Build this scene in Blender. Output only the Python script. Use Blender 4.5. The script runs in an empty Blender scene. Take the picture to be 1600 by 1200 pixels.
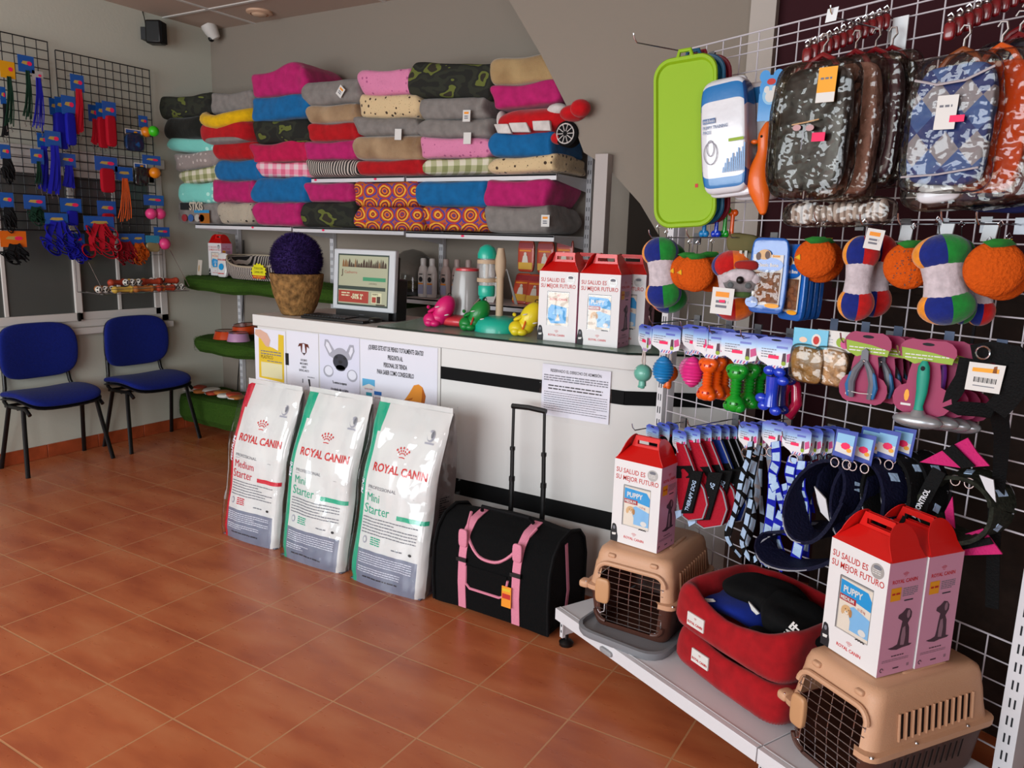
import bpy, math, random
from mathutils import Vector, Matrix, noise
random.seed(7)
scene = bpy.context.scene
COL = scene.collection
PI = math.pi

# ------------------------------------------------------------ camera frame
FPX, CXP, CYP, HEYE = 1216.0, 800.0, 600.0, 1.5
CAMPOS = Vector((0, 0, HEYE))
_v1 = Vector((-2050, 290, -FPX)); _v2 = Vector((750, 205, -FPX))
_a = (-_v1).normalized(); _b = _v2 - _a * _v2.dot(_a); _b.normalize(); _c = _a.cross(_b)
RC = Matrix((_a, _b, _c))
cam = bpy.data.cameras.new('camera'); cam.sensor_width = 36; cam.lens = FPX / 1600 * 36
cam.clip_start = 0.02; cam.clip_end = 60
camo = bpy.data.objects.new('camera', cam); COL.objects.link(camo)
camo.matrix_world = Matrix.Translation(CAMPOS) @ RC.to_4x4()
scene.camera = camo

def ray(px, py): return RC @ Vector((px - CXP, -(py - CYP), -FPX))
def at(px, py, x=None, y=None, z=None):
    """point of the photo's sight line on the world plane x=, y= or z="""
    d = ray(px, py)
    for i, v in enumerate((x, y, z)):
        if v is not None: return CAMPOS + d * ((v - CAMPOS[i]) / d[i])

# gondola (display rack) frame on the right
GP = Vector((-1.012, 2.818, 0)); GX = Vector((.899, -.437, 0)).normalized(); GN = Vector((.437, .899, 0)).normalized()
def gat(px, py, off=0.0):
    """point on a plane `off` metres in front of the wire grid"""
    d = ray(px, py); t = ((GP - CAMPOS).dot(GN) - off) / d.dot(GN)
    return CAMPOS + d * t
def rotz(a): return Matrix.Rotation(a, 4, 'Z')
def frame(p, xdir=Vector((1, 0, 0)), rz=0.0, tilt=0.0, roll=0.0):
    x = Vector(xdir).normalized(); z = Vector((0, 0, 1)); y = z.cross(x)
    m = Matrix((x, y, z)).transposed().to_4x4()
    return Matrix.Translation(p) @ m @ rotz(rz) @ Matrix.Rotation(tilt, 4, 'X') @ Matrix.Rotation(roll, 4, 'Y')
LX = Vector((0, 1, 0))        # left wall: right-hand direction when facing it

# ------------------------------------------------------------ world, lights, exposure
scene.view_settings.view_transform = 'Standard'; scene.view_settings.look = 'None'
scene.view_settings.gamma = 1.0; scene.view_settings.use_curve_mapping = False
scene.view_settings.exposure = 0.0
w = bpy.data.worlds.new('world'); scene.world = w; w.use_nodes = True
bgn = w.node_tree.nodes['Background']; bgn.inputs[0].default_value = (.62, .78, 1, 1); bgn.inputs[1].default_value = .6
def area(name, loc, target, sx, sy, power, col):
    l = bpy.data.lights.new(name, 'AREA'); l.shape = 'RECTANGLE'; l.size = sx; l.size_y = sy; l.energy = power; l.color = col
    o = bpy.data.objects.new(name, l); COL.objects.link(o); o.location = loc
    o.rotation_euler = (Vector(target) - Vector(loc)).to_track_quat('-Z', 'Y').to_euler(); return o
# daylight through the glazed shop front behind the photographer
area('shopfront_daylight', (-2.6, -2.1, 1.55), (-2.6, 2.6, 1.1), 4.3, 2.2, 246, (.92, .975, 1))
area('right_fill', (1.5, -2.1, 1.35), (-2.6, 2.4, 1.5), .9, 2.0, 42, (1, .94, .97))  # added fill lamp brightening side faces from the right, no known door

# ------------------------------------------------------------ materials
def lin(h):
    if isinstance(h, (tuple, list)): return tuple(h[:3]) + (1,)
    h = h.lstrip('#'); r = [int(h[i:i + 2], 16) / 255 for i in (0, 2, 4)]
    return tuple(c / 12.92 if c < .04045 else ((c + .055) / 1.055) ** 2.4 for c in r) + (1,)
_mc = {}
class NT:
    def __init__(s, name):
        s.m = bpy.data.materials.new(name); s.m.use_nodes = True; s.t = s.m.node_tree; s.b = s.t.nodes['Principled BSDF']
    def n(s, kind, **k):
        nd = s.t.nodes.new(kind)
        for a, v in k.items():
            if a.startswith('i_'):
                nd.inputs[int(a[2:])].default_value = v
            else: setattr(nd, a, v)
        return nd
    def l(s, a, ao, b, bi): s.t.links.new(a.outputs[ao], b.inputs[bi])
    def obj(s, scale=None, rot=None, rnd=False):
        tc = s.n('ShaderNodeTexCoord')
        mp = s.n('ShaderNodeMapping')
        if scale: mp.inputs['Scale'].default_value = scale if isinstance(scale, (tuple, list)) else (scale,) * 3
        if rot: mp.inputs['Rotation'].default_value = rot
        s.l(tc, 'Object', mp, 0)
        if rnd:
            oi = s.n('ShaderNodeObjectInfo'); c = s.n('ShaderNodeCombineXYZ'); s.t.links.new(s.math('MULTIPLY', oi.outputs['Random'], 17), c.inputs[0]); s.t.links.new(s.math('MULTIPLY', oi.outputs['Random'], 9), c.inputs[2]); s.l(c, 0, mp, 'Location')
        return mp
    def math(s, op, a, b=None, c=None):
        nd = s.n('ShaderNodeMath', operation=op)
        for i, v in enumerate((a, b, c)):
            if v is None: continue
            if isinstance(v, (int, float)): nd.inputs[i].default_value = v
            else: s.t.links.new(v, nd.inputs[i])
        return nd.outputs[0]
    def ramp(s, fac, stops, const=False):
        r = s.n('ShaderNodeValToRGB'); e = r.color_ramp
        if const: e.interpolation = 'CONSTANT'
        while len(e.elements) < len(stops): e.elements.new(.5)
        for i, (p, c) in enumerate(stops): e.elements[i].position = p; e.elements[i].color = lin(c)
        s.t.links.new(fac, r.inputs[0]); return r.outputs[0]
    def mix(s, fac, a, b):
        m = s.n('ShaderNodeMix', data_type='RGBA')
        for i, v in ((0, fac), (6, a), (7, b)):
            if isinstance(v, (int, float)): m.inputs[i].default_value = v
            elif isinstance(v, str): m.inputs[i].default_value = lin(v)
            else: s.t.links.new(v, m.inputs[i])
        return m.outputs[2]
    def base(s, out): s.t.links.new(out, s.b.inputs['Base Color'])
    def bump(s, out, strength=.3, dist=.004):
        b = s.n('ShaderNodeBump'); b.inputs['Strength'].default_value = strength; b.inputs['Distance'].default_value = dist
        s.t.links.new(out, b.inputs['Height']); s.l(b, 'Normal', s.b, 'Normal')
def M(name, col='#808080', rough=.6, metal=0.0, bump=None, coat=0.0, sheen=0.0, alpha=1.0, trans=0.0, emit=None, var=0.0, ior=1.45):
    """plain procedural material: colour with slight noise variation and optional bump=(scale, strength)"""
    if name in _mc: return _mc[name]
    k = NT(name); b = k.b
    b.inputs['Base Color'].default_value = lin(col); b.inputs['Roughness'].default_value = rough; b.inputs['Metallic'].default_value = metal
    if rough >= .7: b.inputs['Specular IOR Level'].default_value = .2
    b.inputs['Coat Weight'].default_value = coat; b.inputs['Coat Roughness'].default_value = .08
    if sheen: b.inputs['Sheen Weight'].default_value = sheen
    b.inputs['Alpha'].default_value = alpha; b.inputs['Transmission Weight'].default_value = trans; b.inputs['IOR'].default_value = ior
    if emit: b.inputs['Emission Color'].default_value = lin(col); b.inputs['Emission Strength'].default_value = emit
    if bump or var:
        mp = k.obj(); no = k.n('ShaderNodeTexNoise'); no.inputs['Scale'].default_value = bump[0] if bump else 12; no.inputs['Detail'].default_value = 3
        k.l(mp, 0, no, 0)
        if bump: k.bump(no.outputs[0], bump[1], .01)
        if var:
            c = lin(col); lo = tuple(max(0, x * (1 - var)) for x in c[:3]); hi = tuple(min(1, x * (1 + var)) for x in c[:3])
            k.base(k.ramp(no.outputs[0], [(.3, lo), (.7, hi)]))
    _mc[name] = k.m; return k.m

def fabric(name, col, sheen=.15, sc=22, st=.35):
    if name in _mc: return _mc[name]
    k = NT(name); mp = k.obj(); k.b.inputs['Roughness'].default_value = .9; k.b.inputs['Sheen Weight'].default_value = sheen; k.b.inputs['Specular IOR Level'].default_value = .2
    n1 = k.n('ShaderNodeTexNoise'); n1.inputs['Scale'].default_value = sc; n1.inputs['Detail'].default_value = 6; k.l(mp, 0, n1, 0)
    k.bump(n1.outputs[0], st, .012)
    c = lin(col); k.base(k.ramp(n1.outputs[0], [(.3, tuple(x * .8 for x in c[:3])), (.7, tuple(min(1, x * 1.12) for x in c[:3]))]))
    _mc[name] = k.m; return k.m

def m_camo():
    k = NT('camouflage_cotton'); mp = k.obj((3.2, 3.2, 6), (0, 0, .5), rnd=True); k.b.inputs['Roughness'].default_value = .9
    a = k.n('ShaderNodeTexNoise'); a.inputs['Scale'].default_value = 2.3; a.inputs['Detail'].default_value = 1.5; k.l(mp, 0, a, 0)
    k.base(k.ramp(a.outputs[0], [(0, '#14150f'), (.44, '#23261a'), (.535, '#191a13'), (.6, '#5b6226'), (.67, '#2a2417')], True)); return k.m
def m_cells(name, bg, fg, scale, size, fg2=None, rand=.55):
    k = NT(name); mp = k.obj(scale, rnd=True); k.b.inputs['Roughness'].default_value = .9; k.b.inputs['Sheen Weight'].default_value = .2
    v = k.n('ShaderNodeTexVoronoi'); v.inputs['Scale'].default_value = 1; v.inputs['Randomness'].default_value = rand; k.l(mp, 0, v, 0)
    v2 = k.n('ShaderNodeTexVoronoi'); v2.inputs['Scale'].default_value = 2.7; v2.inputs['Randomness'].default_value = 1; k.l(mp, 0, v2, 0)
    d = k.math('LESS_THAN', v.outputs['Distance'], size)
    e = k.math('LESS_THAN', v2.outputs['Distance'], size * .62)
    c = k.mix(e, bg, fg2 or fg) if fg2 else bg
    k.base(k.mix(d, c, fg))
    n = k.n('ShaderNodeTexNoise'); n.inputs['Scale'].default_value = 2; k.l(mp, 0, n, 0); k.bump(n.outputs[0], .3, .01); return k.m
def m_gingham(name, bg, mid, dark):
    k = NT(name); mp = k.obj(); sx = k.n('ShaderNodeSeparateXYZ'); k.l(mp, 0, sx, 0); k.b.inputs['Roughness'].default_value = .9
    def st(o, f): return k.math('GREATER_THAN', k.math('FRACT', k.math('MULTIPLY', o, f)), .5)
    xy = k.math('ADD', sx.outputs[0], sx.outputs[1])
    s = k.math('MULTIPLY', k.math('ADD', st(xy, 13), st(sx.outputs[2], 16)), .5)
    k.base(k.ramp(s, [(0, bg), (.25, mid), (.75, dark)], True)); return k.m
def m_zebra():
    k = NT('zebra_print_plush'); mp = k.obj((1, 1, .35)); wv = k.n('ShaderNodeTexWave'); wv.inputs['Scale'].default_value = 17; wv.inputs['Distortion'].default_value = 3.2
    wv.inputs['Detail'].default_value = 1; wv.inputs['Detail Scale'].default_value = .6; k.l(mp, 0, wv, 0); k.b.inputs['Roughness'].default_value = .9
    k.base(k.ramp(wv.outputs['Fac'], [(0, '#181516'), (.55, '#b9ada4')], True)); return k.m
def m_rings():
    k = NT('ring_print_cotton'); mp = k.obj(); sp = k.n('ShaderNodeSeparateXYZ'); k.l(mp, 0, sp, 0); k.b.inputs['Roughness'].default_value = .85
    xx = k.math('ADD', sp.outputs[0], k.math('MULTIPLY', sp.outputs[1], .9))
    gx = k.math('MULTIPLY', xx, 9); gz = k.math('ADD', k.math('MULTIPLY', sp.outputs[2], 12), .3)
    fx = k.math('SUBTRACT', k.math('FRACT', gx), .5); fz = k.math('SUBTRACT', k.math('FRACT', gz), .5)
    no = k.n('ShaderNodeTexNoise'); no.inputs['Scale'].default_value = 14; k.l(mp, 0, no, 0)
    d = k.math('SQRT', k.math('ADD', k.math('MULTIPLY', fx, fx), k.math('MULTIPLY', fz, fz)))
    d = k.math('ADD', d, k.math('MULTIPLY', no.outputs[0], .3))
    cell = k.n('ShaderNodeCombineXYZ'); k.t.links.new(k.math('FLOOR', gx), cell.inputs[0]); k.t.links.new(k.math('FLOOR', gz), cell.inputs[1])
    wn = k.n('ShaderNodeTexWhiteNoise'); k.l(cell, 0, wn, 0)
    d2 = k.math('ADD', d, k.math('MULTIPLY', wn.outputs['Value'], .5))
    k.base(k.ramp(d2, [(0, '#5c1418'), (.14, '#2b2f5e'), (.2, '#c98a2b'), (.28, '#a3231c'), (.36, '#51306a'), (.44, '#d66a16'), (.53, '#7a1f2a'), (.62, '#e0a12d'), (.72, '#b4321c'), (.82, '#4a3a86'), (.93, '#b5521f')], True)); return k.m
def m_fur(name, a, b):
    k = NT(name); mp = k.obj((6, 6, 6)); n = k.n('ShaderNodeTexNoise'); n.inputs['Scale'].default_value = 1; n.inputs['Detail'].default_value = 5; k.l(mp, 0, n, 0)
    k.b.inputs['Roughness'].default_value = .95; k.b.inputs['Sheen Weight'].default_value = .4
    k.base(k.ramp(n.outputs[0], [(.35, a), (.65, b)])); n2 = k.n('ShaderNodeTexNoise'); n2.inputs['Scale'].default_value = 30; k.l(mp, 0, n2, 0); k.bump(n2.outputs[0], .5, .004); return k.m
def m_floor():
    k = NT('terracotta_tile'); tc = k.n('ShaderNodeTexCoord'); mp = k.n('ShaderNodeMapping'); k.l(tc, 'Object', mp, 0)
    mp.inputs['Location'].default_value = (.2875, .0275, 0)
    br = k.n('ShaderNodeTexBrick'); br.offset = 0; br.squash = 1
    for nme, v in (('Scale', 1), ('Mortar Size', .0035), ('Mortar Smooth', .3), ('Brick Width', .3425), ('Row Height', .3425), ('Bias', 0)): br.inputs[nme].default_value = v
    br.inputs['Color1'].default_value = lin('#ab5a36'); br.inputs['Color2'].default_value = lin('#b7653f'); br.inputs['Mortar'].default_value = lin('#b98159')
    k.l(mp, 0, br, 0)
    m2 = k.n('ShaderNodeMapping'); m2.inputs['Scale'].default_value = (1.6, 5, 1); m2.inputs['Rotation'].default_value = (0, 0, -.25); k.l(tc, 'Object', m2, 0)
    n = k.n('ShaderNodeTexNoise'); n.inputs['Scale'].default_value = 1.6; n.inputs['Detail'].default_value = 5; k.l(m2, 0, n, 0)
    cl = k.ramp(n.outputs[0], [(.32, '#8b4025'), (.5, '#a95c36'), (.72, '#ba764c')])
    mx = k.n('ShaderNodeMix', data_type='RGBA', blend_type='MIX'); mx.inputs[0].default_value = .62
    k.l(br, 'Color', mx, 6); k.t.links.new(cl, mx.inputs[7])
    k.base(k.mix(br.outputs['Fac'], mx.outputs[2], '#b58058'))
    k.b.inputs['Roughness'].default_value = .34
    n3 = k.n('ShaderNodeTexNoise'); n3.inputs['Scale'].default_value = 9; k.l(m2, 0, n3, 0)
    k.t.links.new(k.math('ADD', k.math('MULTIPLY', n3.outputs[0], .22), .2), k.b.inputs['Roughness'])
    k.bump(k.math('MULTIPLY', br.outputs['Fac'], -1), .35, .002); return k.m

WHITE = M('white_paint', '#c9c5bf', .55); WALLL = M('left_wall_daylit', '#bfbfb1', .85, bump=(60, .06)); WALLG = M('grey_wall_paint', '#877d72', .85, bump=(60, .06))  # left wall: paler copy of the wall paint, daylight put into the colour
CEIL = M('ceiling_panel', '#b5a294', .9, bump=(120, .08)); PVC = M('white_window_frame', '#c6c2bc', .4)
METW = M('white_powder_coated_metal', '#cfcdd0', .35, coat=.2); STEEL = M('chrome_wire', '#c2c2c6', .18, 1.0)
BLK = M('black_plastic', '#0a0a0b', .4); BLKM = M('black_wire', '#16171a', .45); BLKF = M('black_nylon', '#0a0a0c', .8, bump=(200, .25))
INK = M('black_print', '#1a1a1e', .6); GREYP = M('grey_print', '#6f7078', .7); REDP = M('red_print', '#b5261f', .6); TURF = M('artificial_turf', '#3a5a1a', .95, bump=(260, 1.0), var=.45)
PAPER = M('white_paper', '#d3d2dc', .7); TAGW = M('white_card', '#cfccc8', .6); PINKT = M('pink_price_sticker', '#e51f58', .6); ORNG = M('orange_print', '#e08a1e', .6)
def film(name, rough=.05, bump=(11, .9), tint='#ffffff', k_=.75):
    """clear plastic film: transparent with a glossy reflection that grows at grazing angles"""
    k = NT(name); out = k.t.nodes['Material Output']; tr = k.n('ShaderNodeBsdfTransparent'); tr.inputs[0].default_value = lin(tint); gl = k.n('ShaderNodeBsdfGlossy'); gl.inputs['Roughness'].default_value = rough
    mp = k.obj(); no = k.n('ShaderNodeTexNoise'); no.inputs['Scale'].default_value = bump[0]; no.inputs['Detail'].default_value = 2; k.l(mp, 0, no, 0)
    b = k.n('ShaderNodeBump'); b.inputs['Strength'].default_value = bump[1]; b.inputs['Distance'].default_value = .02; k.l(no, 0, b, 'Height'); k.l(b, 0, gl, 'Normal')
    fr = k.n('ShaderNodeFresnel'); fr.inputs[0].default_value = 1.5; k.l(b, 0, fr, 'Normal'); mx = k.n('ShaderNodeMixShader')
    k.t.links.new(k.math('ADD', k.math('MULTIPLY', fr.outputs[0], k_), .02), mx.inputs[0]); k.l(tr, 0, mx, 1); k.l(gl, 0, mx, 2); k.l(mx, 0, out, 0); return k.m
FILM = film('clear_film', bump=(9, .15), k_=.4); FOIL = film('crinkled_clear_film', .07, (19, 1.0), '#f4f0ea', .85); PLF = film('plastic_overwrap', .08, (7, .9))

# ------------------------------------------------------------ mesh builder
class MB:
    def __init__(s, M0=None, warp=None): s.v = []; s.f = []; s.fm = []; s.mats = []; s.M = M0 or Matrix(); s.warp = warp
    def mi(s, m):
        if m not in s.mats: s.mats.append(m)
        return s.mats.index(m)
    def add(s, vs, fs, m):
        o = len(s.v)
        for p in vs:
            p = Vector(p)
            if s.warp: p = s.warp(p)
            s.v.append(s.M @ p)
        if isinstance(m, (list, tuple)): ms = [s.mi(x) for x in m]
        else: ms = [s.mi(m)] * len(fs)
        for f, k in zip(fs, ms): s.f.append([i + o for i in f]); s.fm.append(k)
        return s
    def box(s, x0, x1, y0, y1, z0, z1, m):
        vs = [(x, y, z) for x in (x0, x1) for y in (y0, y1) for z in (z0, z1)]
        return s.add(vs, [(0, 1, 3, 2), (4, 6, 7, 5), (0, 4, 5, 1), (2, 3, 7, 6), (0, 2, 6, 4), (1, 5, 7, 3)], m)
    def frus(s, b, t, z0, z1, m):
        """b,t = (x0,x1,y0,y1) at z0 and z1"""
        vs = [(b[0], b[2], z0), (t[0], t[2], z1), (b[0], b[3], z0), (t[0], t[3], z1), (b[1], b[2], z0), (t[1], t[2], z1), (b[1], b[3], z0), (t[1], t[3], z1)]
        return s.add(vs, [(0, 1, 3, 2), (4, 6, 7, 5), (0, 4, 5, 1), (2, 3, 7, 6), (0, 2, 6, 4), (1, 5, 7, 3)], m)
    def quad(s, a, b, c, d, m): return s.add([a, b, c, d], [(0, 1, 2, 3)], m)
    def prism(s, pts, y0, y1, m):
        """polygon in local xz (counter-clockwise seen from the front, -y), extruded y0..y1"""
        n = len(pts); vs = [(p[0], y0, p[1]) for p in pts] + [(p[0], y1, p[1]) for p in pts]
        fs = [tuple(range(n)), tuple(range(2 * n - 1, n - 1, -1))] + [(i, n + i, n + (i + 1) % n, (i + 1) % n) for i in range(n)]
        return s.add(vs, fs, m)
    def tube(s, pts, r, m, n=6, closed=False, flat=1.0):
        pts = [Vector(p) for p in pts]; N = len(pts); rs = r if isinstance(r, (list, tuple)) else [r] * N
        vs = []; up = None
        for i, p in enumerate(pts):
            if closed: t = pts[(i + 1) % N] - pts[i - 1]
            else: t = pts[min(i + 1, N - 1)] - pts[max(i - 1, 0)]
            if t.length < 1e-9: t = Vector((0, 0, 1))
            t.normalize()
            if up is None:
                up = Vector((0, 0, 1)) if abs(t.z) < .9 else Vector((1, 0, 0))
            a = up - t * up.dot(t)
            if a.length < 1e-6: a = t.orthogonal()
            a.normalize(); up = a; b = t.cross(a)
            for k in range(n):
                an = 2 * PI * k / n; vs.append(p + a * (math.cos(an) * rs[i]) + b * (math.sin(an) * rs[i] * flat))
        fs = []; L = N if closed else N - 1
        for i in range(L):
            j = (i + 1) % N
            for k in range(n): fs.append((i * n + k, i * n + (k + 1) % n, j * n + (k + 1) % n, j * n + k))
        if not closed: fs.append(tuple(range(n - 1, -1, -1))); fs.append(tuple((N - 1) * n + k for k in range(n)))
        return s.add(vs, fs, m)
    def strap(s, pts, w, t, m, wd=(1, 0, 0)):
        """flat ribbon along pts, width along wd"""
        pts = [Vector(p) for p in pts]; N = len(pts); wd = Vector(wd); vs = []
        ws = w if isinstance(w, (list, tuple)) else [w] * N
        for i, p in enumerate(pts):
            tg = (pts[min(i + 1, N - 1)] - pts[max(i - 1, 0)]).normalized()
            a = wd - tg * wd.dot(tg)
            if a.length < 1e-4: a = tg.orthogonal()
            a.normalize(); b = tg.cross(a)
            for q in ((-1, -1), (1, -1), (1, 1), (-1, 1)): vs.append(p + a * (q[0] * ws[i] / 2) + b * (q[1] * t / 2))
        fs = [(3, 2, 1, 0), tuple((N - 1) * 4 + k for k in range(4))]
        for i in range(N - 1):
            for k in range(4): fs.append((i * 4 + k, i * 4 + (k + 1) % 4, i * 4 + 4 + (k + 1) % 4, i * 4 + 4 + k))
        return s.add(vs, fs, m)
    def lathe(s, prof, m, n=24, c=(0, 0, 0), axis='z', sx=1, sy=1):
        vs = []; c = Vector(c)
        for r, z in prof:
            for k in range(n):
                a = 2 * PI * k / n; x, y = math.cos(a) * r * sx, math.sin(a) * r * sy
                vs.append(c + (Vector((x, y, z)) if axis == 'z' else Vector((x, z, y)) if axis == 'y' else Vector((z, x, y))))
        fs = [];
        for i in range(len(prof) - 1):
            for k in range(n):
                q = (i * n + k, i * n + (k + 1) % n, (i + 1) * n + (k + 1) % n, (i + 1) * n + k)
                fs.append(q if axis != 'y' else q[::-1])
        if prof[0][0] > 1e-5: fs.append(tuple(range(n - 1, -1, -1)) if axis != 'y' else tuple(range(n)))
        if prof[-1][0] > 1e-5:
            e = [(len(prof) - 1) * n + k for k in range(n)]; fs.append(tuple(e) if axis != 'y' else tuple(e[::-1]))
        return s.add(vs, fs, m)
    def ball(s, c, r, m, nu=16, nv=10, mf=None, rot=None):
        r = (r,) * 3 if isinstance(r, (int, float)) else r; vs = []; fs = []; mm = []
        c = Vector(c)
        for j in range(nv + 1):
            th = PI * j / nv
            for i in range(nu):
                ph = 2 * PI * i / nu; p = Vector((r[0] * math.sin(th) * math.cos(ph), r[1] * math.sin(th) * math.sin(ph), -r[2] * math.cos(th)))
                if rot: p = rot @ p
                vs.append(c + p)
        for j in range(nv):
            for i in range(nu):
                fs.append((j * nu + i, j * nu + (i + 1) % nu, (j + 1) * nu + (i + 1) % nu, (j + 1) * nu + i)); mm.append(mf(i / nu, j / nv) if mf else m)
        return s.add(vs, fs, mm)
    def surf(s, fn, nu, nv, m, mf=None, back=False):
        vs = [fn(i / nu, j / nv) for j in range(nv + 1) for i in range(nu + 1)]; fs = []; mm = []
        for j in range(nv):
            for i in range(nu):
                a = j * (nu + 1) + i; q = (a, a + 1, a + nu + 2, a + nu + 1); fs.append(q[::-1] if back else q); mm.append(mf((i + .5) / nu, (j + .5) / nv) if mf else m)
        return s.add(vs, fs, mm)
    def soft(s, w, d, h, m, n=10, k=4.5, seed=0, amp=.06, pinch=.12, c=(0, 0, 0), mf=None, sag=0.0):
        """pillow-like block"""
        vs = []; fs = []; mm = []; idx = {}
        def P(p):
            x, y, z = p; L = (abs(x) ** k + abs(y) ** k + abs(z) ** k) ** (1 / k); x, y, z = x / L, y / L, z / L
            z *= 1 - pinch * (abs(x) ** 4 + abs(y) ** 4) * .7 + .04
            x *= 1 - .06 * abs(z) ** 2; y *= 1 - .06 * abs(z) ** 2
            q = Vector((x * w / 2, y * d / 2, z * h / 2))
            nn = noise.noise_vector(Vector((q.x * 5 + seed * 7.3, q.y * 5, q.z * 8 + seed)))
            q += Vector((nn.x * w, nn.y * d, nn.z * h * .9)) * amp
            n2 = noise.noise(Vector((q.x * 14 + seed, q.y * 14, q.z * 20 - seed)))
            q += q.normalized() * n2 * amp * .12
            q.z -= sag * (1 - min(1, abs(x)) ** 2) * h
            return q + Vector(c)
        for ax in range(3):
            for sg in (-1, 1):
                for i in range(n):
                    for j in range(n):
                        q = []
                        for (di, dj) in ((0, 0), (1, 0), (1, 1), (0, 1)):
                            u = -1 + 2 * (i + di) / n; v = -1 + 2 * (j + dj) / n
                            u = math.sin(u * PI / 2) * .35 + u * .65; v = math.sin(v * PI / 2) * .35 + v * .65
                            p = [0, 0, 0]; p[ax] = sg; p[(ax + 1) % 3] = u; p[(ax + 2) % 3] = v
                            key = tuple(round(t, 4) for t in p)
                            if key not in idx: idx[key] = len(vs); vs.append(P(p))
                            q.append(idx[key])
                        fs.append(q if sg > 0 else q[::-1]); mm.append(mf(ax, sg, (i + .5) / n, (j + .5) / n) if mf else m)
        return s.add(vs, fs, mm)
    def text(s, body, size, m, x=0, z=0, y=-.0008, al='l', sx=1.0, bold=0.0, th=0.0):
        key = (body, al, bold)
        if key not in _tc:
            c = bpy.data.curves.new('t', 'FONT'); c.body = body; c.size = 1; c.align_x = {'l': 'LEFT', 'c': 'CENTER', 'r': 'RIGHT'}[al]; c.offset = bold; c.resolution_u = 2
            o = bpy.data.objects.new('t', c); me = bpy.data.meshes.new_from_object(o)
            _tc[key] = ([v.co.copy() for v in me.vertices], [tuple(p.vertices) for p in me.polygons])
            bpy.data.meshes.remove(me); bpy.data.objects.remove(o); bpy.data.curves.remove(c)
        V, Fc = _tc[key]
        return s.add([(x + v.x * size * sx, y, z + v.y * size) for v in V], Fc, m)
    def lines(s, x0, x1, z0, n, dz, t, m, y=-.0008, seed=1, fill=.8, center=False):
        """rows of small illegible print"""
        rr = random.Random(seed)
        for i in range(n):
            z = z0 - i * dz; L = (x1 - x0) * (1 if rr.random() < fill else rr.uniform(.4, .9)); xs = (x0 + x1) / 2 - L / 2 if center else x0; x = xs
            while x < xs + L - 1e-6:
                wl = min(rr.uniform(1.5, 6) * t, xs + L - x); s.quad((x, y, z), (x + wl, y, z), (x + wl, y, z + t), (x, y, z + t), m); x += wl + t * .7
        return s
    def rect(s, x0, x1, z0, z1, m, y=-.0006): return s.quad((x0, y, z0), (x1, y, z0), (x1, y, z1), (x0, y, z1), m)
    def disc(s, cx, cz, rx, rz, m, y=-.0006, n=20, a0=0, a1=2 * PI):
        return s.add([(cx + rx * math.cos(a0 + (a1 - a0) * i / n), y, cz + rz * math.sin(a0 + (a1 - a0) * i / n)) for i in range(n if abs(a1 - a0 - 2 * PI) < 1e-6 else n + 1)], [tuple(range(n if abs(a1 - a0 - 2 * PI) < 1e-6 else n + 1))], m)
    def poly(s, pts, m, y=-.0006): return s.add([(p[0], y, p[1]) for p in pts], [tuple(range(len(pts)))], m)
    def build(s, name, parent=None, label=None, mw=None, bevel=0, sub=0, solid=0, smooth=True, ang=38):
        me = bpy.data.meshes.new(name); me.from_pydata([tuple(v) for v in s.v], [], s.f)
        for m in s.mats: me.materials.append(m)
        me.polygons.foreach_set('material_index', s.fm)
        if smooth:
            me.polygons.foreach_set('use_smooth', [True] * len(s.f)); me.set_sharp_from_angle(angle=math.radians(ang))
        me.update()
        o = bpy.data.objects.new(name, me); COL.objects.link(o)
        if parent: o.parent = parent
        if mw is not None: o.matrix_world = mw
        if label: o['label'] = label
        if bevel: b = o.modifiers.new('b', 'BEVEL'); b.width = bevel; b.segments = 2; b.limit_method = 'ANGLE'; b.angle_limit = math.radians(40); b.harden_normals = False
        if solid: b = o.modifiers.new('s', 'SOLIDIFY'); b.thickness = solid; b.offset = 0
        if sub: b = o.modifiers.new('u', 'SUBSURF'); b.levels = sub; b.render_levels = sub
        return o
_tc = {}
def tag(o, label, cat, group=None):
    o['label'] = label; o['category'] = cat
    if group: o['group'] = group
    return o
def thing(name, label, cat, mw, group=None):
    o = bpy.data.objects.new(name, None); COL.objects.link(o); o.empty_display_size = .05; o.matrix_world = mw
    return tag(o, label, cat, group)
def struct(o): o['kind'] = 'structure'; return o
def kids(o): return [c for c in bpy.data.objects if c.parent == o]
def dup(o, mw, label, group=None, ch=None):
    """a copy of a thing with copies of its parts and sub-parts"""
    r = o.copy(); COL.objects.link(r); r.matrix_world = mw; r['label'] = label
    if group: r['group'] = group
    def rec(src, dst):
        for c in kids(src):
            d = c.copy(); COL.objects.link(d); d.parent = dst; d.matrix_parent_inverse = c.matrix_parent_inverse.copy(); d.matrix_basis = c.matrix_basis.copy(); rec(c, d)
    rec(o, r); return r

CAMX = Vector((.854, .52, 0)).normalized(); FWD = RC @ Vector((0, 0, -1))
def mpp(P): return (Vector(P) - CAMPOS).dot(FWD) / FPX      # metres per photo pixel at P
def gx(f=0.0): return GX.lerp(CAMX, f).normalized()

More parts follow.
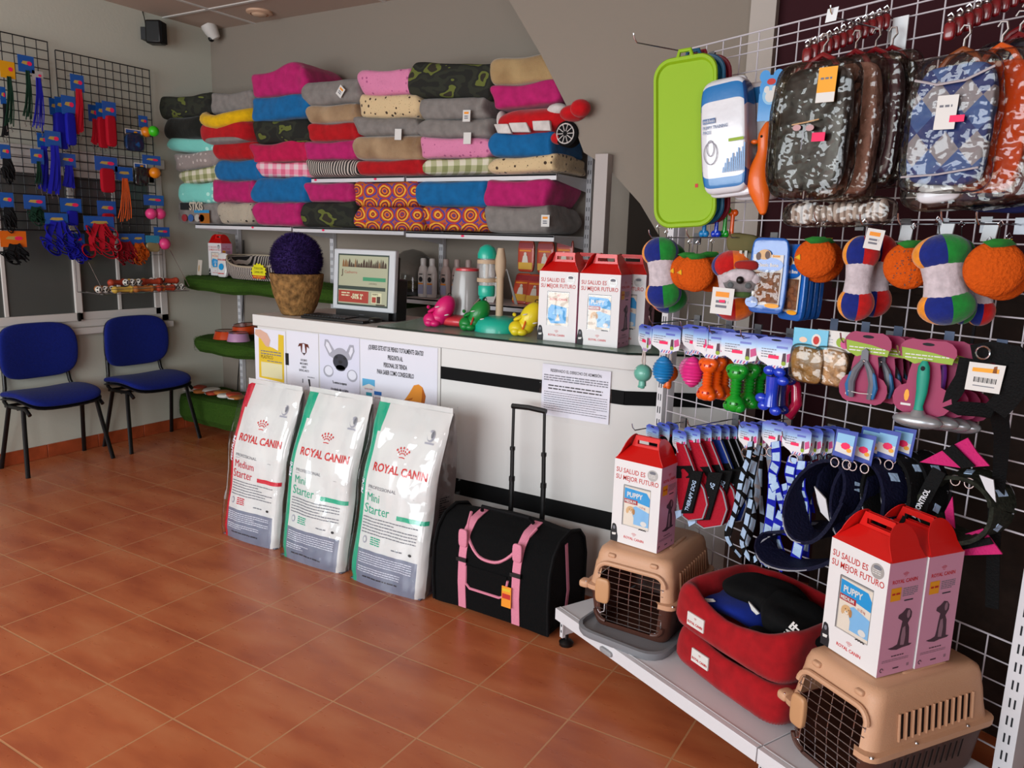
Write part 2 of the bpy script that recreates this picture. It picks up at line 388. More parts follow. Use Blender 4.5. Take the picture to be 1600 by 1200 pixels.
# ============================================================ SETTING
XL, YB, ZC = -5.127, 4.05, 2.94
MAROON = M('maroon_wall_paint', '#35141a', .8, bump=(60, .05)); BROWN = M('dark_brown_wood', '#241812', .7, bump=(18, .5), var=.3)
b = MB(); b.box(XL - .2, 2.6, -2.6, YB + .2, -.1, 0, m_floor()); struct(b.build('floor'))
b = MB(); b.box(XL - .2, 2.6, -2.6, YB + .2, ZC, ZC + .1, CEIL); struct(b.build('ceiling'))
WY0, WY1, WZ0, WZ1 = .55, 3.575, .832, 1.905      # window opening in the left wall
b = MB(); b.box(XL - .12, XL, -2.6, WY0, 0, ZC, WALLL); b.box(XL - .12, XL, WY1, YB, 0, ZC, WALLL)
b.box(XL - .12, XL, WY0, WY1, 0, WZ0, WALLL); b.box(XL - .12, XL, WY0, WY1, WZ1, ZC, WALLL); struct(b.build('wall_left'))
b = MB(); b.box(XL - .12, 2.6, YB, YB + .12, 0, ZC, WALLG); struct(b.build('wall_back'))
b = MB(); SD = [at(*q, y=3.56) for q in ((795, 0), (845, 85), (885, 165), (912, 238), (950, 262), (1000, 318), (1044, 392))]; sl = (SD[1][0] - SD[0][0]) / (SD[1][2] - SD[0][2])
b.prism([(-1.29, 0), (-.99, 0), (-.99, ZC), (SD[0][0] + sl * (ZC - SD[0][2]), ZC)] + [(p[0], p[2]) for p in SD], 3.56, 3.585, WALLG); struct(b.build('wall_stairs'))
b = MB(); b.box(-1.7, -.99, 3.99, 4.04, 0, 2.3, M('under_stairs_shade', '#2e2722', .9)); struct(b.build('wall_recess'))  # shade of the recess put into the wall colour
b = MB(); b.box(-.99, -.885, 3.5, 4.04, 0, ZC, M('pale_column_paint', '#b3aaa2', .8)); struct(b.build('trim_1'))
b = MB(); b.box(-.885, 2.5, 3.55, 3.7, 0, ZC, MAROON); struct(b.build('wall_maroon'))
b = MB(); b.box(2.5, 2.62, -2.6, YB, 0, ZC, WALLG); struct(b.build('wall_right'))
# shop front behind the photographer: wide glazed opening on the left half, right gap added for the fill lamp
b = MB(); b.box(XL, -4.95, -2.3, -2.2, 0, ZC, WALLG); b.box(-4.95, -.55, -2.3, -2.2, 0, .4, WALLG); b.box(-4.95, -.55, -2.3, -2.2, 2.78, ZC, WALLG); b.box(-.55, .95, -2.3, -2.2, 0, ZC, WALLG); b.box(2.05, 2.5, -2.3, -2.2, 0, ZC, WALLG); b.box(.95, 2.05, -2.3, -2.2, 2.4, ZC, WALLG); struct(b.build('wall_front'))
b = MB()
for x in (-4.65 + 1.2 * i for i in range(6)): b.box(x - .012, x + .012, -2.5, YB, ZC - .006, ZC, WHITE)
for y in (3.67 - .6 * i for i in range(10)): b.box(XL, 2.5, y - .012, y + .012, ZC - .0065, ZC, WHITE)
struct(b.build('trim_2'))
# skirting of terracotta tiles on the left wall
SK = M('terracotta_skirting', '#9c4626', .4, var=.2, bump=(14, .05)); GROUT = M('grout', '#a8765a', .8)
b = MB()
y = WY0 - .3
while y < YB:
    b.box(XL, XL + .012, y + .002, min(y + .34, YB - .001), 0, .085, SK); b.box(XL, XL + .008, y - .002, y + .002, 0, .083, GROUT); y += .3425
struct(b.build('baseboard_left', bevel=.002))
b = MB(); b.box(XL + .012, -.99, YB - .012, YB, 0, .085, SK); struct(b.build('baseboard_back'))
# sliding window
GLS = M('frosted_dark_glass', '#4a4c49', .4, bump=(3, .03), coat=.4)
b = MB()
b.box(XL - .03, XL + .02, WY0, WY1, WZ0, WZ0 + .05, PVC); b.box(XL - .03, XL + .02, WY0, WY1, WZ1 - .05, WZ1, PVC); b.box(XL - .03, XL + .02, WY1 - .055, WY1, WZ0, WZ1, PVC); b.box(XL - .03, XL + .02, WY0, WY0 + .055, WZ0, WZ1, PVC)
b.box(XL - .02, XL + .05, WY0 - .02, WY1 + .02, WZ0 - .045, WZ0, PVC); b.box(XL - .04, XL + .035, WY0 - .02, WY1 + .02, WZ1, WZ1 + .065, PVC)
win = struct(b.build('window_1', bevel=.004))
for (y0, y1, dx) in ((WY0 + .055, 1.35, 0), (1.35, 2.0, .02), (2.0, 2.935, .02), (2.905, WY1 - .05, 0)):
    b = MB(); X = XL - .018 + dx
    b.box(X, X + .03, y0, y0 + .045, WZ0 + .05, WZ1 - .05, PVC); b.box(X, X + .03, y1 - .045, y1, WZ0 + .05, WZ1 - .05, PVC)
    b.box(X, X + .03, y0, y1, WZ0 + .045, WZ0 + .1, PVC); b.box(X, X + .03, y0, y1, WZ1 - .1, WZ1 - .045, PVC); b.box(X + .012, X + .024, (y0 + y1) / 2 - .012 + (.0), (y0 + y1) / 2 + .012, WZ0 + .1, WZ1 - .1, PVC)
    s_ = b.build('sash', win, bevel=.003)
    b = MB(); b.box(X + .008, X + .014, y0 + .04, y1 - .04, WZ0 + .09, WZ1 - .09, GLS); b.build('pane', s_)
b = MB(); b.box(XL + .035, XL + .045, 2.895, 2.91, WZ0 + .045, WZ0 + .1, BLK); b.build('latch', win)

# ------------------------------------------------------------ ceiling and wall fittings
t = thing('ceiling_spotlight', 'round flush ceiling spotlight near the back wall', 'light', frame(Vector((-4.38, 3.86, ZC))))
b = MB(); b.lathe([(.085, 0), (.085, -.012), (.06, -.02), (.058, -.008)], M('lamp_ring', '#c9a58a', .5), 28); b.build('ring', t)
b = MB(); b.lathe([(0, -.03), (.04, -.028), (.052, -.018), (.055, -.006)], M('lamp_lens', '#d0ae92', .4), 24); b.build('lens', t)
t = thing('wall_speaker', 'small black loudspeaker high on the left wall', 'speaker', frame(Vector((-5.04, 3.535, 2.8)), LX, .5))
b = MB(); b.frus((-.045, .045, -.06, .05), (-.045, .045, -.06, .05), -.075, .075, BLK); b.build('cabinet', t, bevel=.012)
b = MB(); b.box(-.04, .04, -.064, -.059, -.068, .068, M('speaker_grille', '#1b1b1d', .7, bump=(400, .5))); b.build('grille', t, bevel=.003)
b = MB(); b.box(-.03, .03, .05, .085, -.05, .03, BLKM); b.tube([(0, .06, .03), (0, .07, .1), (.02, .09, .14)], .003, BLK); b.build('bracket', t)
t = thing('dome_camera', 'white surveillance camera in the ceiling corner above the back wall', 'security camera', frame(Vector((-4.985, 3.95, 2.90)), rz=-.5, tilt=.5))
b = MB(); b.lathe([(.052, .05), (.055, .03), (.05, 0), (.036, -.055), (.02, -.062), (0, -.063)], WHITE, 24); b.build('housing', t)
b = MB(); b.ball((0, -.028, -.046), .022, BLK); b.build('lens', t)
t = thing('wall_outlet', 'white multi socket strip on the wall under the turf shelf', 'outlet', frame(at(330, 572, y=4.045)))
b = MB(); b.box(-.095, .1, -.02, .004, -.05, .05, WHITE); b.build('plate', t, bevel=.006)
for i in range(3):
    b = MB(); b.lathe([(.02, 0), (.024, -.003), (.024, -.006), (.019, -.006), (.018, 0)], WHITE, 16, (-.05 + .055 * i, -.02, 0), 'y'); b.box(-.058 + .055 * i, -.042 + .055 * i, -.0225, -.02, -.012, .012, BLK); b.build('socket', t)
b = MB(); b.tube([at(380, 375, y=4.03), at(381, 440, y=4.03), at(378, 520, y=4.03), at(372, 590, y=4.03), at(370, 640, y=4.03)], .004, BLKM); tag(b.build('cable'), 'thin dark cable running down the back wall beside the slotted upright', 'cable')

# ------------------------------------------------------------ back wall shelving
SLOT = M('dark_slot', '#25262a', .8)
def upright(x, z0, z1, label, y=YB - .035, yw=.03):
    t = thing('slotted_upright', label, 'shelf post', Matrix.Translation((x, y, 0)), 'slotted posts on the back wall')
    b = MB(); b.box(-.016, .016, 0, yw, z0, z1, METW); z = z0 + .03
    while z < z1 - .04:
        for dx in (-.007, .007): b.rect(dx - .002, dx + .002, z, z + .022, SLOT, -.0006)
        z += .05
    b.build('post', t)
upright(-4.87, .03, 1.53, 'slotted wall post behind the turf shelves, nearest the left wall')
upright(-3.9, .03, 1.84, 'slotted wall post rising between the flower pot and the monitor')
upright(-2.965, .03, 1.84, 'slotted wall post behind the white shampoo bottles')
upright(-1.955, .03, 1.97, 'slotted wall post at the right end of the cushion shelves')
bx0, bx1 = at(930, 300, y=3.52)[0], at(950, 300, y=3.52)[0]
b = MB(); b.box(bx0, bx1, 3.5, 3.558, .0, at(940, 240, y=3.5)[2], M('pale_side_board', '#a59c98', .6)); tag(b.build('side_board', bevel=.002), 'tall narrow pale board standing right of the cushion shelves', 'board')
def shelf(x0, x1, z, label, y0=3.655, stickers=(), depth=None):
    t = thing('wall_shelf', label, 'shelf', Matrix.Translation(((x0 + x1) / 2, y0, z)), 'white metal shelves on the back wall'); h = (x1 - x0) / 2 - .003
    b = MB(); b.box(-h, h, 0, YB - y0 - .01, -.012, 0, METW); b.box(-h, h, 0, .012, -.032, 0, METW); b.build('board', t, bevel=.002)
    for sx in (-1, 1):
        b = MB(); X = sx * (h - .004); b.add([(X, .012, -.012), (X, YB - y0 - .01, -.012), (X, YB - y0 - .01, -.075), (X, .012, -.032)] + [(X - sx * .003, .012, -.012), (X - sx * .003, YB - y0 - .01, -.012), (X - sx * .003, YB - y0 - .01, -.075), (X - sx * .003, .012, -.032)], [(0, 1, 2, 3), (7, 6, 5, 4), (0, 4, 5, 1), (2, 6, 7, 3), (1, 5, 6, 2), (0, 3, 7, 4)], METW); b.build('bracket', t)
    for x in stickers:
        b = MB(); b.disc(x - (x0 + x1) / 2, -.016, .012, .006, PINKT, -.001); b.build('price_dot', t)
shelf(-4.87, -3.905, 1.535, 'lower cushion shelf nearest the left wall', stickers=(-4.27,))
shelf(-3.895, -2.97, 1.53, 'lower cushion shelf above the purple flower ball and the monitor', stickers=(-3.62,))
shelf(-2.96, -1.965, 1.52, 'lower cushion shelf above the shampoo bottles and red packets', stickers=(-2.55,))
shelf(-3.86, -2.97, 1.838, 'upper cushion shelf, left one under the zebra print bed', stickers=(-3.68, -3.19))
shelf(-2.96, -1.965, 1.835, 'upper cushion shelf, right one under the green checked and cream paw beds')
zb = at(700, 470, y=3.62)[2]
shelf(-2.96, -1.965, zb, 'white shelf behind the counter with shampoo bottles on it', y0=3.62)
shelf(-1.96, -1.72, zb - .01, 'short white shelf end behind the counter by the red packets', y0=3.68)

# turf covered shelves at the left
def turf(x0, x1, y0, y1, z, th, label, lip=.08):
    b = MB()
    def fn(u, v):   # v runs round the front edge, u along x
        x = x0 + (x1 - x0) * u; e = min(1, u / .1) ; e = math.sqrt(max(0, 1 - (1 - e) ** 2))
        return x, e
    prof = [(y1, 0), ((y0 + y1) / 2, .004), (y0 + .05, .003), (y0 + .015, -.008), (y0, -th * .35), (y0 + .004, -th * .75), (y0 + .03, -th), (y1, -th)]
    n = 26; vs = []; fs = []
    for i in range(n + 1):
        x, e = fn(i / n, 0)
        for j, (yy, zz) in enumerate(prof):
            q = noise.noise(Vector((x * 6, yy * 6, zz * 9))) * .012
            vs.append((x, y1 - (y1 - yy) * (.55 + .45 * e) + q, z + zz * (.4 + .6 * e) + q))
    m_ = len(prof)
    for i in range(n):
        for j in range(m_): fs.append((i * m_ + j, i * m_ + (j + 1) % m_, (i + 1) * m_ + (j + 1) % m_, (i + 1) * m_ + j))
    fs.append(tuple(range(m_))[::-1]); fs.append(tuple(n * m_ + k for k in range(m_)))
    b.add(vs, fs, TURF)
    # short blades of artificial grass
    rr = random.Random(int(z * 100)); vs = []; fs = []
    for k in range(int((x1 - x0) * 5200)):
        x = rr.uniform(x0 + .02, x1); s = rr.random(); e = min(1, (x - x0) / (x1 - x0) / .1); e = math.sqrt(max(0, 1 - (1 - e) ** 2))
        if s < .45: p = Vector((x, y1 - (y1 - rr.uniform(y0 + .01, y1)) * (.55 + .45 * e), z)); nn = Vector((0, -.2, 1))
        else: p = Vector((x, y1 - (y1 - y0) * (.55 + .45 * e) + .004, z - rr.uniform(0, th * .92) * (.4 + .6 * e))); nn = Vector((0, -1, .1))
        d = (nn + Vector((rr.uniform(-.6, .6), rr.uniform(-.3, .3), rr.uniform(-.5, .5)))).normalized() * rr.uniform(.006, .013); sd = Vector((.0014, 0, 0))
        i = len(vs); vs += [p - sd, p + sd, p + d]; fs.append((i, i + 1, i + 2))
    b.add(vs, fs, TURF)
    return tag(b.build('turf_shelf', smooth=False), label, 'shelf')
z1 = at(330, 436, y=3.6)[2]; z2 = at(330, 533, y=3.6)[2]
turf(at(277, 445, y=3.64)[0], -3.0, 3.6, 4.02, z1, .095, 'upper shelf wrapped in green artificial grass, behind the flower pot')
turf(at(294, 545, y=3.64)[0], -3.2, 3.6, 4.02, z2, .10, 'middle shelf wrapped in green artificial grass, holding the orange bowls')
turf(at(277, 640, y=3.70)[0], -3.4, 3.62, 4.02, at(330, 622, y=3.7)[2], .20, 'low dark green turf covered step standing near the floor by the second chair')

# ============================================================ PET BEDS AND CUSHIONS
FM = {'camo': m_camo(), 'grey': fabric('grey_plush', '#7d7773'), 'turq': m_cells('turquoise_dotted_satin', '#6fc0b4', '#a9dccf', 22, .28, rand=.3), 'gdot': m_cells('grey_dotted_fleece', '#8b7f7b', '#b8aca6', 24, .24, rand=.4),
      'ggin': m_gingham('green_gingham_cotton', '#cfc9b4', '#a8a882', '#7f8355'), 'pgin': m_gingham('pink_gingham_cotton', '#dcc3c6', '#e090a6', '#d2607f'),
      'red': fabric('red_plush', '#a81018'), 'blue': fabric('blue_cotton', '#0f5f96'), 'mag': fabric('magenta_cotton', '#ad1d62'), 'rose': fabric('crimson_pink_cotton', '#b41347'),
      'pawg': m_cells('grey_paw_print_fleece', '#a59a88', '#2e2a26', 26, .22, '#5c554b'), 'pawp': m_cells('pink_paw_print_fleece', '#d07ba0', '#a34f7c', 26, .2, '#b9648d'), 'pawc': m_cells('cream_paw_print_fleece', '#cdb389', '#3c2a1c', 25, .21, '#6d5336'),
      'beige': m_fur('beige_fur', '#a28665', '#7d5f42'), 'tan': m_fur('golden_beige_fur', '#a58a5e', '#8a6c45'), 'zebra': m_zebra(), 'rings': m_rings(), 'black': fabric('black_camouflage_fleece', '#191b17')}
YF = 3.6
def tagcard(parent, x, z, y, rot=0, logo=True, s=1.0):
    b = MB(Matrix.Translation((x, y, z)) @ Matrix.Rotation(rot, 4, 'Y')); b.box(-.021 * s, .021 * s, -.0006, .0006, -.026 * s, .026 * s, TAGW)
    if logo: b.rect(-.014 * s, .012 * s, .008 * s, .018 * s, ORNG, -.0012); b.lines(-.012 * s, .012 * s, -.004 * s, 2, .009 * s, .005 * s, GREYP, -.0012, 3)
    return b.build('price_tag', parent, smooth=False)
def _bed(px, mat, label, tagp=None, amp=.05, k=9, pinch=.03, name='pet_bed', rot=0, skew=0, seed=None, d=.40, yf=YF, peak=0, ledge=True, zz=None):
    x0, y0, x1, y1 = px; A = at(x0, (y0 + y1) / 2, y=yf); B = at(x1, (y0 + y1) / 2, y=yf); T = at((x0 + x1) / 2, y0, y=yf); Bo = at((x0 + x1) / 2, y1, y=yf)
    w = (B[0] - A[0]) * 1.05; h = (zz[1] - zz[0]) * 1.03
    mw = Matrix.Translation(((A[0] + B[0]) / 2, yf + d / 2, (zz[0] + zz[1]) / 2)) @ Matrix.Rotation(rot, 4, 'Y')
    t = thing(name, label, 'pet bed', mw, 'pet beds stacked on the back shelves')
    sd = seed if seed is not None else x0 * .37 + y0 * .11
    def warp(p):
        q = p.copy()
        if peak: q.z += peak * h * math.exp(-((q.x / w - .2) / .25) ** 2) * max(0, q.z / h + .3)
        # rolled rim: shallow dip in the middle of the upper front edge, and a seam fold near the right
        q.z -= .10 * h * math.exp(-((q.x / w) / .22) ** 2) * max(0, q.z / h)
        sd_ = sd * 3.1; up = max(0, q.z / h) * 2; q.z += h * up * ((.10 + .10 * math.sin(sd_)) * max(0, -q.x / w * 2) ** 4 + (.10 + .10 * math.cos(sd_ * 1.7)) * max(0, q.x / w * 2) ** 4) * (1 if q.y < .05 else .3)
        q.x += w * .03 * math.sin(q.z / h * 5 + sd_)
        q.y += .02 * math.exp(-((q.x / w - .36) / .04) ** 2) * (1 if q.y < 0 else 0)
        return q
    b = MB(warp=warp); b.soft(w, d, h, FM[mat], 14, k, sd, amp, pinch); b.build('cushion', t, sub=1)
    if tagp: tx = at(tagp[0], tagp[1], y=yf - .015) ; q = mw.inverted() @ tx; tagcard(t, q.x, q.z, q.y, tagp[2] if len(tagp) > 2 else 0, tagp[3] if len(tagp) > 3 else True, 1.15)
    return t
BQ = []
def bed(px, mat, label, **k): BQ.append((px, mat, label, k)); return len(BQ) - 1
def flush_beds(gapped=()):
    # neighbouring beds of one stack share a boundary height, and the lowest ones rest on their shelf
    Z = []
    for (px, mat, label, k) in BQ:
        x = (px[0] + px[2]) / 2; t_, b_ = at(x, px[1], y=YF)[2], at(x, px[3], y=YF)[2]; X = at(x, px[3], y=YF)[0]
        lo = 1.5375 if X < -3.9 else 1.5325 if X < -2.965 else 1.5225
        if X > -3.87:
            if (t_ + b_) / 2 > 1.84: lo = 1.8405
            else: t_ = min(t_, 1.803)
        Z.append([max(b_, lo), t_])
    for i in range(1, len(BQ)):
        a, b_ = BQ[i - 1][0], BQ[i][0]
        if b_[1] > a[1] and Z[i][1] > Z[i - 1][0]: m_ = (Z[i][1] + Z[i - 1][0]) / 2; Z[i][1] = m_ - .0005; Z[i - 1][0] = m_ + .0005
    return [_bed(px, mat, label, zz=Z[i], **k) for i, (px, mat, label, k) in enumerate(BQ)]
bed((243, 148, 326, 183), 'camo', 'camouflage pet bed on top of the leftmost stack, beside the small grey one', rot=.02)
bed((325, 143, 391, 177), 'grey', 'light grey pet bed on top of the second stack, above the yellow and red one', name='pet_bed')
bed((253, 179, 322, 217), 'black', 'dark camouflage pet bed just under the topmost one of the leftmost stack')
bed((259, 214, 333, 240), 'turq', 'turquoise dotted pet bed in the middle of the leftmost stack', rot=.06)
bed((266, 234, 334, 266), 'gdot', 'grey pet bed with pale dots under the turquoise one in the leftmost stack', rot=-.06)
bed((277, 260, 334, 286), 'ggin', 'green and white checked pet bed, smaller one in the leftmost stack', rot=-.08)
bed((276, 284, 331, 317), 'turq', 'turquoise dotted pet bed second from the bottom of the leftmost stack')
STARK = bed((274, 316, 338, 351), 'grey', 'printed bed with big letters and coloured pictures, bottom of the leftmost stack', amp=.03)
bed((332, 220, 394, 252), 'red', 'red pet bed under the yellow and red one in the second stack')
bed((331, 246, 404, 284), 'blue', 'blue pet bed above the magenta one in the second stack from the left')
bed((329, 279, 393, 318), 'mag', 'magenta pet bed resting on the small grey paw print one in the second stack')
bed((337, 314, 392, 349), 'pawg', 'grey beige pet bed with black paw prints, bottom of the second stack')
bed((390, 112, 473, 151), 'mag', 'magenta pet bed with a raised peak, top of the third stack', peak=.55)
bed((390, 146, 477, 188), 'blue', 'blue pet bed under the peaked magenta one, third stack', rot=-.02)
bed((391, 185, 480, 226), 'camo', 'camouflage pet bed in the middle of the third stack', rot=.02)
bed((386, 219, 475, 256), 'rose', 'crimson pink pet bed under the camouflage one, third stack', peak=.2)
bed((400, 249, 477, 278), 'pgin', 'pink and white checked pet bed, third stack from the left', rot=.03)
bed((389, 274, 474, 316), 'blue', 'bulging blue pet bed second from the bottom of the third stack')
bed((392, 315, 465, 354), 'mag', 'magenta pet bed at the bottom of the third stack, behind the turf shelf')
bed((470, 124, 557, 164), 'grey', 'grey pet bed with a tilted white price tag, top of the fourth stack', tagp=(532, 143, .7))
bed((476, 159, 556, 194), 'beige', 'beige fur pet bed just under the grey one with the tilted tag')
bed((478, 188, 553, 222), 'red', 'red pet bed in the fourth stack, between beige fur and magenta')
bed((474, 217, 553, 252), 'mag', 'magenta pet bed resting on the zebra print one')
bed((476, 246, 555, 278), 'zebra', 'zebra striped pet bed on the upper shelf, fourth stack')
bed((472, 282, 547, 317), 'mag', 'magenta pet bed lying on the camouflage one on the lower shelf, fourth stack')
bed((464, 313, 552, 356), 'camo', 'dark camouflage pet bed on the lower shelf above the flower pot')
bed((557, 108, 638, 151), 'pawp', 'pink paw print pet bed atop the fifth stack, beside the big camouflage one', rot=.05)
bed((556, 143, 651, 188), 'pawc', 'cream pet bed with brown paw prints right under the topmost pink one', rot=.06)
bed((552, 177, 650, 216), 'grey', 'grey pet bed with a blank white card at its right corner', tagp=(622, 210, 0, False), rot=.05)
bed((546, 205, 655, 252), 'beige', 'beige fur pet bed under the blank white card, fifth stack', rot=.03)
bed((554, 246, 657, 278), 'red', 'red pet bed at the bottom of the fifth stack on the upper shelf')
bed((549, 279, 651, 323), 'rings', 'pet bed with coloured ring pattern, upper one of the two above the monitor')
bed((551, 320, 657, 361), 'rings', 'pet bed with coloured ring pattern, lower one on the shelf above the monitor')
bed((634, 96, 766, 154), 'camo', 'large camouflage pet bed on top of the sixth stack', rot=.09)
bed((650, 147, 754, 190), 'grey', 'grey pet bed with printed price tag under the large camouflage one', tagp=(729, 181, 0), rot=.04)
bed((652, 180, 759, 217), 'grey', 'grey pet bed resting on the pink paw print one, sixth stack', rot=.04)
bed((651, 210, 761, 249), 'pawp', 'pink paw print pet bed with a blank white card, sixth stack', tagp=(730, 216, 0, False), rot=.03)
bed((655, 244, 763, 279), 'ggin', 'green and white checked pet bed on the right upper shelf')
bed((644, 278, 756, 324), 'blue', 'blue pet bed lying on an orange ring pattern one')
bed((658, 320, 757, 360), 'rings', 'pet bed with orange ring pattern under the blue one, right lower shelf')
bed((762, 84, 868, 132), 'tan', 'golden beige fur pet bed on top of the rightmost stack')
bed((765, 124, 874, 164), 'mag', 'magenta pet bed lying on the red plush car bed', rot=-.03)
bed((760, 203, 860, 247), 'blue', 'blue pet bed right under the red plush car bed')
bed((760, 240, 864, 278), 'pawc', 'cream paw print pet bed at the bottom of the rightmost upper stack', rot=-.03)
bed((755, 280, 852, 325), 'mag', 'long magenta pet bed at the right end of the lower shelf, on a grey one')
bed((756, 320, 856, 363), 'grey', 'grey pet bed with price tag at the right end of the lower shelf', tagp=(852, 345, 0))
BEDS = flush_beds(); t = BEDS[STARK]
b = MB(); LET = M('cream_print', '#b9ae9c', .8); b.text('STKIS', .075, LET, -.05, .02, -.211, bold=.03, sx=.8); b.box(-.15, -.04, -.2095, -.206, .02, .068, INK)
for x_, c_ in ((-.14, '#8d2f35'), (-.07, '#38598d'), (0, '#a9a39a'), (.045, '#a22f2b')): b.disc(x_ + .03, -.035, .03, .025, M('patch' + c_, c_, .8), -.2095)
b.rect(.06, .16, -.07, .0, M('ochre_print', '#9a5c22', .8), -.2095); b.rect(.0, .16, .0, .02, M('azure_print', '#3182b0', .8), -.21); b.build('print', t, smooth=False)
# yellow and red basket bed
x0, x1 = at(315, 200, y=YF)[0], at(392, 200, y=YF)[0]; zc = at(353, 200, y=YF)[2]; wd = x1 - x0; RD = FM['red']; YEL = fabric('yellow_plush', '#d9ab06')
t = thing('car_pet_bed', 'yellow and red plush basket bed with a grey band, second stack', 'pet bed', Matrix.Translation(((x0 + x1) / 2, YF + .10, zc + .008)), 'pet beds stacked on the back shelves')
b = MB(); b.soft(wd * 1.02, .34, .155, RD, 12, 4, 3, .02, .1, (0, 0, -.035)); b.build('body', t, sub=1)
b = MB(); b.soft(wd * .8, .32, .05, FM['grey'], 8, 4, 5, .02, .05, (.01, -.012, -.088)); b.build('band', t, sub=1)
b = MB(); pts = [(wd * .46 * math.cos(a), .15 * math.sin(a), .055 + .03 * abs(math.cos(a)) - (.03 if math.sin(a) < 0 else 0) * abs(math.sin(a))) for a in [2 * PI * i / 24 for i in range(24)]]; b.tube([(p[0], p[1] - .02, p[2] - .005) for p in pts], .043, YEL, 12, closed=True); b.build('rim', t)
# red plush car bed
P = at(830, 187, y=YF - .03); t = thing('car_pet_bed', 'red plush car shaped pet bed with white windows and a wheel', 'pet bed', Matrix.Translation((P[0], P[1] + .2, P[2])) @ Matrix.Rotation(-.02, 4, 'Y'), 'pet beds stacked on the back shelves')
RP = fabric('bright_red_plush', '#b80d16'); WP = fabric('white_plush', '#cfc8c4')
b = MB(); b.soft(.50, .40, .15, RP, 14, 3, 8, .03, .25, (-.02, 0, 0)); b.soft(.2, .3, .10, RP, 8, 2.6, 4, .02, .2, (.29, -.06, -.01)); b.build('body', t, sub=1)
b = MB()
for (x_, w_, s_) in ((-.165, .085, .012), (-.065, .105, .012), (.065, .1, .004)): b.prism([(x_ - w_ / 2 + s_, -.055), (x_ + w_ / 2 + s_, -.062), (x_ + w_ / 2 - s_, -.012), (x_ - w_ / 2 - s_, -.008)], -.212, -.19, WP)
b.build('window_patches', t, bevel=.004)
b = MB(); b.ball((.125, -.145, .045), (.06, .05, .033), WP); b.ball((-.235, -.10, .025), (.022, .05, .05), WP); b.build('headlights', t)
b = MB(); b.lathe([(.0, -.235), (.05, -.235), (.062, -.225), (.062, -.17), (0, -.17)], BLKF, 24, (.215, 0, -.085), 'y')
for i in range(10):
    a = 2 * PI * i / 10; b.tube([(.215 + .012 * math.cos(a), -.2365, -.085 + .012 * math.sin(a)), (.215 + .045 * math.cos(a), -.2365, -.085 + .045 * math.sin(a))], .0022, WP, 4)
b.tube([(.215 + .047 * math.cos(a), -.2365, -.085 + .047 * math.sin(a)) for a in [2 * PI * i / 20 for i in range(20)]], .003, WP, 4, closed=True); b.build('wheel', t)
b = MB(); b.ball((.315, -.275, .02), (.05, .05, .042), RP); b.ball((.25, -.22, .01), (.07, .06, .04), RP); b.build('nose', t)
b = MB(); b.ball((.16, -.2, -.1), (.04, .04, .03), RP); b.build('bumper', t)

# ============================================================ WAITING CHAIRS
CB = fabric('royal_blue_upholstery', '#08196a', .05, 90, .15); CF = M('black_tube', '#0e0e10', .35)
def make_chair(mw, label):
    t = thing('waiting_chair', label, 'chair', mw, 'waiting chairs under the window')
    def ws(p): return Vector((p.x, p.y, p.z + .028 * math.cos((p.y + .02) * 7) - .05 * (max(0, -p.y - .12) * 3) ** 2 * 2 + abs(p.x) ** 2 * .25))
    b = MB(warp=ws); b.soft(.475, .43, .052, CB, 12, 5, 1, .004, .15, (0, -.02, .435)); b.build('seat', t, sub=1)
    b = MB(warp=ws); b.soft(.47, .42, .018, CF, 10, 6, 1, .002, .05, (0, -.02, .405)); b.build('seat_shell', t)
    def wb(p): return Vector((p.x, p.y + (p.z - .62) * .12 - .045 * (1 - (p.x / .24) ** 2) * 0 - p.x * p.x * .5 + .02 - .03 * math.sin((p.z - .6) * 8), p.z))
    b = MB(warp=wb); b.soft(.475, .055, .335, CB, 12, 4.2, 2, .003, .0, (0, .095, .715)); b.build('backrest', t, sub=1)
    b = MB(warp=wb); b.soft(.465, .02, .325, CF, 10, 4.2, 2, .002, .0, (0, .12, .715)); b.build('back_shell', t)
    for s in (-1, 1):
        b = MB(); b.tube([(s * .225, -.12, .40), (s * .235, -.135, .30), (s * .268, -.195, .0)], .0145, CF, 10, flat=.7); b.build('leg', t)
        b = MB(); b.tube([(s * .225, .04, .41), (s * .232, .06, .32), (s * .262, .125, .0)], .0145, CF, 10, flat=.7); b.build('leg', t)
        b = MB(); b.tube([(s * .225, -.19, .375), (s * .225, -.15, .405), (s * .225, .06, .40), (s * .222, .10, .42), (s * .2, .125, .5), (s * .19, .145, .63)], .012, CF, 10); b.build('side_rail', t)
    b = MB(); b.tube([(-.225, -.05, .395), (.225, -.05, .395)], .01, CF, 8); b.tube([(-.225, .09, .395), (.225, .09, .395)], .01, CF, 8); b.build('cross_rail', t)
    return t
ch = make_chair(frame(Vector((-4.965, 3.275, 0)), LX), 'blue upholstered waiting chair next to the turf step, right one of the two')
dup(ch, frame(Vector((-4.965, 2.61, 0)), LX, rz=.0), 'blue upholstered waiting chair cut by the left edge of the photo')

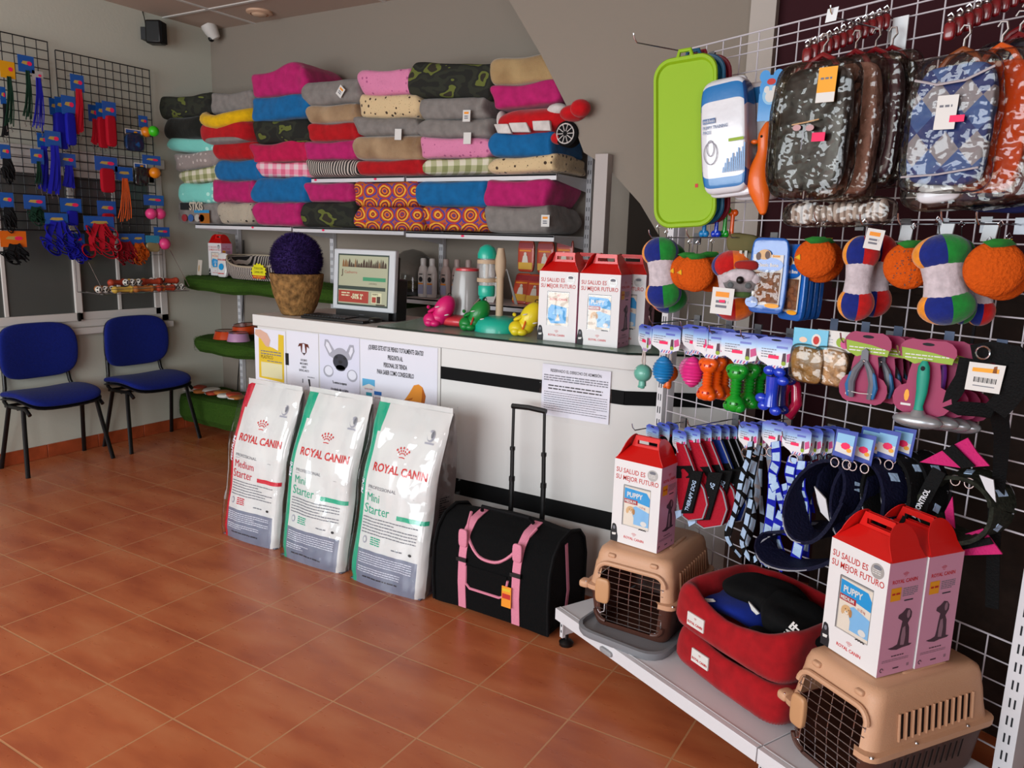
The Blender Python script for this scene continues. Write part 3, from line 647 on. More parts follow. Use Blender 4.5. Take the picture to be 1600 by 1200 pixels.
# ============================================================ COUNTER
CW = M('white_laminate', '#cbc9c6', .38); STP = M('black_stripe_vinyl', '#060607', .75); GLT = M('green_tinted_glass', '#a8ccbb', .22, alpha=.55); GE = M('dark_glass_edge', '#10201b', .1)
t = thing('shop_counter', 'long white shop counter with black stripes and a chamfered right corner', 'counter', Matrix())
def plan(o, back=3.40): return [(-3.325 - o, 2.858 - o), (-1.19 + o * .6, 2.858 - o), (-.80 + o, 3.085 - o * .3), (-.80 + o, back), (-3.325 - o, back)]
def slab(b, P, z0, z1, m):
    n = len(P); b.add([(p[0], p[1], z0) for p in P] + [(p[0], p[1], z1) for p in P], [tuple(range(n))[::-1], tuple(range(n, 2 * n))] + [(i, (i + 1) % n, n + (i + 1) % n, n + i) for i in range(n)], m)
b = MB(); slab(b, plan(0), .0, 1.0, CW); b.build('body', t)
b = MB(); slab(b, plan(.018), 1.0, 1.06, CW); b.build('countertop', t, bevel=.003)
b = MB(); b.box(-2.1, -1.19, 2.853, 2.859, .855, .912, STP); b.build('stripe', t); b = MB(); b.box(-2.1, -1.215, 2.853, 2.859, .318, .395, STP); b.build('stripe', t)
cx = Vector((.39, .227, 0)).normalized(); b = MB(frame(Vector((-1.19, 2.858, 0)), cx)); b.box(.0, .455, -.006, .001, .855, .912, STP); b.build('stripe', t)
b = MB(); b.box(-2.104, -2.1005, 2.8565, 2.859, 0, 1, M('joint', '#77736f', .7)); b.build('panel_joint', t)
b = MB(); g = at(612, 509, z=1.06)[0]
slab(b, [(g, 2.852), (-1.19, 2.850), (-.85, 3.05), (-.85, 3.38), (g - .1, 3.38)], 1.0605, 1.068, GLT); b.build('glass_plate', t)
b = MB(); b.box(g, -1.19, 2.848, 2.852, 1.0603, 1.0682, GE); b.add([(-1.19, 2.848, 1.0603), (-.85, 3.048, 1.0603), (-.85, 3.048, 1.0682), (-1.19, 2.848, 1.0682)], [(0, 1, 2, 3)], GE); b.build('glass_edge', t)

def poster(x0, x1, z0, z1, label, name='poster', mat=PAPER, y=2.857, th=.0012):
    w_, h_ = x1 - x0, z1 - z0; t = thing(name, label, 'notice', frame(Vector((x0, y - th, z0))))
    b = MB(); b.box(0, w_, 0, th, 0, h_, mat); b.build('sheet', t, smooth=False); return t, w_, h_
YC = 2.857
# 1 yellow carrier bag notice
x0, x1 = at(399, 560, y=YC)[0], at(447, 560, y=YC)[0]
t, w_, h_ = poster(x0, x1, .70, .985, 'yellow notice about plastic bags with a hand, at the left counter end')
YE = M('yellow_print', '#cfae22', .6); SKN = M('skin_print', '#c9a18e', .7); CR = M('cream_field', '#cfc9a0', .7)
b = MB(); X = lambda u: u * w_; Z = lambda v: v * h_
b.poly([(X(.12), Z(.06)), (X(.93), Z(.03)), (X(.95), Z(.92)), (X(.78), Z(.93)), (X(.76), Z(.62)), (X(.6), Z(.66)), (X(.34), Z(.70)), (X(.28), Z(.82)), (X(.14), Z(.83))], YE)
b.rect(X(.2), X(.88), Z(.09), Z(.37), CR, -.0011); b.poly([(X(.04), Z(.97)), (X(.02), Z(.88)), (X(.22), Z(.8)), (X(.36), Z(.68)), (X(.46), Z(.66)), (X(.52), Z(.8)), (X(.42), Z(.92)), (X(.2), Z(.98))], SKN, -.0012)
b.text('PLÁSTICO', .026, INK, X(.20), Z(.44), -.0012, sx=.8); b.lines(X(.2), X(.85), Z(.57), 2, .014, .006, GREYP, -.0012, 4); b.lines(X(.4), X(.88), Z(.395), 1, .01, .005, GREYP, -.0012, 5); b.build('print', t, smooth=False)
b = MB(); b.box(X(1.0), X(1.09), -.004, .001, Z(.38), Z(.60), BLK); b.build('clip', t)
# 2 collie notice
x0, x1 = at(449, 560, y=YC)[0], at(498, 560, y=YC)[0]
t, w_, h_ = poster(x0, x1, .69, .992, 'small white notice with a brown dog head above short lines of text')
b = MB(); RB = M('red_brown_print', '#5a2a20', .7)
b.poly([(X(.40), Z(.80)), (X(.36), Z(.74)), (X(.44), Z(.76)), (X(.46), Z(.66)), (X(.55), Z(.60)), (X(.63), Z(.66)), (X(.64), Z(.76)), (X(.72), Z(.73)), (X(.68), Z(.80)), (X(.54), Z(.815))], RB)
b.poly([(X(.51), Z(.80)), (X(.57), Z(.80)), (X(.60), Z(.66)), (X(.55), Z(.615)), (X(.49), Z(.66))], PAPER, -.001); b.disc(X(.55), Z(.635), X(.035), Z(.012), INK, -.0014)
for i, s_ in enumerate(('SI SE SIENTE', 'MAS SE SIENTE', 'SI SIENTE', 'SENTIR EL AFECTO')): b.text(s_, .0155, INK, X(.54), Z(.50 - .06 * i), -.001, 'c', .55, .01)
b.poly([(X(.66), Z(.20)), (X(.72), Z(.20)), (X(.74), Z(.08)), (X(.70), Z(.07))], INK, -.001); b.rect(X(.48), X(.51), Z(.12), Z(.19), GREYP, -.001); b.lines(X(.65), X(.9), Z(.23), 1, .01, .004, GREYP, -.001, 2); b.build('print', t, smooth=False)
# 3 bulldog notice
x0, x1 = at(500, 560, y=YC)[0], at(562, 560, y=YC)[0]
t, w_, h_ = poster(x0, x1, .685, .995, 'white notice with a pencil drawing of a bulldog puppy above two text lines', mat=M('bluish_paper', '#cdccdc', .7))
LG = M('light_grey_print', '#9c9ba6', .7); DG = M('dark_grey_print', '#3a3a42', .7)
b = MB()
b.poly([(X(.36), Z(.62)), (X(.24), Z(.66)), (X(.12), Z(.82)), (X(.14), Z(.92)), (X(.22), Z(.92)), (X(.34), Z(.80)), (X(.40), Z(.74))], LG); b.poly([(X(.16), Z(.82)), (X(.18), Z(.89)), (X(.24), Z(.86)), (X(.32), Z(.74)), (X(.26), Z(.70))], PAPER, -.001)
b.poly([(X(.68), Z(.76)), (X(.76), Z(.88)), (X(.86), Z(.88)), (X(.88), Z(.78)), (X(.80), Z(.64)), (X(.70), Z(.62))], LG); b.poly([(X(.74), Z(.74)), (X(.79), Z(.84)), (X(.84), Z(.84)), (X(.84), Z(.77)), (X(.78), Z(.68))], PAPER, -.001)
b.disc(X(.53), Z(.68), X(.19), Z(.13), LG, -.0009); b.disc(X(.53), Z(.58), X(.19), Z(.13), DG, -.0012); b.disc(X(.53), Z(.48), X(.12), Z(.05), DG, -.0012); b.disc(X(.53), Z(.58), X(.05), Z(.03), INK, -.0016); b.disc(X(.43), Z(.65), X(.035), Z(.022), INK, -.0016); b.disc(X(.64), Z(.65), X(.035), Z(.022), INK, -.0016)
b.disc(X(.22), Z(.40), X(.13), Z(.10), LG); b.disc(X(.82), Z(.38), X(.13), Z(.10), LG); b.disc(X(.23), Z(.41), X(.10), Z(.075), PAPER, -.001); b.disc(X(.82), Z(.39), X(.10), Z(.075), PAPER, -.001)
b.text('Tu entras te esperas', .019, INK, X(.5), Z(.21), -.0012, 'c', .62, .02); b.text('si te atiendo algo no ladres', .019, INK, X(.5), Z(.10), -.0012, 'c', .58, .02); b.build('print', t, smooth=False)
# 4 question sign
x0, x1 = at(563, 560, y=YC)[0], at(684, 560, y=YC)[0]
t, w_, h_ = poster(x0, x1, .66, .993, 'large white sign about a free kibble kit, with an orange hood picture')
b = MB(); TX = [('¿QUIERES ESTE KIT DE PIENSO TOTALMENTE GRATIS?', .90), ('PREGUNTA AL', .78), ('PERSONAL DE TIENDA', .665), ('PARA SABER COMO CONSEGUIRLO', .555)]
for s_, v in TX: b.text(s_, .031, INK, X(.47), Z(v - .03), -.001, 'c', .455, .02)
BL1 = M('sky_blue_print', '#4f9cc4', .6); BL2 = M('deep_blue_print', '#1d5fa8', .6); OB = M('orange_brown_print', '#cf8430', .7); OD = M('burnt_orange_print', '#a85a1c', .7)
b.rect(X(.03), X(.2), Z(.28), Z(.42), BL1); b.poly([(X(.03), Z(.28)), (X(.2), Z(.28)), (X(.2), Z(.32)), (X(.12), Z(.35)), (X(.03), Z(.30))], TAGW, -.001); b.text('ROYAL CANIN', .011, REDP, X(.115), Z(.26), -.001, 'c', .7); b.rect(X(.08), X(.16), Z(.17), Z(.22), M('teal_print', '#2f93a8', .6)); b.rect(X(.19), X(.29), Z(.2), Z(.255), BL2); b.text('ROYAL CANIN', .008, REDP, X(.24), Z(.15), -.001, 'c', .7)
b.poly([(X(.56), Z(.17)), (X(.84), Z(.14)), (X(.86), Z(.3)), (X(.82), Z(.42)), (X(.77), Z(.455)), (X(.71), Z(.43)), (X(.65), Z(.30)), (X(.60), Z(.21))], OB); b.poly([(X(.6), Z(.2)), (X(.7), Z(.25)), (X(.69), Z(.22)), (X(.62), Z(.18))], OD, -.001); b.poly([(X(.8), Z(.15)), (X(.84), Z(.14)), (X(.86), Z(.3)), (X(.82), Z(.42)), (X(.81), Z(.25))], OD, -.001)
b.build('print', t, smooth=False)
# 5 notice in a clear sleeve
x0, x1 = at(848, 600, y=YC)[0], at(955, 600, y=YC)[0]
t, w_, h_ = poster(x0, x1, .765, .985, 'white typed notice in a glossy clear sleeve taped over the upper black stripe', y=2.851)
b = MB(); b.text('RESERVADO EL DERECHO DE ADMISIÓN', .018, INK, X(.5), Z(.86), -.001, 'c', .72, .01)
b.lines(X(.03), X(.97), Z(.78), 3, .010, .0045, GREYP, -.001, 5); b.lines(X(.1), X(.9), Z(.585), 2, .013, .005, INK, -.001, 6, center=True); b.lines(X(.04), X(.97), Z(.46), 9, .0098, .0028, GREYP, -.001, 7); b.build('print', t, smooth=False)
b = MB()
def fs(u, v): return (-.008 + (w_ + .016) * u, -.003 - .004 * noise.noise(Vector((u * 4, v * 3, 2))) - (.010 * max(0, v - .85) / .15), -.02 + (h_ + .032) * v)
b.surf(fs, 16, 16, FILM); b.build('sleeve', t)

# ============================================================ DOG FOOD SACKS
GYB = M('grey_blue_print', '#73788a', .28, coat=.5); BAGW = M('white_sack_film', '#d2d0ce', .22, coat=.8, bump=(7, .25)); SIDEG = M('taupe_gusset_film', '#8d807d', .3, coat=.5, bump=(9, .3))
TEAL = M('emerald_sack_film', '#0aa07d', .2, coat=.8, bump=(14, .3)); CRIM = M('crimson_sack_film', '#c41230', .2, coat=.8, bump=(14, .3)); FRED = M('logo_red', '#c2181c', .5)
def crown(b, cx, cz, s, m, y=-.001):
    for i in range(5):
        a = (i - 2) * .40; ca, sa = math.sin(a), math.cos(a)
        for k, (r_, q) in enumerate(((1.08, .13), (.76, .105), (.48, .085))): b.disc(cx + ca * r_ * s * (1.15), cz + (sa * r_ - .25) * s, q * s, q * s * 1.15, m, y, 8)
    b.poly([(cx - .45 * s, cz - .24 * s), (cx - .42 * s, cz - .34 * s), (cx, cz - .30 * s), (cx + .42 * s, cz - .34 * s), (cx + .45 * s, cz - .24 * s), (cx, cz - .19 * s)], m, y)
def sack(mw, w, d, h, lean, col, line1, label, seed, sacktop=.0):
    t = thing('dog_food_sack', label, 'pet food sack', mw, 'dog food sacks leaning on the counter')
    def half(v):  # half depth at relative height
        return d / 2 * (1.0 if v < .55 else (1 - ((v - .55) / .45) ** 1.7 * .93)) * (.9 + .1 * min(1, v / .08))
    def wid(v): return w / 2 * (1 + .02 * math.sin(v * 5 + seed) - (.015 if v > .9 else 0) - (.03 if v < .04 else 0))
    def front(x, z):
        v = z / h; hd = half(v); u = abs(x) / wid(v); bul = 1 + .22 * (1 - min(1, u) ** 2) * (1 if v < .9 else .3)
        rr = noise.noise(Vector((x * 7 + seed, z * 6, 1))) * .010 + noise.noise(Vector((x * 25 + seed, z * 9, 4))) * .004
        cr = 1 - max(0, (u - .86) / .14) ** 2 * .35
        return -hd * bul * cr + lean * z + rr * (1 if v > .05 else v / .05)
    b = MB(); nu, nv = 26, 40
    mf = lambda u, v: (col if u < (.10 if v < .6 else .10 + (v - .6) * .14) else GYB if v < .20 and u < .93 else BAGW)
    b.surf(lambda u, v: ((u * 2 - 1) * wid(v), front((u * 2 - 1) * wid(v), v * h), v * h), nu, nv, BAGW, mf)
    # back and gusseted sides
    def side(sg):
        def f(u, v):
            hd = half(v); y0 = front(sg * wid(v), v * h); y1 = hd * 1.0 + lean * v * h; y = y0 + (y1 - y0) * u
            inn = (1 - abs(u * 2 - 1)) * (.012 + .055 * max(0, v - .45)) * 1.3
            return (sg * (wid(v) - inn), y, v * h)
        return f
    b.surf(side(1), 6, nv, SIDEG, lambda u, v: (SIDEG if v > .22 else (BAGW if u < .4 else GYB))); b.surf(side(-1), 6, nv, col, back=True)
    b.surf(lambda u, v: ((u * 2 - 1) * wid(v), half(v) + lean * v * h, v * h), 8, nv, BAGW, back=True)
    b.box(-w / 2 * .96, w / 2 * .96, -d / 2 * .88, d / 2 * .9, 0, .004, GYB)
    b.box(-w * .49, w * .49, lean * h - .003, lean * h + .003, h * .985, h + .022, BAGW)
    b.build('sack', t, ang=60)
    pr = MB(warp=lambda p: Vector((p.x, front(p.x, p.z) - .0016 + min(0, p.y) * .3, p.z))); X0 = -w / 2
    crown(pr, X0 + w * .53, h * .75, .036, FRED); pr.text('ROYAL CANIN', .047, FRED, X0 + w * .55, h * .645, 0, 'c', .95, .025)
    pr.text('PROFESSIONAL', .020, GREYP, X0 + w * .17, h * .545, 0, sx=1.15); pr.rect(X0 + w * .17, X0 + w * .8, h * .534, h * .536, GREYP)
    pr.text(line1, .052, col, X0 + w * .16, h * .473, 0, sx=.88); pr.text('Starter', .058, col, X0 + w * .14, h * .405, 0, sx=.88)
    zz = h * .405
    for i in range(12): pr.rect(X0 + w * (.60 + .031 * i), X0 + w * (.632 + .031 * i), zz, zz + .019, col)
    pr.lines(X0 + w * .14, X0 + w * .88, h * .378, 6, h * .017, .0042, GREYP, 0, int(seed))
    pr.disc(X0 + w * .2, h * .255, .012, .016, LG); pr.disc(X0 + w * .2, h * .255, .007, .010, BAGW, -.002); pr.lines(X0 + w * .28, X0 + w * .42, h * .272, 4, h * .012, .005, col, 0, 9); pr.lines(X0 + w * .58, X0 + w * .72, h * .235, 1, .01, .005, GREYP, 0, 3); pr.disc(X0 + w * .82, h * .235, .009, .006, INK, n=10)
    pr.lines(X0 + w * .14, X0 + w * .86, h * .176, 5, h * .0125, .0035, PAPER, 0, int(seed) + 3); pr.lines(X0 + w * .14, X0 + w * .72, h * .10, 3, h * .0125, .0035, PAPER, 0, int(seed) + 5, .5); pr.lines(X0 + w * .22, X0 + w * .7, h * .045, 1, .01, .006, DG, 0, 3)
    # globe mark top right
    pr.disc(X0 + w * .83, h * .875, .020, .024, LG, n=14); pr.disc(X0 + w * .82, h * .878, .015, .019, BAGW, -.002, 14); pr.disc(X0 + w * .845, h * .882, .007, .014, GREYP, -.003, 10); pr.rect(X0 + w * .77, X0 + w * .89, h * .832, h * .842, LG)
    pr.build('print', t, smooth=False)
    ps = MB(Matrix((Vector((0, 1, 0)), Vector((-1, 0, 0)), Vector((0, 0, 1)))).transposed().to_4x4(), warp=lambda p: Vector((p.x, 0, p.z)) + Vector((lean * p.z, -(wid(p.z / h) - (1 - abs(((p.x - 0) / max(.02, half(p.z / h))))) * (.012 + .055 * max(0, p.z / h - .45)) * 1.3) - .002, 0)))
    ps.lines(-d * .1, d * .32, h * .52, 22, h * .0125, .004, INK, 0, 4, .7)
    ps.build('side_print', t, smooth=False)
    pv = MB(); pv.text(line1.upper(), .036, PAPER, 0, 0, 0, sx=.9, bold=.03)
    q = []
    for p in pv.v: q.append(Vector((-w / 2 + .012 + .0 - p.z * .9 + .026, 0, h * .50 + p.x)))
    pv.v = [Vector((p.x, front(p.x, p.z) - .002, p.z)) for p in q]; pv.build('spine_print', t, smooth=False)
    # clear overwrap
    ov = MB(); rg = lambda x, z: noise.noise(Vector((x * 9 + seed, z * 7, 3))) * .010 + abs(noise.noise(Vector((x * 14 + seed * 2, z * 5, 8)))) * -.008
    ov.surf(lambda u, v: ((u * 2 - 1) * (wid(v) + .006), front((u * 2 - 1) * wid(v), v * h) - .012 + rg(u * w, v * h) - .004, v * (h + .03)), 26, 40, PLF)
    ov.surf(lambda u, v: (wid(v) + .008 + rg(u, v * h) + .02 * max(0, v - .6), front(wid(v), v * h) + (half(v) * 2 + .012) * u - .006, v * (h + .03)), 6, 40, PLF)
    ov.build('overwrap', t, ang=70)
    return t
sack(frame(Vector((-2.945, 2.505, 0)), Vector((1, .0, 0)), 0), .385, .155, .745, .17, CRIM, 'Medium', 'white dog food sack with a red side band, left one of the three', 3.1)
sack(frame(Vector((-2.505, 2.49, 0)), Vector((1, .0, 0)), 0), .40, .165, .755, .18, TEAL, 'Mini', 'white dog food sack with a green side band, middle one of the three', 5.7)
sack(frame(Vector((-2.06, 2.485, 0)), Vector((1, .0, 0)), 0), .405, .165, .765, .18, TEAL, 'Mini', 'white dog food sack with a green side band, next to the black pet trolley', 8.4)

# ============================================================ PET TROLLEY
PK = M('pink_webbing', '#cf7f95', .75, bump=(300, .3)); PKD = M('pink_piping', '#c9788e', .6); NYL = M('black_nylon_cloth', '#060607', .95, bump=(160, .3)); MSH = M('dark_mesh', '#111114', .9, bump=(300, .8))
t = thing('pet_trolley_bag', 'black wheeled pet carrier bag with pink straps and a raised telescopic handle', 'pet carrier', frame(Vector((-1.535, 2.575, .02)), Vector((1, 0, 0)), -.02))
wT, dT, hT = .545, .29, .375
def arc(u):   # profile of the bag over the top: u from front bottom to back bottom
    P = [(-.145, 0), (-.155, .12), (-.15, .24), (-.125, .31), (-.08, .355), (0, .375), (.08, .355), (.125, .31), (.145, .24), (.145, .12), (.14, 0)]
    f = u * (len(P) - 1); i = min(int(f), len(P) - 2); k = f - i; a, c_ = P[i], P[i + 1]; return (a[0] + (c_[0] - a[0]) * k, a[1] + (c_[1] - a[1]) * k)
b = MB(); b.surf(lambda u, v: ((u * 2 - 1) * wT / 2, arc(v)[0] * (1 - .03 * math.cos(u * 6)), arc(v)[1] + .008 * math.cos((u - .5) * 6) + noise.noise(Vector((u * 5, v * 6, 1))) * .005), 20, 40, NYL, back=True)
b.box(-wT / 2, wT / 2, -.143, .14, .0, .02, NYL); b.build('body', t, ang=60)
for s in (-1, 1):
    e = MB(); n = 30; e.add([(s * (wT / 2 - .002), arc(i / n)[0] * .99, arc(i / n)[1]) for i in range(n + 1)], [tuple(range(n + 1)) if s < 0 else tuple(range(n + 1))[::-1]], MSH)
    e.tube([(s * wT / 2, arc(i / n)[0], arc(i / n)[1]) for i in range(n + 1)], .007, BLKF, 6); ep = e.build('end_panel', t)
    e = MB(); e.strap([(s * (wT / 2 + .003), -.02, .005), (s * (wT / 2 + .008), -.01, .14), (s * (wT / 2 + .005), -.035, .335)], .018, .003, PK, (0, 1, 0)); e.build('pink_trim', ep)
def overp(x, u0, u1, off=.004): return [(x, arc(u0 + (u1 - u0) * i / 16)[0] - off * (1 if arc(u0 + (u1 - u0) * i / 16)[0] < 0 else -1) * .9, arc(u0 + (u1 - u0) * i / 16)[1] + off) for i in range(17)]
for x in (-.125, .13):
    b = MB(); b.strap(overp(x, 0.0, .5), .036, .004, PK); b.build('strap', t, label='pink webbing strap')
    b = MB(); b.box(x - .024, x + .024, -.166, -.150, .205, .22, BLK); b.build('buckle', t)
    b = MB(); b.soft(.042, .014, .07, PK, 6, 5, 1, .01, 0, (x, -.152, .30)); b.build('strap_pad', t)
b = MB(); b.tube([(-.12, -.03, .382), (-.11, -.045, .405), (.115, -.045, .405), (.125, -.03, .382)], .008, BLKF, 8); b.build('carry_handle', t)
pp = [(-.155 + .31 * i / 20, 0, .235 + .14 * abs(i / 10 - 1) ** 2.4) for i in range(21)]
def yz(z):
    for i in range(100):
        a = arc(i / 200)
        if a[1] >= z: return a[0]
    return -.05
b = MB(); b.tube([(p[0], yz(p[2]) - .006, p[2]) for p in pp], .0065, PKD, 6); b.build('flap_piping', t, label='pink piping')
b = MB(); b.tube([(-.105, -.158, .19), (-.102, -.163, .12), (-.08, -.164, .102), (.06, -.164, .102), (.085, -.164, .115), (.095, -.16, .18)], .0055, PKD, 6); b.build('pocket_piping', t, label='pink piping')
b = MB(); b.box(-.10, .09, -.1605, -.156, .108, .195, NYL); b.build('pocket', t, bevel=.002)
b = MB(); b.box(.075, .118, -.170, -.168, .075, .16, ORNG); b.rect(.078, .115, .11, .13, REDP, -.1705); b.rect(.078, .115, .14, .152, YE, -.1705); b.build('hang_tag', t)
for s in (-1, 1):
    b = MB(); b.tube([(.0 - .04 + s * .078 + .015, .15, .0), (-.04 + s * .078 + .015, .165, .36), (-.04 + s * .078 + .012, .17, .47)], .0115, BLK, 8); b.tube([(-.028 + s * .078, .17, .47), (-.032 + s * .077, .172, .60)], .009, BLK, 8); b.tube([(-.032 + s * .077, .172, .60), (-.036 + s * .075, .175, .785)], .0065, BLK, 8); b.lathe([(.013, .46), (.013, .48)], BLK, 10, (-.028 + s * .078, .17, 0)); b.lathe([(.0115, .595), (.0115, .61)], BLK, 10, (-.032 + s * .077, .172, 0)); b.build('handle_rod', t)
b = MB(); b.tube([(-.118, .175, .785), (-.036, .172, .79), (.046, .175, .785)], .0115, BLK, 8); b.build('handle_grip', t)
for sx in (-.24, .24):
    for sy in (-.11, .11):
        b = MB(); b.lathe([(.0, -.011), (.016, -.011), (.018, 0), (.016, .011), (0, .011)], BLK, 14, (sx, sy, -.0025), 'x'); b.build('wheel', t)

# ============================================================ GIFT BOXES OF DOG FOOD
BXW = M('white_carton', '#d6d3d3', .45); BXP = M('pink_carton', '#c98fa8', .5); BXR = M('red_carton', '#c81410', .4, coat=.3); BXRI = M('red_carton_fold', '#a8100e', .5); CYAN = M('cyan_print', '#1d8fc9', .35); MARR = M('dark_red_print', '#a01a2a', .5); PBL = M('pale_blue_print', '#7aaed6', .4); TNP = M('puppy_tan_print', '#c9a274', .6); CRP = M('cream_print_paw', '#d6cbbd', .6); SEP = M('sepia_print', '#4a3440', .6); SEPL = M('light_sepia_print', '#92707f', .6); AMB = M('amber_print', '#e0981a', .5); SIL = M('silver_foil_seal', '#a9a8a6', .35, .3)
bw, bd, bh = .182, .124, .298
def dogsil(b, X, Z, s, m, m2, y):
    # sitting puppy seen from the side
    b.poly([(X + s * a, Z + s * c_) for a, c_ in ((-.5, .06), (-.36, .0), (-.12, -.04), (.1, 0), (.42, .02), (.5, .07), (.36, .1), (.34, .3), (.3, .62), (.22, .78), (.34, .96), (.34, 1.12), (.24, 1.24), (.08, 1.28), (-.06, 1.16), (-.2, 1.1), (-.22, 1.0), (-.1, .93), (-.02, .88), (-.06, .6), (-.08, .36), (-.12, .14), (-.3, .08))], m, y)
    b.poly([(X + s * a, Z + s * c_) for a, c_ in ((.0, .1), (.16, .08), (.18, .4), (.12, .7), (.02, .66), (-.01, .38))], m2, y - .0004); b.disc(X + s * .2, Z + s * 1.08, s * .07, s * .14, m2, y - .0004, 10)
def kitbox(mw, label, group='red and white dog food gift boxes', royal=False, top=True):
    t = thing('gift_box', label, 'gift box', mw, group)
    b = MB(); b.add([(-bw / 2, -bd / 2, 0), (bw / 2, -bd / 2, 0), (bw / 2, bd / 2, 0), (-bw / 2, bd / 2, 0), (-bw / 2, -bd / 2, bh), (bw / 2, -bd / 2, bh), (bw / 2, bd / 2, bh), (-bw / 2, bd / 2, bh)], [(3, 2, 1, 0), (4, 5, 6, 7), (0, 1, 5, 4), (1, 2, 6, 5), (2, 3, 7, 6), (3, 0, 4, 7)], [BXW, BXW, BXW, BXP, BXW, BXP]); b.build('carton', t, smooth=False)
    f = -bd / 2 - .0005
    b = MB(); b.text('SU SALUD ES', .0235, REDP, -.083, .254, f, sx=.84, bold=.01); b.text('SU MEJOR FUTURO', .0235, REDP, -.083, .229, f, sx=.82, bold=.01)
    b.disc(.058, .266, .0195, .0195, SIL, f - .0006, 24); b.lines(.044, .071, .268, 3, .005, .002, TAGW, f - .0012, 2); b.disc(.058, .275, .012, .006, GREYP, f - .001, 12)
    crown(b, .0, .040, .009, FRED, f); b.text('ROYAL CANIN', .0125, FRED, .0, .022, f, 'c', .95, .02)
    # small dark spaniel at the lower left corner
    b.poly([(-.092, .0), (-.064, .0), (-.063, .022), (-.067, .036), (-.069, .052), (-.073, .062), (-.081, .065), (-.087, .061), (-.089, .045), (-.093, .03)], INK, f); b.disc(-.079, .05, .005, .007, GREYP, f - .0005, 8); b.poly([(-.087, .03), (-.07, .032), (-.072, .024), (-.085, .022)], TAGW, f - .0005); b.build('front_print', t, smooth=False)
    # window with the pack behind it
    W0, W1, V0, V1 = -.048, .055, .068, .212
    b = MB(); b.poly([(W0, V0), (W1, V0), (W1, V1), (W0, V1)], SIL, f); b.rect(W0 - .0015, W0, V0, V1, DG, f - .0008); b.rect(W0, W1, V1, V1 + .0015, DG, f - .0008)
    wo = b.build('window', t, smooth=False)
    b = MB()
    if royal:
        b.rect(W0 + .004, W1 - .003, V0 + .002, V1 - .003, CRP, f - .0006); crown(b, .004, V1 - .018, .008, FRED, f - .001); b.text('ROYAL CANIN', .013, FRED, .004, V1 - .036, f - .001, 'c', .95, .02)
        b.poly([(W0 + .005, V0 + .03), (W0 + .02, V0 + .008), (W1 - .012, V0 + .012), (W1 - .01, V0 + .078), (W0 + .02, V0 + .09), (W0 + .005, V0 + .07)], CYAN, f - .001); b.poly([(.004, V0 + .055), (.016, V0 + .022), (-.008, V0 + .02)], CRP, f - .0014); b.poly([(-.012, V0 + .07), (.02, V0 + .07), (.03, V0 + .05), (-.02, V0 + .048)], PBL, f - .0013)
    else:
        b.rect(W0 + .004, W1 - .001, V0 + .003, V1 - .004, CRP, f - .0006); b.poly([(W0 + .004, V1 - .045), (W1 - .001, V1 - .058), (W1 - .001, V1 - .03), (W1 - .014, V1 - .012), (W0 + .004, V1 - .008)], CYAN, f - .001); b.text('PUPPY', .024, TAGW, W0 + .013, V1 - .038, f - .0014, sx=.88, bold=.03)
        b.rect(W0 + .004, W0 + .056, V1 - .062, V1 - .046, MARR, f - .0013); b.text('MEDIUM', .0135, TAGW, W0 + .007, V1 - .0585, f - .0018, sx=.85, bold=.03); b.text('11-25 kg', .010, MARR, W0 + .062, V1 - .069, f - .0014, sx=.7)
        b.poly([(W0 + .035, V0 + .012), (W1 - .001, V0 + .012), (W1 - .001, V1 - .08), (W0 + .05, V1 - .066), (W0 + .035, V1 - .075)], PBL, f - .001); b.disc(W1 - .02, V0 + .022, .012, .009, TAGW, f - .0016, 14)
        b.disc(W0 + .03, V1 - .083, .0145, .0125, TNP, f - .0015, 16); b.disc(W0 + .018, V1 - .088, .005, .011, TNP, f - .0017, 10); b.disc(W0 + .043, V1 - .088, .005, .011, M('ear_print', '#a9794a', .6), f - .0017, 10); b.poly([(W0 + .014, V0 + .004), (W0 + .044, V0 + .004), (W0 + .044, V0 + .035), (W0 + .037, V0 + .052), (W0 + .02, V0 + .052), (W0 + .013, V0 + .035)], CRP, f - .0014); b.disc(W0 + .03, V1 - .09, .006, .0045, CRP, f - .002, 10)
        for q in (-.004, .006): b.disc(W0 + .031 + q, V1 - .081, .0014, .0016, INK, f - .0024, 6)
        b.disc(W0 + .031, V1 - .0875, .0018, .0013, INK, f - .0024, 6)
        for i in range(7): b.disc(W1 - .035 + .004 * i, V0 - .001 + .0018 * (i % 2), .0026, .002, INK, f - .002, 6)
    b.build('pack', wo, smooth=False)
    b = MB(); b.surf(lambda u, v: (W0 + (W1 - W0) * u, f - .003 - .0025 * noise.noise(Vector((u * 5, v * 6, 5))), V0 + (V1 - V0) * v), 10, 12, FILM); b.build('film', wo)
    sm = Matrix.Translation((bw / 2, 0, 0)) @ rotz(PI / 2)
    b = MB(sm); f2 = -.0006; crown(b, -.005, .262, .009, FRED, f2); b.text('ROYAL CANIN', .0135, FRED, -.005, .243, f2, 'c', .95, .02); b.rect(-.048, -.014, .198, .232, AMB, f2); b.lines(-.044, -.018, .214, 1, .01, .005, REDP, f2 - .0005, 4); b.lines(-.008, .042, .226, 5, .0048, .0022, GREYP, f2, 6); b.rect(.0, .03, .193, .1965, DG, f2); dogsil(b, .005, .068, .082, SEP, SEPL, f2); b.lines(-.02, .022, .048, 1, .01, .003, SEP, f2, 4); b.lines(-.05, .04, .04, 2, .004, .0018, SEPL, f2, 5); b.tube([(-.048 + .005 * math.cos(a * .7), f2, .017 + .005 * math.sin(a * .7)) for a in range(8)], .0009, INK, 4); b.lines(-.01, .01, .014, 1, .01, .0035, SEP, f2, 8); b.rect(.037, .045, .014, .022, SEPL, f2); b.build('side_print', t, smooth=False)
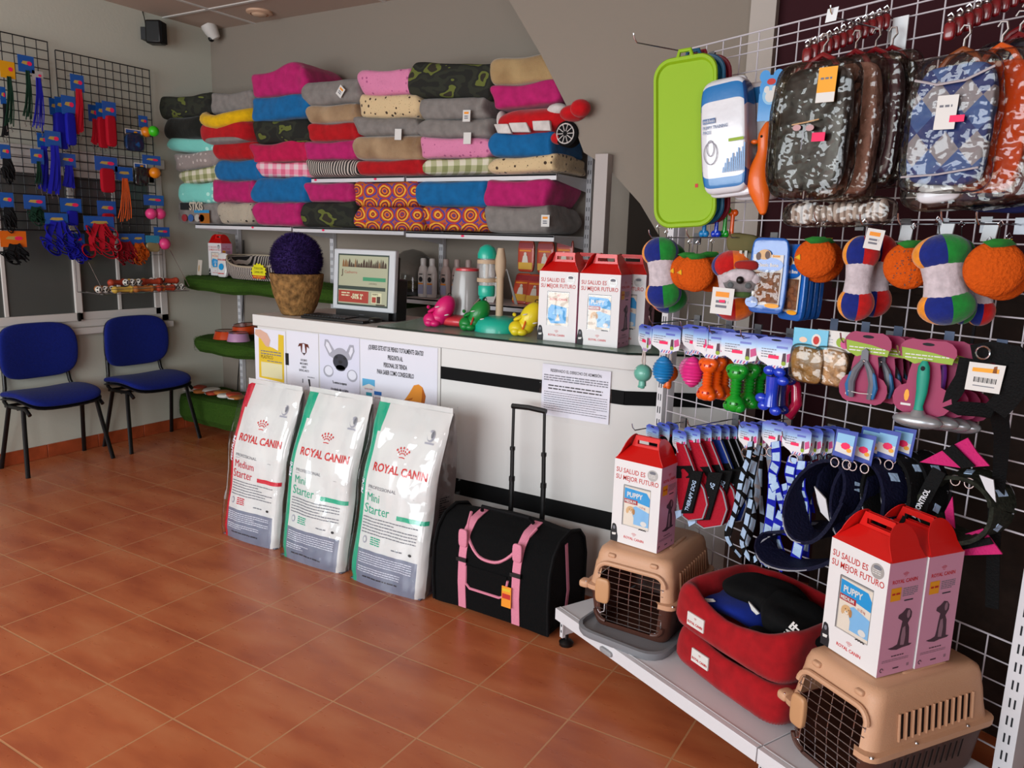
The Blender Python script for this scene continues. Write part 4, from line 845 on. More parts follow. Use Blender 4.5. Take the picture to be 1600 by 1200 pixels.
    if top:
        # folded red handle top: two sloping panels meeting in a slotted grip, rounded ears at the sides
        zt = bh + .068; b = MB()
        for s in (-1, 1):
            b.quad((-bw / 2, s * bd / 2, bh), (bw / 2, s * bd / 2, bh), (bw * .34, s * .008, zt - .028), (-bw * .34, s * .008, zt - .028), BXR)
        b.build('roof_panels', t, smooth=False, solid=.0015)
        b = MB()
        for y in (-.0055, .0055):
            z0, z1 = zt - .03, zt + .012; o = [(-bw * .34, z0), (bw * .34, z0), (bw * .25, z1), (-bw * .25, z1)]; hX, h0, h1 = .038, zt - .018, zt - .004
            i_ = [(-hX, h0), (hX, h0), (hX, h1), (-hX, h1)]
            b.add([(p[0], y, p[1]) for p in o + i_], [(0, 1, 5, 4), (1, 2, 6, 5), (2, 3, 7, 6), (3, 0, 4, 7)], BXR)
        b.build('grip', t, smooth=False, solid=.0015)
        for s in (-1, 1):
            b = MB(); n = 14; vs = [(s * bw / 2, -bd * .42, bh), (s * bw / 2, bd * .42, bh)]; P = []
            for i in range(n + 1):
                a = PI * i / n; P.append((s * (bw / 2 - .016 - .022 * math.sin(a)), math.cos(a) * bd * .40, bh + .026 + .056 * math.sin(a)))
            P2 = [(s * bw / 2, bd * .46, bh)] + P + [(s * bw / 2, -bd * .46, bh)]
            b.add(P2, [tuple(range(len(P2)))], BXR); b.build('ear_flap', t, smooth=False, solid=.0018)
    return t

# ============================================================ DISPLAY RACK ON THE RIGHT
def G(s, z, off=0.0): return GP + GX * s - GN * off + Vector((0, 0, z))
def GF(s, z, off=0.0, f=0.0, rz=0, tilt=0, roll=0): return frame(G(s, z, off), gx(f), rz, tilt, roll)
t = thing('base_shelf', 'long white base shelf of the display rack, carrying the two pet carriers', 'shelf', GF(0, 0))
b = MB(); b.box(0, .93, -.47, .0, .148, .16, METW); b.box(0, .93, -.476, -.458, .118, .162, METW); b.box(0, .93, -.457, -.451, .1602, .1625, METW); b.build('shelf_board', t, bevel=.003)
b = MB(); b.box(.934, 1.55, -.47, .0, .148, .16, METW); b.box(.934, 1.55, -.476, -.458, .118, .162, METW); b.box(.934, 1.55, -.457, -.451, .1602, .1625, METW); b.build('shelf_board', t, bevel=.003)
for s in (.006, .932):
    b = MB(); b.box(s - .002, s + .002, -.44, 0, .045, .148, METW); b.box(s - .014, s + .002, -.444, -.43, .035, .148, METW); bp = b.build('side_bracket', t)
    for k in range(4):
        b = MB(); b.box(s - .0146, s - .014, -.4405, -.434, .055 + .023 * k, .065 + .023 * k, SLOT); b.rect(s - .009, s - .003, .055 + .023 * k, .065 + .023 * k, SLOT, -.4446); b.build('slot', bp)
    b = MB(); b.lathe([(.026, 0), (.028, .012), (.018, .022), (.008, .026), (.008, .045)], BLK, 20, (s - .004, -.42, 0)); b.build('foot', t)
b = MB(); b.soft(.06, .012, .018, M('grey_clip', '#8f8e90', .5), 6, 5, 1, .01, 0, (.30, -.481, .135)); b.build('label_clip', t)
def rackpost(s, z1, label, w_=.032, d_=.06):
    t = thing('rack_post', label, 'rack post', GF(s, 0))
    b = MB(); b.box(-w_ / 2, w_ / 2, 0, d_, 0, z1, METW); z = .05
    while z < z1 - .04:
        for dx in (-.006, .006): b.rect(dx - .0022, dx + .0022, z, z + .026, SLOT, -.0008)
        z += .05
    b.build('post', t)
rackpost(-.022, 1.62, 'slotted white post at the left end of the display rack'); rackpost(1.33, 1.75, 'slotted white post at the right edge of the photo, behind the right pet carrier', .045, .07)
def gridpanel(s0, s1, z0, z1, sp, zp, label, mat, mk, name='wire_grid', r=.0022, extra=None, off=0):
    b = MB(); n = round((s1 - s0) / sp)
    for i in range(n + 1): b.tube([(s0 + (s1 - s0) * i / n, .002, z0), (s0 + (s1 - s0) * i / n, .002, z1)], r * (1.25 if i in (0, n) else 1), mat, 6)
    m_ = round((z1 - z0) / zp)
    for j in range(m_ + 1): b.tube([(s0, -.002, z1 - (z1 - z0) * j / m_), (s1, -.002, z1 - (z1 - z0) * j / m_)], r * (1.25 if j in (0, m_) else 1), mat, 6)
    for z in extra or (): b.tube([(s0, -.002, z), (s1, -.002, z)], r, mat, 6)
    return tag(b.build(name, mw=mk), label, 'wire grid')
WGM = M('white_coated_wire', '#c3bcc2', .35, coat=.2)
zlow = (gat(1050, 668))[2]
gridpanel(.018, 1.30, zlow, 2.176, .0754, .0605, 'large white wire grid holding the toys and clothes on the right', WGM, GF(0, 0), extra=(2.146,))
gridpanel(.03, 1.30, .19, gat(1063, 800)[2], .0754, .0605, 'lower white wire grid behind the red bed and the pet carriers', WGM, GF(0, 0, -.055))
b = MB(); b.box(.42, 1.9, .42, .62, 0, 1.36, BROWN); b.box(.40, 1.92, .40, .64, 1.36, 1.385, BROWN)
for s in (.9, 1.4): b.box(s - .004, s + .004, .416, .421, .05, 1.3, SLOT)
tag(b.build('wooden_cupboard', mw=GF(0, 0)), 'dark brown wooden cupboard standing behind the right wire grid', 'cupboard')

# ------------------------------------------------------------ pet carriers
TANP = M('tan_plastic', '#bf9272', .5, bump=(300, .12)); BRNP = M('brown_plastic', '#4a2a20', .45, bump=(300, .12)); INT = M('dark_interior', '#1c1210', .9); GRYP = M('grey_plastic', '#77787c', .45); LATM = M('latch_plastic', '#b98a62', .45)
def rloop(hw, hd, r, z, cy=0, nf=14, ns=10):
    P = []
    for i in range(nf + 1): P.append((-hw + r + (2 * hw - 2 * r) * i / nf, cy - hd, z))
    for i in range(1, 4): a = -PI / 2 + PI / 2 * i / 4; P.append((hw - r + math.cos(a) * r, cy - hd + r + math.sin(a) * r, z))
    for i in range(ns + 1): P.append((hw, cy - hd + r + (2 * hd - 2 * r) * i / ns, z))
    for i in range(1, 4): a = PI / 2 * i / 4; P.append((hw - r + math.cos(a) * r, cy + hd - r + math.sin(a) * r, z))
    for i in range(nf + 1): P.append((hw - r - (2 * hw - 2 * r) * i / nf, cy + hd, z))
    for i in range(1, 4): a = PI / 2 + PI / 2 * i / 4; P.append((-hw + r + math.cos(a) * r, cy + hd - r + math.sin(a) * r, z))
    for i in range(ns + 1): P.append((-hw, cy + hd - r - (2 * hd - 2 * r) * i / ns, z))
    for i in range(1, 4): a = PI + PI / 2 * i / 4; P.append((-hw + r + math.cos(a) * r, cy - hd + r + math.sin(a) * r, z))
    return P
def carrier(mw, label, H=.30, slots_side=True):
    t = thing('pet_carrier', label, 'pet carrier', mw, 'tan and brown plastic pet carriers')
    zs = .138
    def shell(rings, m, cap=None, nf=14):
        vs = []; fs = []; n = len(rings[0])
        for R_ in rings: vs += R_
        for j in range(len(rings) - 1):
            for i in range(n):
                a, b_ = rings[j][i], rings[j][(i + 1) % n]; zc = (rings[j][i][2] + rings[j + 1][i][2]) / 2
                if i < nf and max(abs(a[0]), abs(b_[0])) < .108 and .022 < zc < H - .045: continue
                fs.append((j * n + i, j * n + (i + 1) % n, (j + 1) * n + (i + 1) % n, (j + 1) * n + i))
        if cap == 'top': fs.append(tuple((len(rings) - 1) * n + k for k in range(n)))
        if cap == 'bot': fs.append(tuple(range(n))[::-1])
        bb = MB(); bb.add(vs, fs, m); return bb
    lo = [rloop(.118, .195, .03, .0), rloop(.124, .203, .035, .012), rloop(.126, .206, .035, .022), rloop(.130, .211, .035, .06), rloop(.134, .216, .035, .10), rloop(.138, .221, .035, zs - .004), rloop(.150, .233, .035, zs - .004), rloop(.150, .233, .035, zs)]
    hi = [rloop(.152, .235, .035, zs), rloop(.153, .236, .035, zs + .016), rloop(.139, .222, .035, zs + .018), rloop(.134, .214, .034, .19), rloop(.130, .208, .033, .23), rloop(.127, .203, .032, H - .05), rloop(.125, .200, .032, H - .03), rloop(.119, .193, .032, H - .01), rloop(.106, .178, .032, H)]
    bl = shell(lo, BRNP, 'bot'); bu = shell(hi, TANP, 'top'); b = bu
    for i in range(4): b.soft(.012, .16, .008, TANP, 4, 5, 1, 0, 0, (-.075 + .05 * i, .02, H))
    for q in (-.07, .07): b.soft(.026, .02, .014, TANP, 5, 4, 1, 0, 0, (q, -.198, H - .022))
    for s in (-1, 1):
        for i in range(11):
            y = -.115 + .0245 * i; z0, z1 = .172, .235 - .0 * i
            xa = s * (.1372 - (z0 - .156) * .08); b.add([(s * .1368, y - .004, z0), (s * .1368, y + .004, z0), (s * .1305, y + .004, z1), (s * .1305, y - .004, z1)], [(0, 1, 2, 3) if s > 0 else (3, 2, 1, 0)], INT)
    for s in (-1, 1):
        for i in range(12):
            y = -.127 + .0245 * i; b.tube([(s * .1378, y, .168), (s * .1318, y, .238)], .0032, TANP, 6)
    up = bu.build('upper_shell', t, ang=50); b = bl
    for s in (-1, 1):
        for i in range(12): y = -.13 + .0225 * i; b.add([(s * .1330, y - .003, .06), (s * .1330, y + .003, .06), (s * .1395, y + .003, .115), (s * .1395, y - .003, .115)], [(0, 1, 2, 3) if s > 0 else (3, 2, 1, 0)], INT)
    bl.build('lower_shell', t, ang=50)
    b = MB()
    for s in (-1, 1):
        for y in (-.225, -.07, .12): b.lathe([(.0, zs + .021), (.004, zs + .02), (.006, zs + .0165)], STEEL, 10, (s * .145, y, 0))
    b.build('rim_screws', t)
    for s in (-1,):
        b = MB(); b.soft(.034, .045, .026, TANP, 6, 4, 1, 0, 0, (s * .152, -.212, zs + .008)); b.build('corner_lug', up)
    # door surround
    pts = []; D0, D1, DW, rr = .026, H - .05, .112, .035
    for cx_, cz_, a0 in ((DW - rr, D0 + rr, -PI / 2), (DW - rr, D1 - rr, 0), (-DW + rr, D1 - rr, PI / 2), (-DW + rr, D0 + rr, PI)):
        for k in range(6): a = a0 + PI / 2 * k / 5; z = cz_ + rr * math.sin(a); pts.append((cx_ + rr * math.cos(a), -.208 - .014 * max(0, 1 - abs(z - zs) / .14), z))
    yd = lambda z: -.208 - .014 * max(0, 1 - abs(z - zs) / .14)
    b = MB(); b.tube([p for p in pts if p[2] > zs - .01], .008, TANP, 8); b.build('door_surround', up)
    b = MB(); b.tube([p for p in pts[:3] + pts[-3:]][::-1] and [p for p in pts if p[2] < zs + .01 and p[0] > 0], .007, BRNP, 8); b.build('door_jamb', t); b = MB(); b.tube([p for p in pts if p[2] < zs + .01 and p[0] < 0], .007, BRNP, 8); b.build('door_jamb', t)
    d = MB(); n1, n2 = 6, 10
    for i in range(1, n1): x = -DW + 2 * DW * i / n1; d.tube([(x, yd(z) + .004, z) for z in (D0, D0 + .08, zs, D1 - .06, D1 - .004 - (.01 if i in (1, n1 - 1) else 0))], .0013, STEEL, 5)
    for j in range(1, n2): z = D0 + (D1 - D0) * j / n2; d.tube([(-DW + .002, yd(z) + .002, z), (DW - .002, yd(z) + .002, z)], .0013, STEEL, 5)
    d.tube([(p[0] * .955, p[1] + .004, (p[2] - .14) * .965 + .14) for p in pts], .0018, STEEL, 5, closed=True); dr = d.build('wire_door', t, label='chrome wire door')
    b = MB(); b.soft(.048, .02, .085, LATM, 8, 5, 1, 0, 0, (-.082, -.236, .146)); b.build('latch', dr); b = MB(); b.tube([(-.075, -.228, .105), (-.075, -.23, .07), (-.09, -.23, .06), (-.098, -.23, .07)], .0022, STEEL, 6); b.build('latch_rod', dr)
    return t
c1 = carrier(frame(Vector((-.905, 2.52, .172)), rz=-.03), 'tan and brown pet carrier on a grey tray at the shelf end', H=.288); c1.scale = (1.1, .9, 1)
b = MB(); n = rloop(.165, .245, .07, 0); b.add([(p[0], p[1], -.012) for p in n] + [(p[0] * 1.02, p[1] * 1.02, .0) for p in n] + [(p[0] * 1.03, p[1] * 1.02, .014) for p in n] + [(p[0] * .97, p[1] * .97, .016) for p in n] + [(p[0] * .96, p[1] * .96, .002) for p in n], [(j * len(n) + i, j * len(n) + (i + 1) % len(n), (j + 1) * len(n) + (i + 1) % len(n), (j + 1) * len(n) + i) for j in range(4) for i in range(len(n))] + [tuple(range(len(n)))[::-1], tuple(range(4 * len(n), 5 * len(n)))], GRYP)
tag(b.build('plastic_tray', mw=frame(Vector((-.895, 2.49, .173)), rz=-.12)), 'grey plastic tray under the left pet carrier', 'tray')
c1.location.z = .176
c2 = carrier(frame(G(1.128, .161, .215), GX, -.15), 'tan and brown pet carrier at the lower right, cut by the bottom edge', H=.300); c2.scale = (.98, .98, 1)
ZT1, ZT2 = .176 + .288 + .004, .161 + .300 + .004
def onbox(px, py, z, rz):    # box whose front-left bottom corner shows at px,py
    p = at(px, py, z=z); m = frame(p, rz=rz); return m @ Matrix.Translation((bw / 2, bd / 2, 0))
kb = kitbox(onbox(954, 843, ZT1, -.14), 'red topped gift box standing on the left pet carrier')
m2_ = onbox(1282, 1004, ZT2, -.62)
dup(kb, m2_, 'red topped gift box on the right pet carrier, nearer one of the pair')
dup(kb, m2_ @ Matrix.Translation((.004, bd + .003, 0)), 'red topped gift box on the right pet carrier, farther one of the pair')

# ------------------------------------------------------------ red beds with folded dog clothes
RBM = fabric('red_canvas', '#960c15', .1, 30, .2)
def redbed(mw, w, d, h, label, seed, low=.5, patchx=0, pz=.5):
    t = thing('pet_bed', label, 'pet bed', mw, 'red canvas beds stacked on the base shelf')
    N = 56
    def loop(a):
        ca, sa = math.cos(a), math.sin(a); k = .28
        return (math.copysign(abs(ca) ** k, ca), math.copysign(abs(sa) ** k, sa))
    vs = []; fs = []; prof = [(1.0, 0, 0), (1.03, .25, 0), (1.03, .55, 0), (1.02, .82, 0), (.97, .97, 0), (.90, 1.0, 1), (.83, .95, 1), (.79, .72, 1), (.80, .45, 1), (.6, .40, 1), (0.02, .42, 1)]
    for (r_, z_, _) in prof:
        for i in range(N):
            a = 2 * PI * i / N; x, y = loop(a); dip = low * math.exp(-((ca := math.atan2(x, -y)) / .55) ** 2) if y < 0 else 0
            hh = h * (z_ * (1 - dip * (1 if z_ > .8 else .8 if z_ > .5 else 0)))
            nn = noise.noise(Vector((x * 1.5 + seed, y * 1.5, z_ * 3))) * .012
            vs.append((x * r_ * w / 2 + nn, y * r_ * d / 2 + nn, hh + noise.noise(Vector((x * 2, y * 2 + seed, 1))) * .02 * z_))
    for j in range(len(prof) - 1):
        for i in range(N): fs.append((j * N + i, j * N + (i + 1) % N, (j + 1) * N + (i + 1) % N, (j + 1) * N + i))
    fs.append(tuple(range(N))[::-1]); fs.append(tuple((len(prof) - 1) * N + i for i in range(N)))
    b = MB(); b.add(vs, fs, RBM); b.build('walls', t, sub=1, ang=70)
    b = MB(Matrix.Translation((patchx, -d / 2 * 1.035 - .001, h * pz))); b.box(-.036, .036, -.002, .003, -.021, .021, TAGW); crown(b, 0, .008, .005, FRED, -.003); b.text('ROYAL CANIN', .0115, FRED, 0, -.012, -.003, 'c', .85, .02); b.build('label_patch', t, smooth=False)
    return t
FA = GF(.715, .1615, .20, rz=-.06)
redbed(FA, .44, .36, .135, 'red canvas pet bed at the bottom, lying directly on the base shelf', 2, .1, -.08, .6)
redbed(GF(.71, .286, .20, rz=-.06), .45, .37, .165, 'red canvas pet bed stacked on another, holding folded dog clothes', 5, .35, -.10, .42)
BKC = fabric('black_jersey', '#060607', .0, 24, .3); BLC = fabric('blue_jersey', '#0b2278', .05, 24, .3)
P = G(.64, .385, .215); t = thing('dog_jumper', 'folded blue dog garment lying under the black ones in the red bed', 'dog clothes', frame(P, gx(.2))); b = MB(); b.soft(.22, .20, .065, BLC, 14, 3, 4, .13, .2); b.build('fabric', t, sub=1)
b = MB(); b.prism([(-.09, .02), (-.06, .03), (-.05, .025), (-.08, .012)], -.095, -.09, TAGW); b.build('print', t)
P = G(.69, .43, .17); t = thing('dog_jumper', 'black folded dog garment draped on the blue one in the red bed', 'dog clothes', frame(P, gx(.3), roll=.1)); b = MB(); b.soft(.26, .20, .07, BKC, 16, 2.8, 9, .15, .1); b.build('fabric', t, sub=1)
b = MB(); b.prism([(-.02, .01), (.02, -.012), (.012, -.02), (-.005, -.012)], -.108, -.103, TAGW); b.build('logo', t)
P = G(.84, .415, .20); t = thing('dog_jumper', 'black crumpled dog garment with white lettering, over the right rim of the red bed', 'dog clothes', frame(P, gx(.35), roll=.15)); b = MB(); b.soft(.24, .24, .09, BKC, 18, 2.7, 13, .17, .1); b.soft(.10, .10, .05, BKC, 8, 2.5, 3, .1, 0, (-.07, -.11, -.05)); b.build('fabric', t, sub=1)
b = MB(Matrix.Translation((.0, -.115, .045)) @ Matrix.Rotation(-1.2, 4, 'Y') @ Matrix.Rotation(.0, 4, 'X')); b.text('STAFF', .034, TAGW, -.06, -.02, -.012, bold=.04, sx=.8); b.build('lettering', t, smooth=False)

# ============================================================ GOODS ON THE RIGHT RACK
def hook(s, z, L, label='thin metal display hook', price=None):
    t = thing('display_hook', label, 'hook', GF(s, z))
    b = MB(); b.tube([(0, 0, 0), (0, -.02, .002), (0, -L, -.004), (0, -L - .012, .008), (0, -L - .016, .022)], .0022, STEEL, 6); b.box(-.014, .014, -.004, .004, -.022, .018, M('hook_plate', '#8b8e95', .3, .8)); b.build('rod', t)
    if price: b = MB(); b.add([(-.016, -L - .01, -.016), (.016, -L - .01, -.016), (.016, -L - .004, .018), (-.016, -L - .004, .018)], [(0, 1, 2, 3)], M('clear_price_tab', '#dfe3e6', .1, coat=1.0)); b.build('price_tab', t)
    return t
SKYP = M('sky_blue_card', '#7fb3d6', .45, coat=.3); VIOP = M('violet_blue_card', '#5560b4', .45, coat=.3); ROSEP = M('rose_print', '#c0457e', .5); MAGC = M('magenta_card', '#8c0a47', .5); LIMP = M('lime_print', '#84a010', .5); NAVC = M('navy_card', '#23409a', .4, coat=.4)
CRDB = M('cardboard', '#a98f70', .8); OLV = M('olive_canvas', '#5d5736', .8)

# 1 plastic trays (lime in front, then blue and red)
def tray(mw, w, h, m, label):
    b = MB(); 
    def rr(k, y, r): 
        P = []
        for cx_, cz_, a0 in ((w / 2 - r, -h + r, -PI / 2), (w / 2 - r, -r, 0), (-w / 2 + r, -r, PI / 2), (-w / 2 + r, -h + r, PI)):
            for i in range(8): a = a0 + PI / 2 * i / 7; P.append(((cx_ + math.cos(a) * r) * k, y, -h / 2 + (cz_ + h / 2 + math.sin(a) * r) * (1 - (1 - k) * .5)))
        return P
    R_ = [rr(1, 0, .06), rr(1.01, -.004, .06), rr(.985, -.010, .06), rr(.91, -.010, .055), rr(.86, -.002, .05)]
    vs = [p for q in R_ for p in q]; n = len(R_[0]); fs = [(j * n + i, j * n + (i + 1) % n, (j + 1) * n + (i + 1) % n, (j + 1) * n + i) for j in range(4) for i in range(n)] + [tuple(range(4 * n, 5 * n)), tuple(range(n))[::-1]]
    b.add(vs, fs, m); o = thing('plastic_tray', label, 'tray', mw, 'plastic trays hanging from one hook'); b.build('board', o, ang=30)
    b = MB(); b.tube([(-.024, -.003, -.004), (-.018, -.003, .018), (.018, -.003, .018), (.024, -.003, -.004)], .007, m, 8); b.build('hanging_tab', o); return o
LIME = M('lime_plastic', '#84aa04', .65); 
P = gat(1071, 88, .20); sc = mpp(P); tw = 92 * sc * 1.12; th_ = 262 * sc
m_ = frame(P, gx(.45), roll=-.07)
t = tray(m_, tw, th_, LIME, 'lime green plastic tray hanging at the left end of the rack, front one'); b = MB(); b.rect(.035, .045, -.415, -.403, REDP, -.0035); b.build('price_dot', t)
tray(m_ @ Matrix.Translation((.012, .045, .006)), tw, th_, M('petrol_blue_plastic', '#175a7c', .35, coat=.3), 'blue plastic tray hanging just behind the lime green one')
tray(m_ @ Matrix.Translation((.02, .085, .010)), tw, th_, M('wine_red_plastic', '#7c1528', .35, coat=.3), 'dark red plastic tray hanging behind the blue tray')
# 2 puppy pad packs
PADB = M('blue_pad_print', '#1a6ba8', .3, coat=.5, bump=(14, .3)); PADN = M('navy_pad_print', '#123f78', .3, coat=.5, bump=(14, .4)); PADW = M('white_pad_film', '#cbcbd0', .3, coat=.6, bump=(12, .4)); PADG = M('mauve_pad_side', '#957c80', .4, coat=.4, bump=(12, .3))
def padpack(mw, label, w=.155, d=.09, h=.335):
    t = thing('puppy_pad_pack', label, 'puppy pads', mw, 'packs of puppy pads')
    def mf(ax, sg, u, v):
        if ax == 1: zz = u; return PADB if zz < .17 else PADW if zz < .76 else PADB if zz < .83 else PADW if zz < .86 else PADB     # ax=1 -> u runs z
        if ax == 0: zz = v; return PADN if zz < .24 else PADG if zz < .74 else PADN
        return PADW
    b = MB(); b.soft(w, d, h, PADW, 18, 7, 3, .010, .03, (0, 0, -h / 2), mf); b.soft(w * .8, .02, .03, PADW, 6, 5, 3, .02, 0, (0, 0, -.004)); b.soft(w * .9, .03, .03, PADW, 6, 4, 3, .04, 0, (.01, 0, -h)); b.build('pack', t)
    f = -d / 2 - .004; b = MB(); b.rect(-.062, -.02, -.125, -.11, PADN, f); b.text('nobleza', .014, PADW, -.060, -.122, f - .001, sx=.9); b.text('PUPPY TRAINING', .014, PADN, -.062, -.142, f, sx=.75, bold=.01); b.text('PADS', .014, PADN, -.062, -.156, f, sx=.8, bold=.01)
    b.tube([(-.038 + .022 * math.cos(a), f, -.215 + .034 * math.sin(a)) for a in [2 * PI * i / 16 for i in range(16)]], .0012, LG, 4, closed=True); b.tube([(-.038 + .012 * math.cos(a), f, -.20 + .024 * math.sin(a)) for a in [2 * PI * i / 12 for i in range(12)]], .0012, LG, 4, closed=True)
    b.rect(.022, .07, -.188, -.179, LIMP, f)
    for i in range(12): x = .0 + .0062 * i; b.poly([(x, -.278), (x + .004, -.278), (x + .007, -.262 + .0045 * i + .008 * (i % 3)), (x + .003, -.262 + .0045 * i + .008 * (i % 3))], PADB, f)
    b.build('print', t, smooth=False); return t
P = gat(1137, 128, .17); pk = padpack(frame(P, gx(.32), roll=-.10), 'blue and white pack of puppy pads, the nearer one beside the lime tray')
dup(pk, frame(P + GN * .10 + GX * .035 + Vector((0, 0, -.004)), gx(.32), roll=-.04), 'blue and white pack of puppy pads, the one behind, next to the orange rubber toy')
# 3 rubber chicken on a card
P = gat(1207, 112, .13); t = thing('rubber_chicken_toy', 'orange rubber bird toy hanging under a blue card with a cartoon bone', 'dog toy', frame(P, gx(.4)))
AZ = M('azure_card', '#1380c4', .4, coat=.4); ORB = M('orange_rubber', '#d95f10', .4, coat=.2)
b = MB(); b.box(-.034, .034, -.001, .001, -.14, -.085, AZ); b.disc(0, -.045, .034, .036, AZ, -.0012); b.disc(-.02, -.012, .016, .018, AZ, -.0013); b.disc(.02, -.012, .016, .018, AZ, -.0013); b.rect(-.034, .034, -.095, -.06, AZ, -.0011); b.disc(0, -.066, .024, .028, SKYP, -.0016); b.disc(0, -.070, .015, .017, TAGW, -.002); b.disc(0, -.028, .013, .009, REDP, -.002); b.disc(-.012, -.05, .008, .01, TAGW, -.0021); b.disc(.012, -.05, .008, .01, TAGW, -.0021); b.build('card', t)
b = MB(); b.tube([(0, 0, -.14), (-.004, 0, -.165), (-.010, 0, -.19), (-.004, 0, -.225), (-.012, 0, -.26), (-.018, 0, -.30), (-.008, 0, -.345), (.004, 0, -.385), (.010, 0, -.42)], [.006, .016, .022, .016, .026, .038, .036, .02, .010], ORB, 14, flat=.75); b.ball((-.034, -.006, -.20), (.012, .008, .007), ORB); b.ball((-.012, -.014, -.186), .004, BLK); b.build('bird', t, sub=1)

# 4-5 garments in clear film on hangers
BLKV = M('black_quilted_vinyl', '#100d0a', .4, coat=.25, bump=(9, .9)); DRK = M('dark_brown_cloth', '#2a1d1a', .7, bump=(16, .7)); PNKK = M('dusty_pink_knit', '#9c7468', .8, bump=(60, .7)); OLVK = M('olive_cloth', '#4c4426', .8, bump=(20, .6)); ORK = M('rust_orange_cloth', '#b8400a', .75, bump=(24, .5)); DBL = M('dark_blue_cloth', '#1b1f4c', .8, bump=(18, .6)); WKN = M('cream_rib_knit', '#b7a9a2', .85, bump=(30, .5)); HGR = M('dark_red_plastic', '#6d0c14', .25, coat=.5); HGO = M('brown_plastic_hanger', '#7a3a14', .35, coat=.3)
def m_argyle():
    k = NT('blue_argyle_knit'); mp = k.obj((1, 1, 1)); sp = k.n('ShaderNodeSeparateXYZ'); k.l(mp, 0, sp, 0); k.b.inputs['Roughness'].default_value = .85
    gx_ = k.math('MULTIPLY', sp.outputs[0], 15); gz = k.math('MULTIPLY', sp.outputs[2], 13)
    a = k.math('FLOOR', k.math('ADD', gx_, gz)); b_ = k.math('FLOOR', k.math('SUBTRACT', gx_, gz)); s_ = k.math('ADD', a, k.math('MULTIPLY', b_, 1.0))
    r_ = k.math('DIVIDE', k.math('FLOORED_MODULO', k.math('ADD', a, k.math('MULTIPLY', b_, 2)), 3), 3)
    k.base(k.ramp(r_, [(0, '#3e5c96'), (.3, '#8d8890'), (.62, '#1f3473')], True)); n = k.n('ShaderNodeTexNoise'); n.inputs['Scale'].default_value = 50; k.l(mp, 0, n, 0); k.bump(n.outputs[0], .5, .004); return k.m
ARG = m_argyle()
def garment(mw, w, h, m, label, d=.05, seed=1, tagc=None, hg=HGR, extra=None, filmy=True, shoulders=.93):
    t = thing('dog_coat', label, 'dog clothes', mw, 'dog clothes in clear bags')
    def wp(p):
        v = -(p.z) / h; k = shoulders + (1 - shoulders) * min(1, max(0, v) / .3); return Vector((p.x * k, p.y, p.z))
    b = MB(warp=wp); b.soft(w * .95, d * .9, h * .95, m, 14, 8, seed, .022, .1, (0, 0, -h / 2)); b.build('cloth', t, sub=1)
    if filmy: b = MB(warp=wp); b.soft(w * 1.1, d * 1.1, h * 1.08, FOIL, 16, 12, seed + 4, .03, .1, (0, 0, -h / 2)); b.build('clear_bag', t)
    b = MB(); b.tube([(-w * .28, 0, -.02), (-w * .15, 0, .015), (0, 0, .03), (w * .15, 0, .015), (w * .28, 0, -.02)], .007, hg, 8); b.tube([(0, 0, .03), (0, 0, .05), (.010, 0, .062), (.006, 0, .078), (-.006, 0, .080), (-.012, 0, .07)], .003, STEEL, 6); b.build('hanger', t)
    
    if tagc:
        b = MB(); tx, tz, tw_, th2, col = tagc; f = -d * .66 - .004; b.box(tx - tw_ / 2, tx + tw_ / 2, f - .001, f, tz - th2, tz, col); b.lines(tx - tw_ * .35, tx + tw_ * .35, tz - th2 * .35, 1, .01, .005, GREYP, f - .0016, 2); b.rect(tx - tw_ * .5, tx + tw_ * .5, tz - th2, tz - th2 * .72, TAGW, f - .0015); b.build('tag', t, smooth=False)
    if extra: extra(t, d)
    return t
def coat_face(t, d):
    f = -d * .66 - .003; b = MB(); b.disc(-.025, -.155, .012, .008, M('pale_pink_patch', '#b08a8c', .6), f, 12); b.disc(.012, -.157, .012, .008, M('pale_pink_patch', '#b08a8c', .6), f, 12); b.tube([(-.04, f, -.147), (0, f - .002, -.143), (.035, f, -.137)], .0016, TNP, 4); b.tube([(-.006, f, -.165), (-.006, f, -.21)], .001, LG, 4); b.rect(.022, .058, -.192, -.170, PINKT, f - .002); b.build('motif', t)
hs1, hz1 = grid_s = None, None
def gs(px, py, off):
    p = gat(px, py, off); return (p - GP).dot(GX), p[2]
def gput(px, py, off, f=.1, rz=0, tilt=0, roll=0): return frame(gat(px, py, off), gx(f), rz, tilt, roll)
P = gat(1272, 92, .27); k_ = mpp(P)
garment(gput(1392, 92, .06, .15), .17, .32, DRK, 'dark brown dog coat in a clear bag, rearmost behind the black one', seed=5)
garment(gput(1366, 95, .11, .12), .18, .31, M('plum_cloth', '#3d1224', .5, coat=.4, bump=(20, .8)), 'plum dog coat in a clear bag between the pink knit and the dark brown coat', seed=6)
garment(gput(1335, 98, .17, .10), .17, .34, PNKK, 'dusty pink ribbed dog jumper in a clear bag behind the black coat', seed=9, d=.06)
garment(gput(1268, 108, .225, .12), .19, .30, OLVK, 'olive dog coat in a clear bag, peeping out left of the black coat', seed=12)
garment(gput(1284, 104, .275, .14, roll=.03), .20, .315, BLKV, 'shiny black dog coat in a clear bag with an orange cardboard tag', seed=15, tagc=(.045, -.012, .05, .085, AMB), extra=coat_face, d=.06)
P = gat(1310, 332, .16); t = thing('dog_jumper', 'cream ribbed dog jumper in a clear bag, hanging below the black coat', 'dog clothes', frame(P, gx(.25), roll=-.04)); b = MB()
for i in range(15): b.soft(.017, .045, .05 + .008 * math.sin(i), WKN, 4, 3, i, .02, 0, (-.12 + .017 * i, 0, 0))
b.build('cloth', t); b = MB(); b.soft(.30, .06, .075, FOIL, 10, 5, 3, .04, 0); b.build('clear_bag', t)
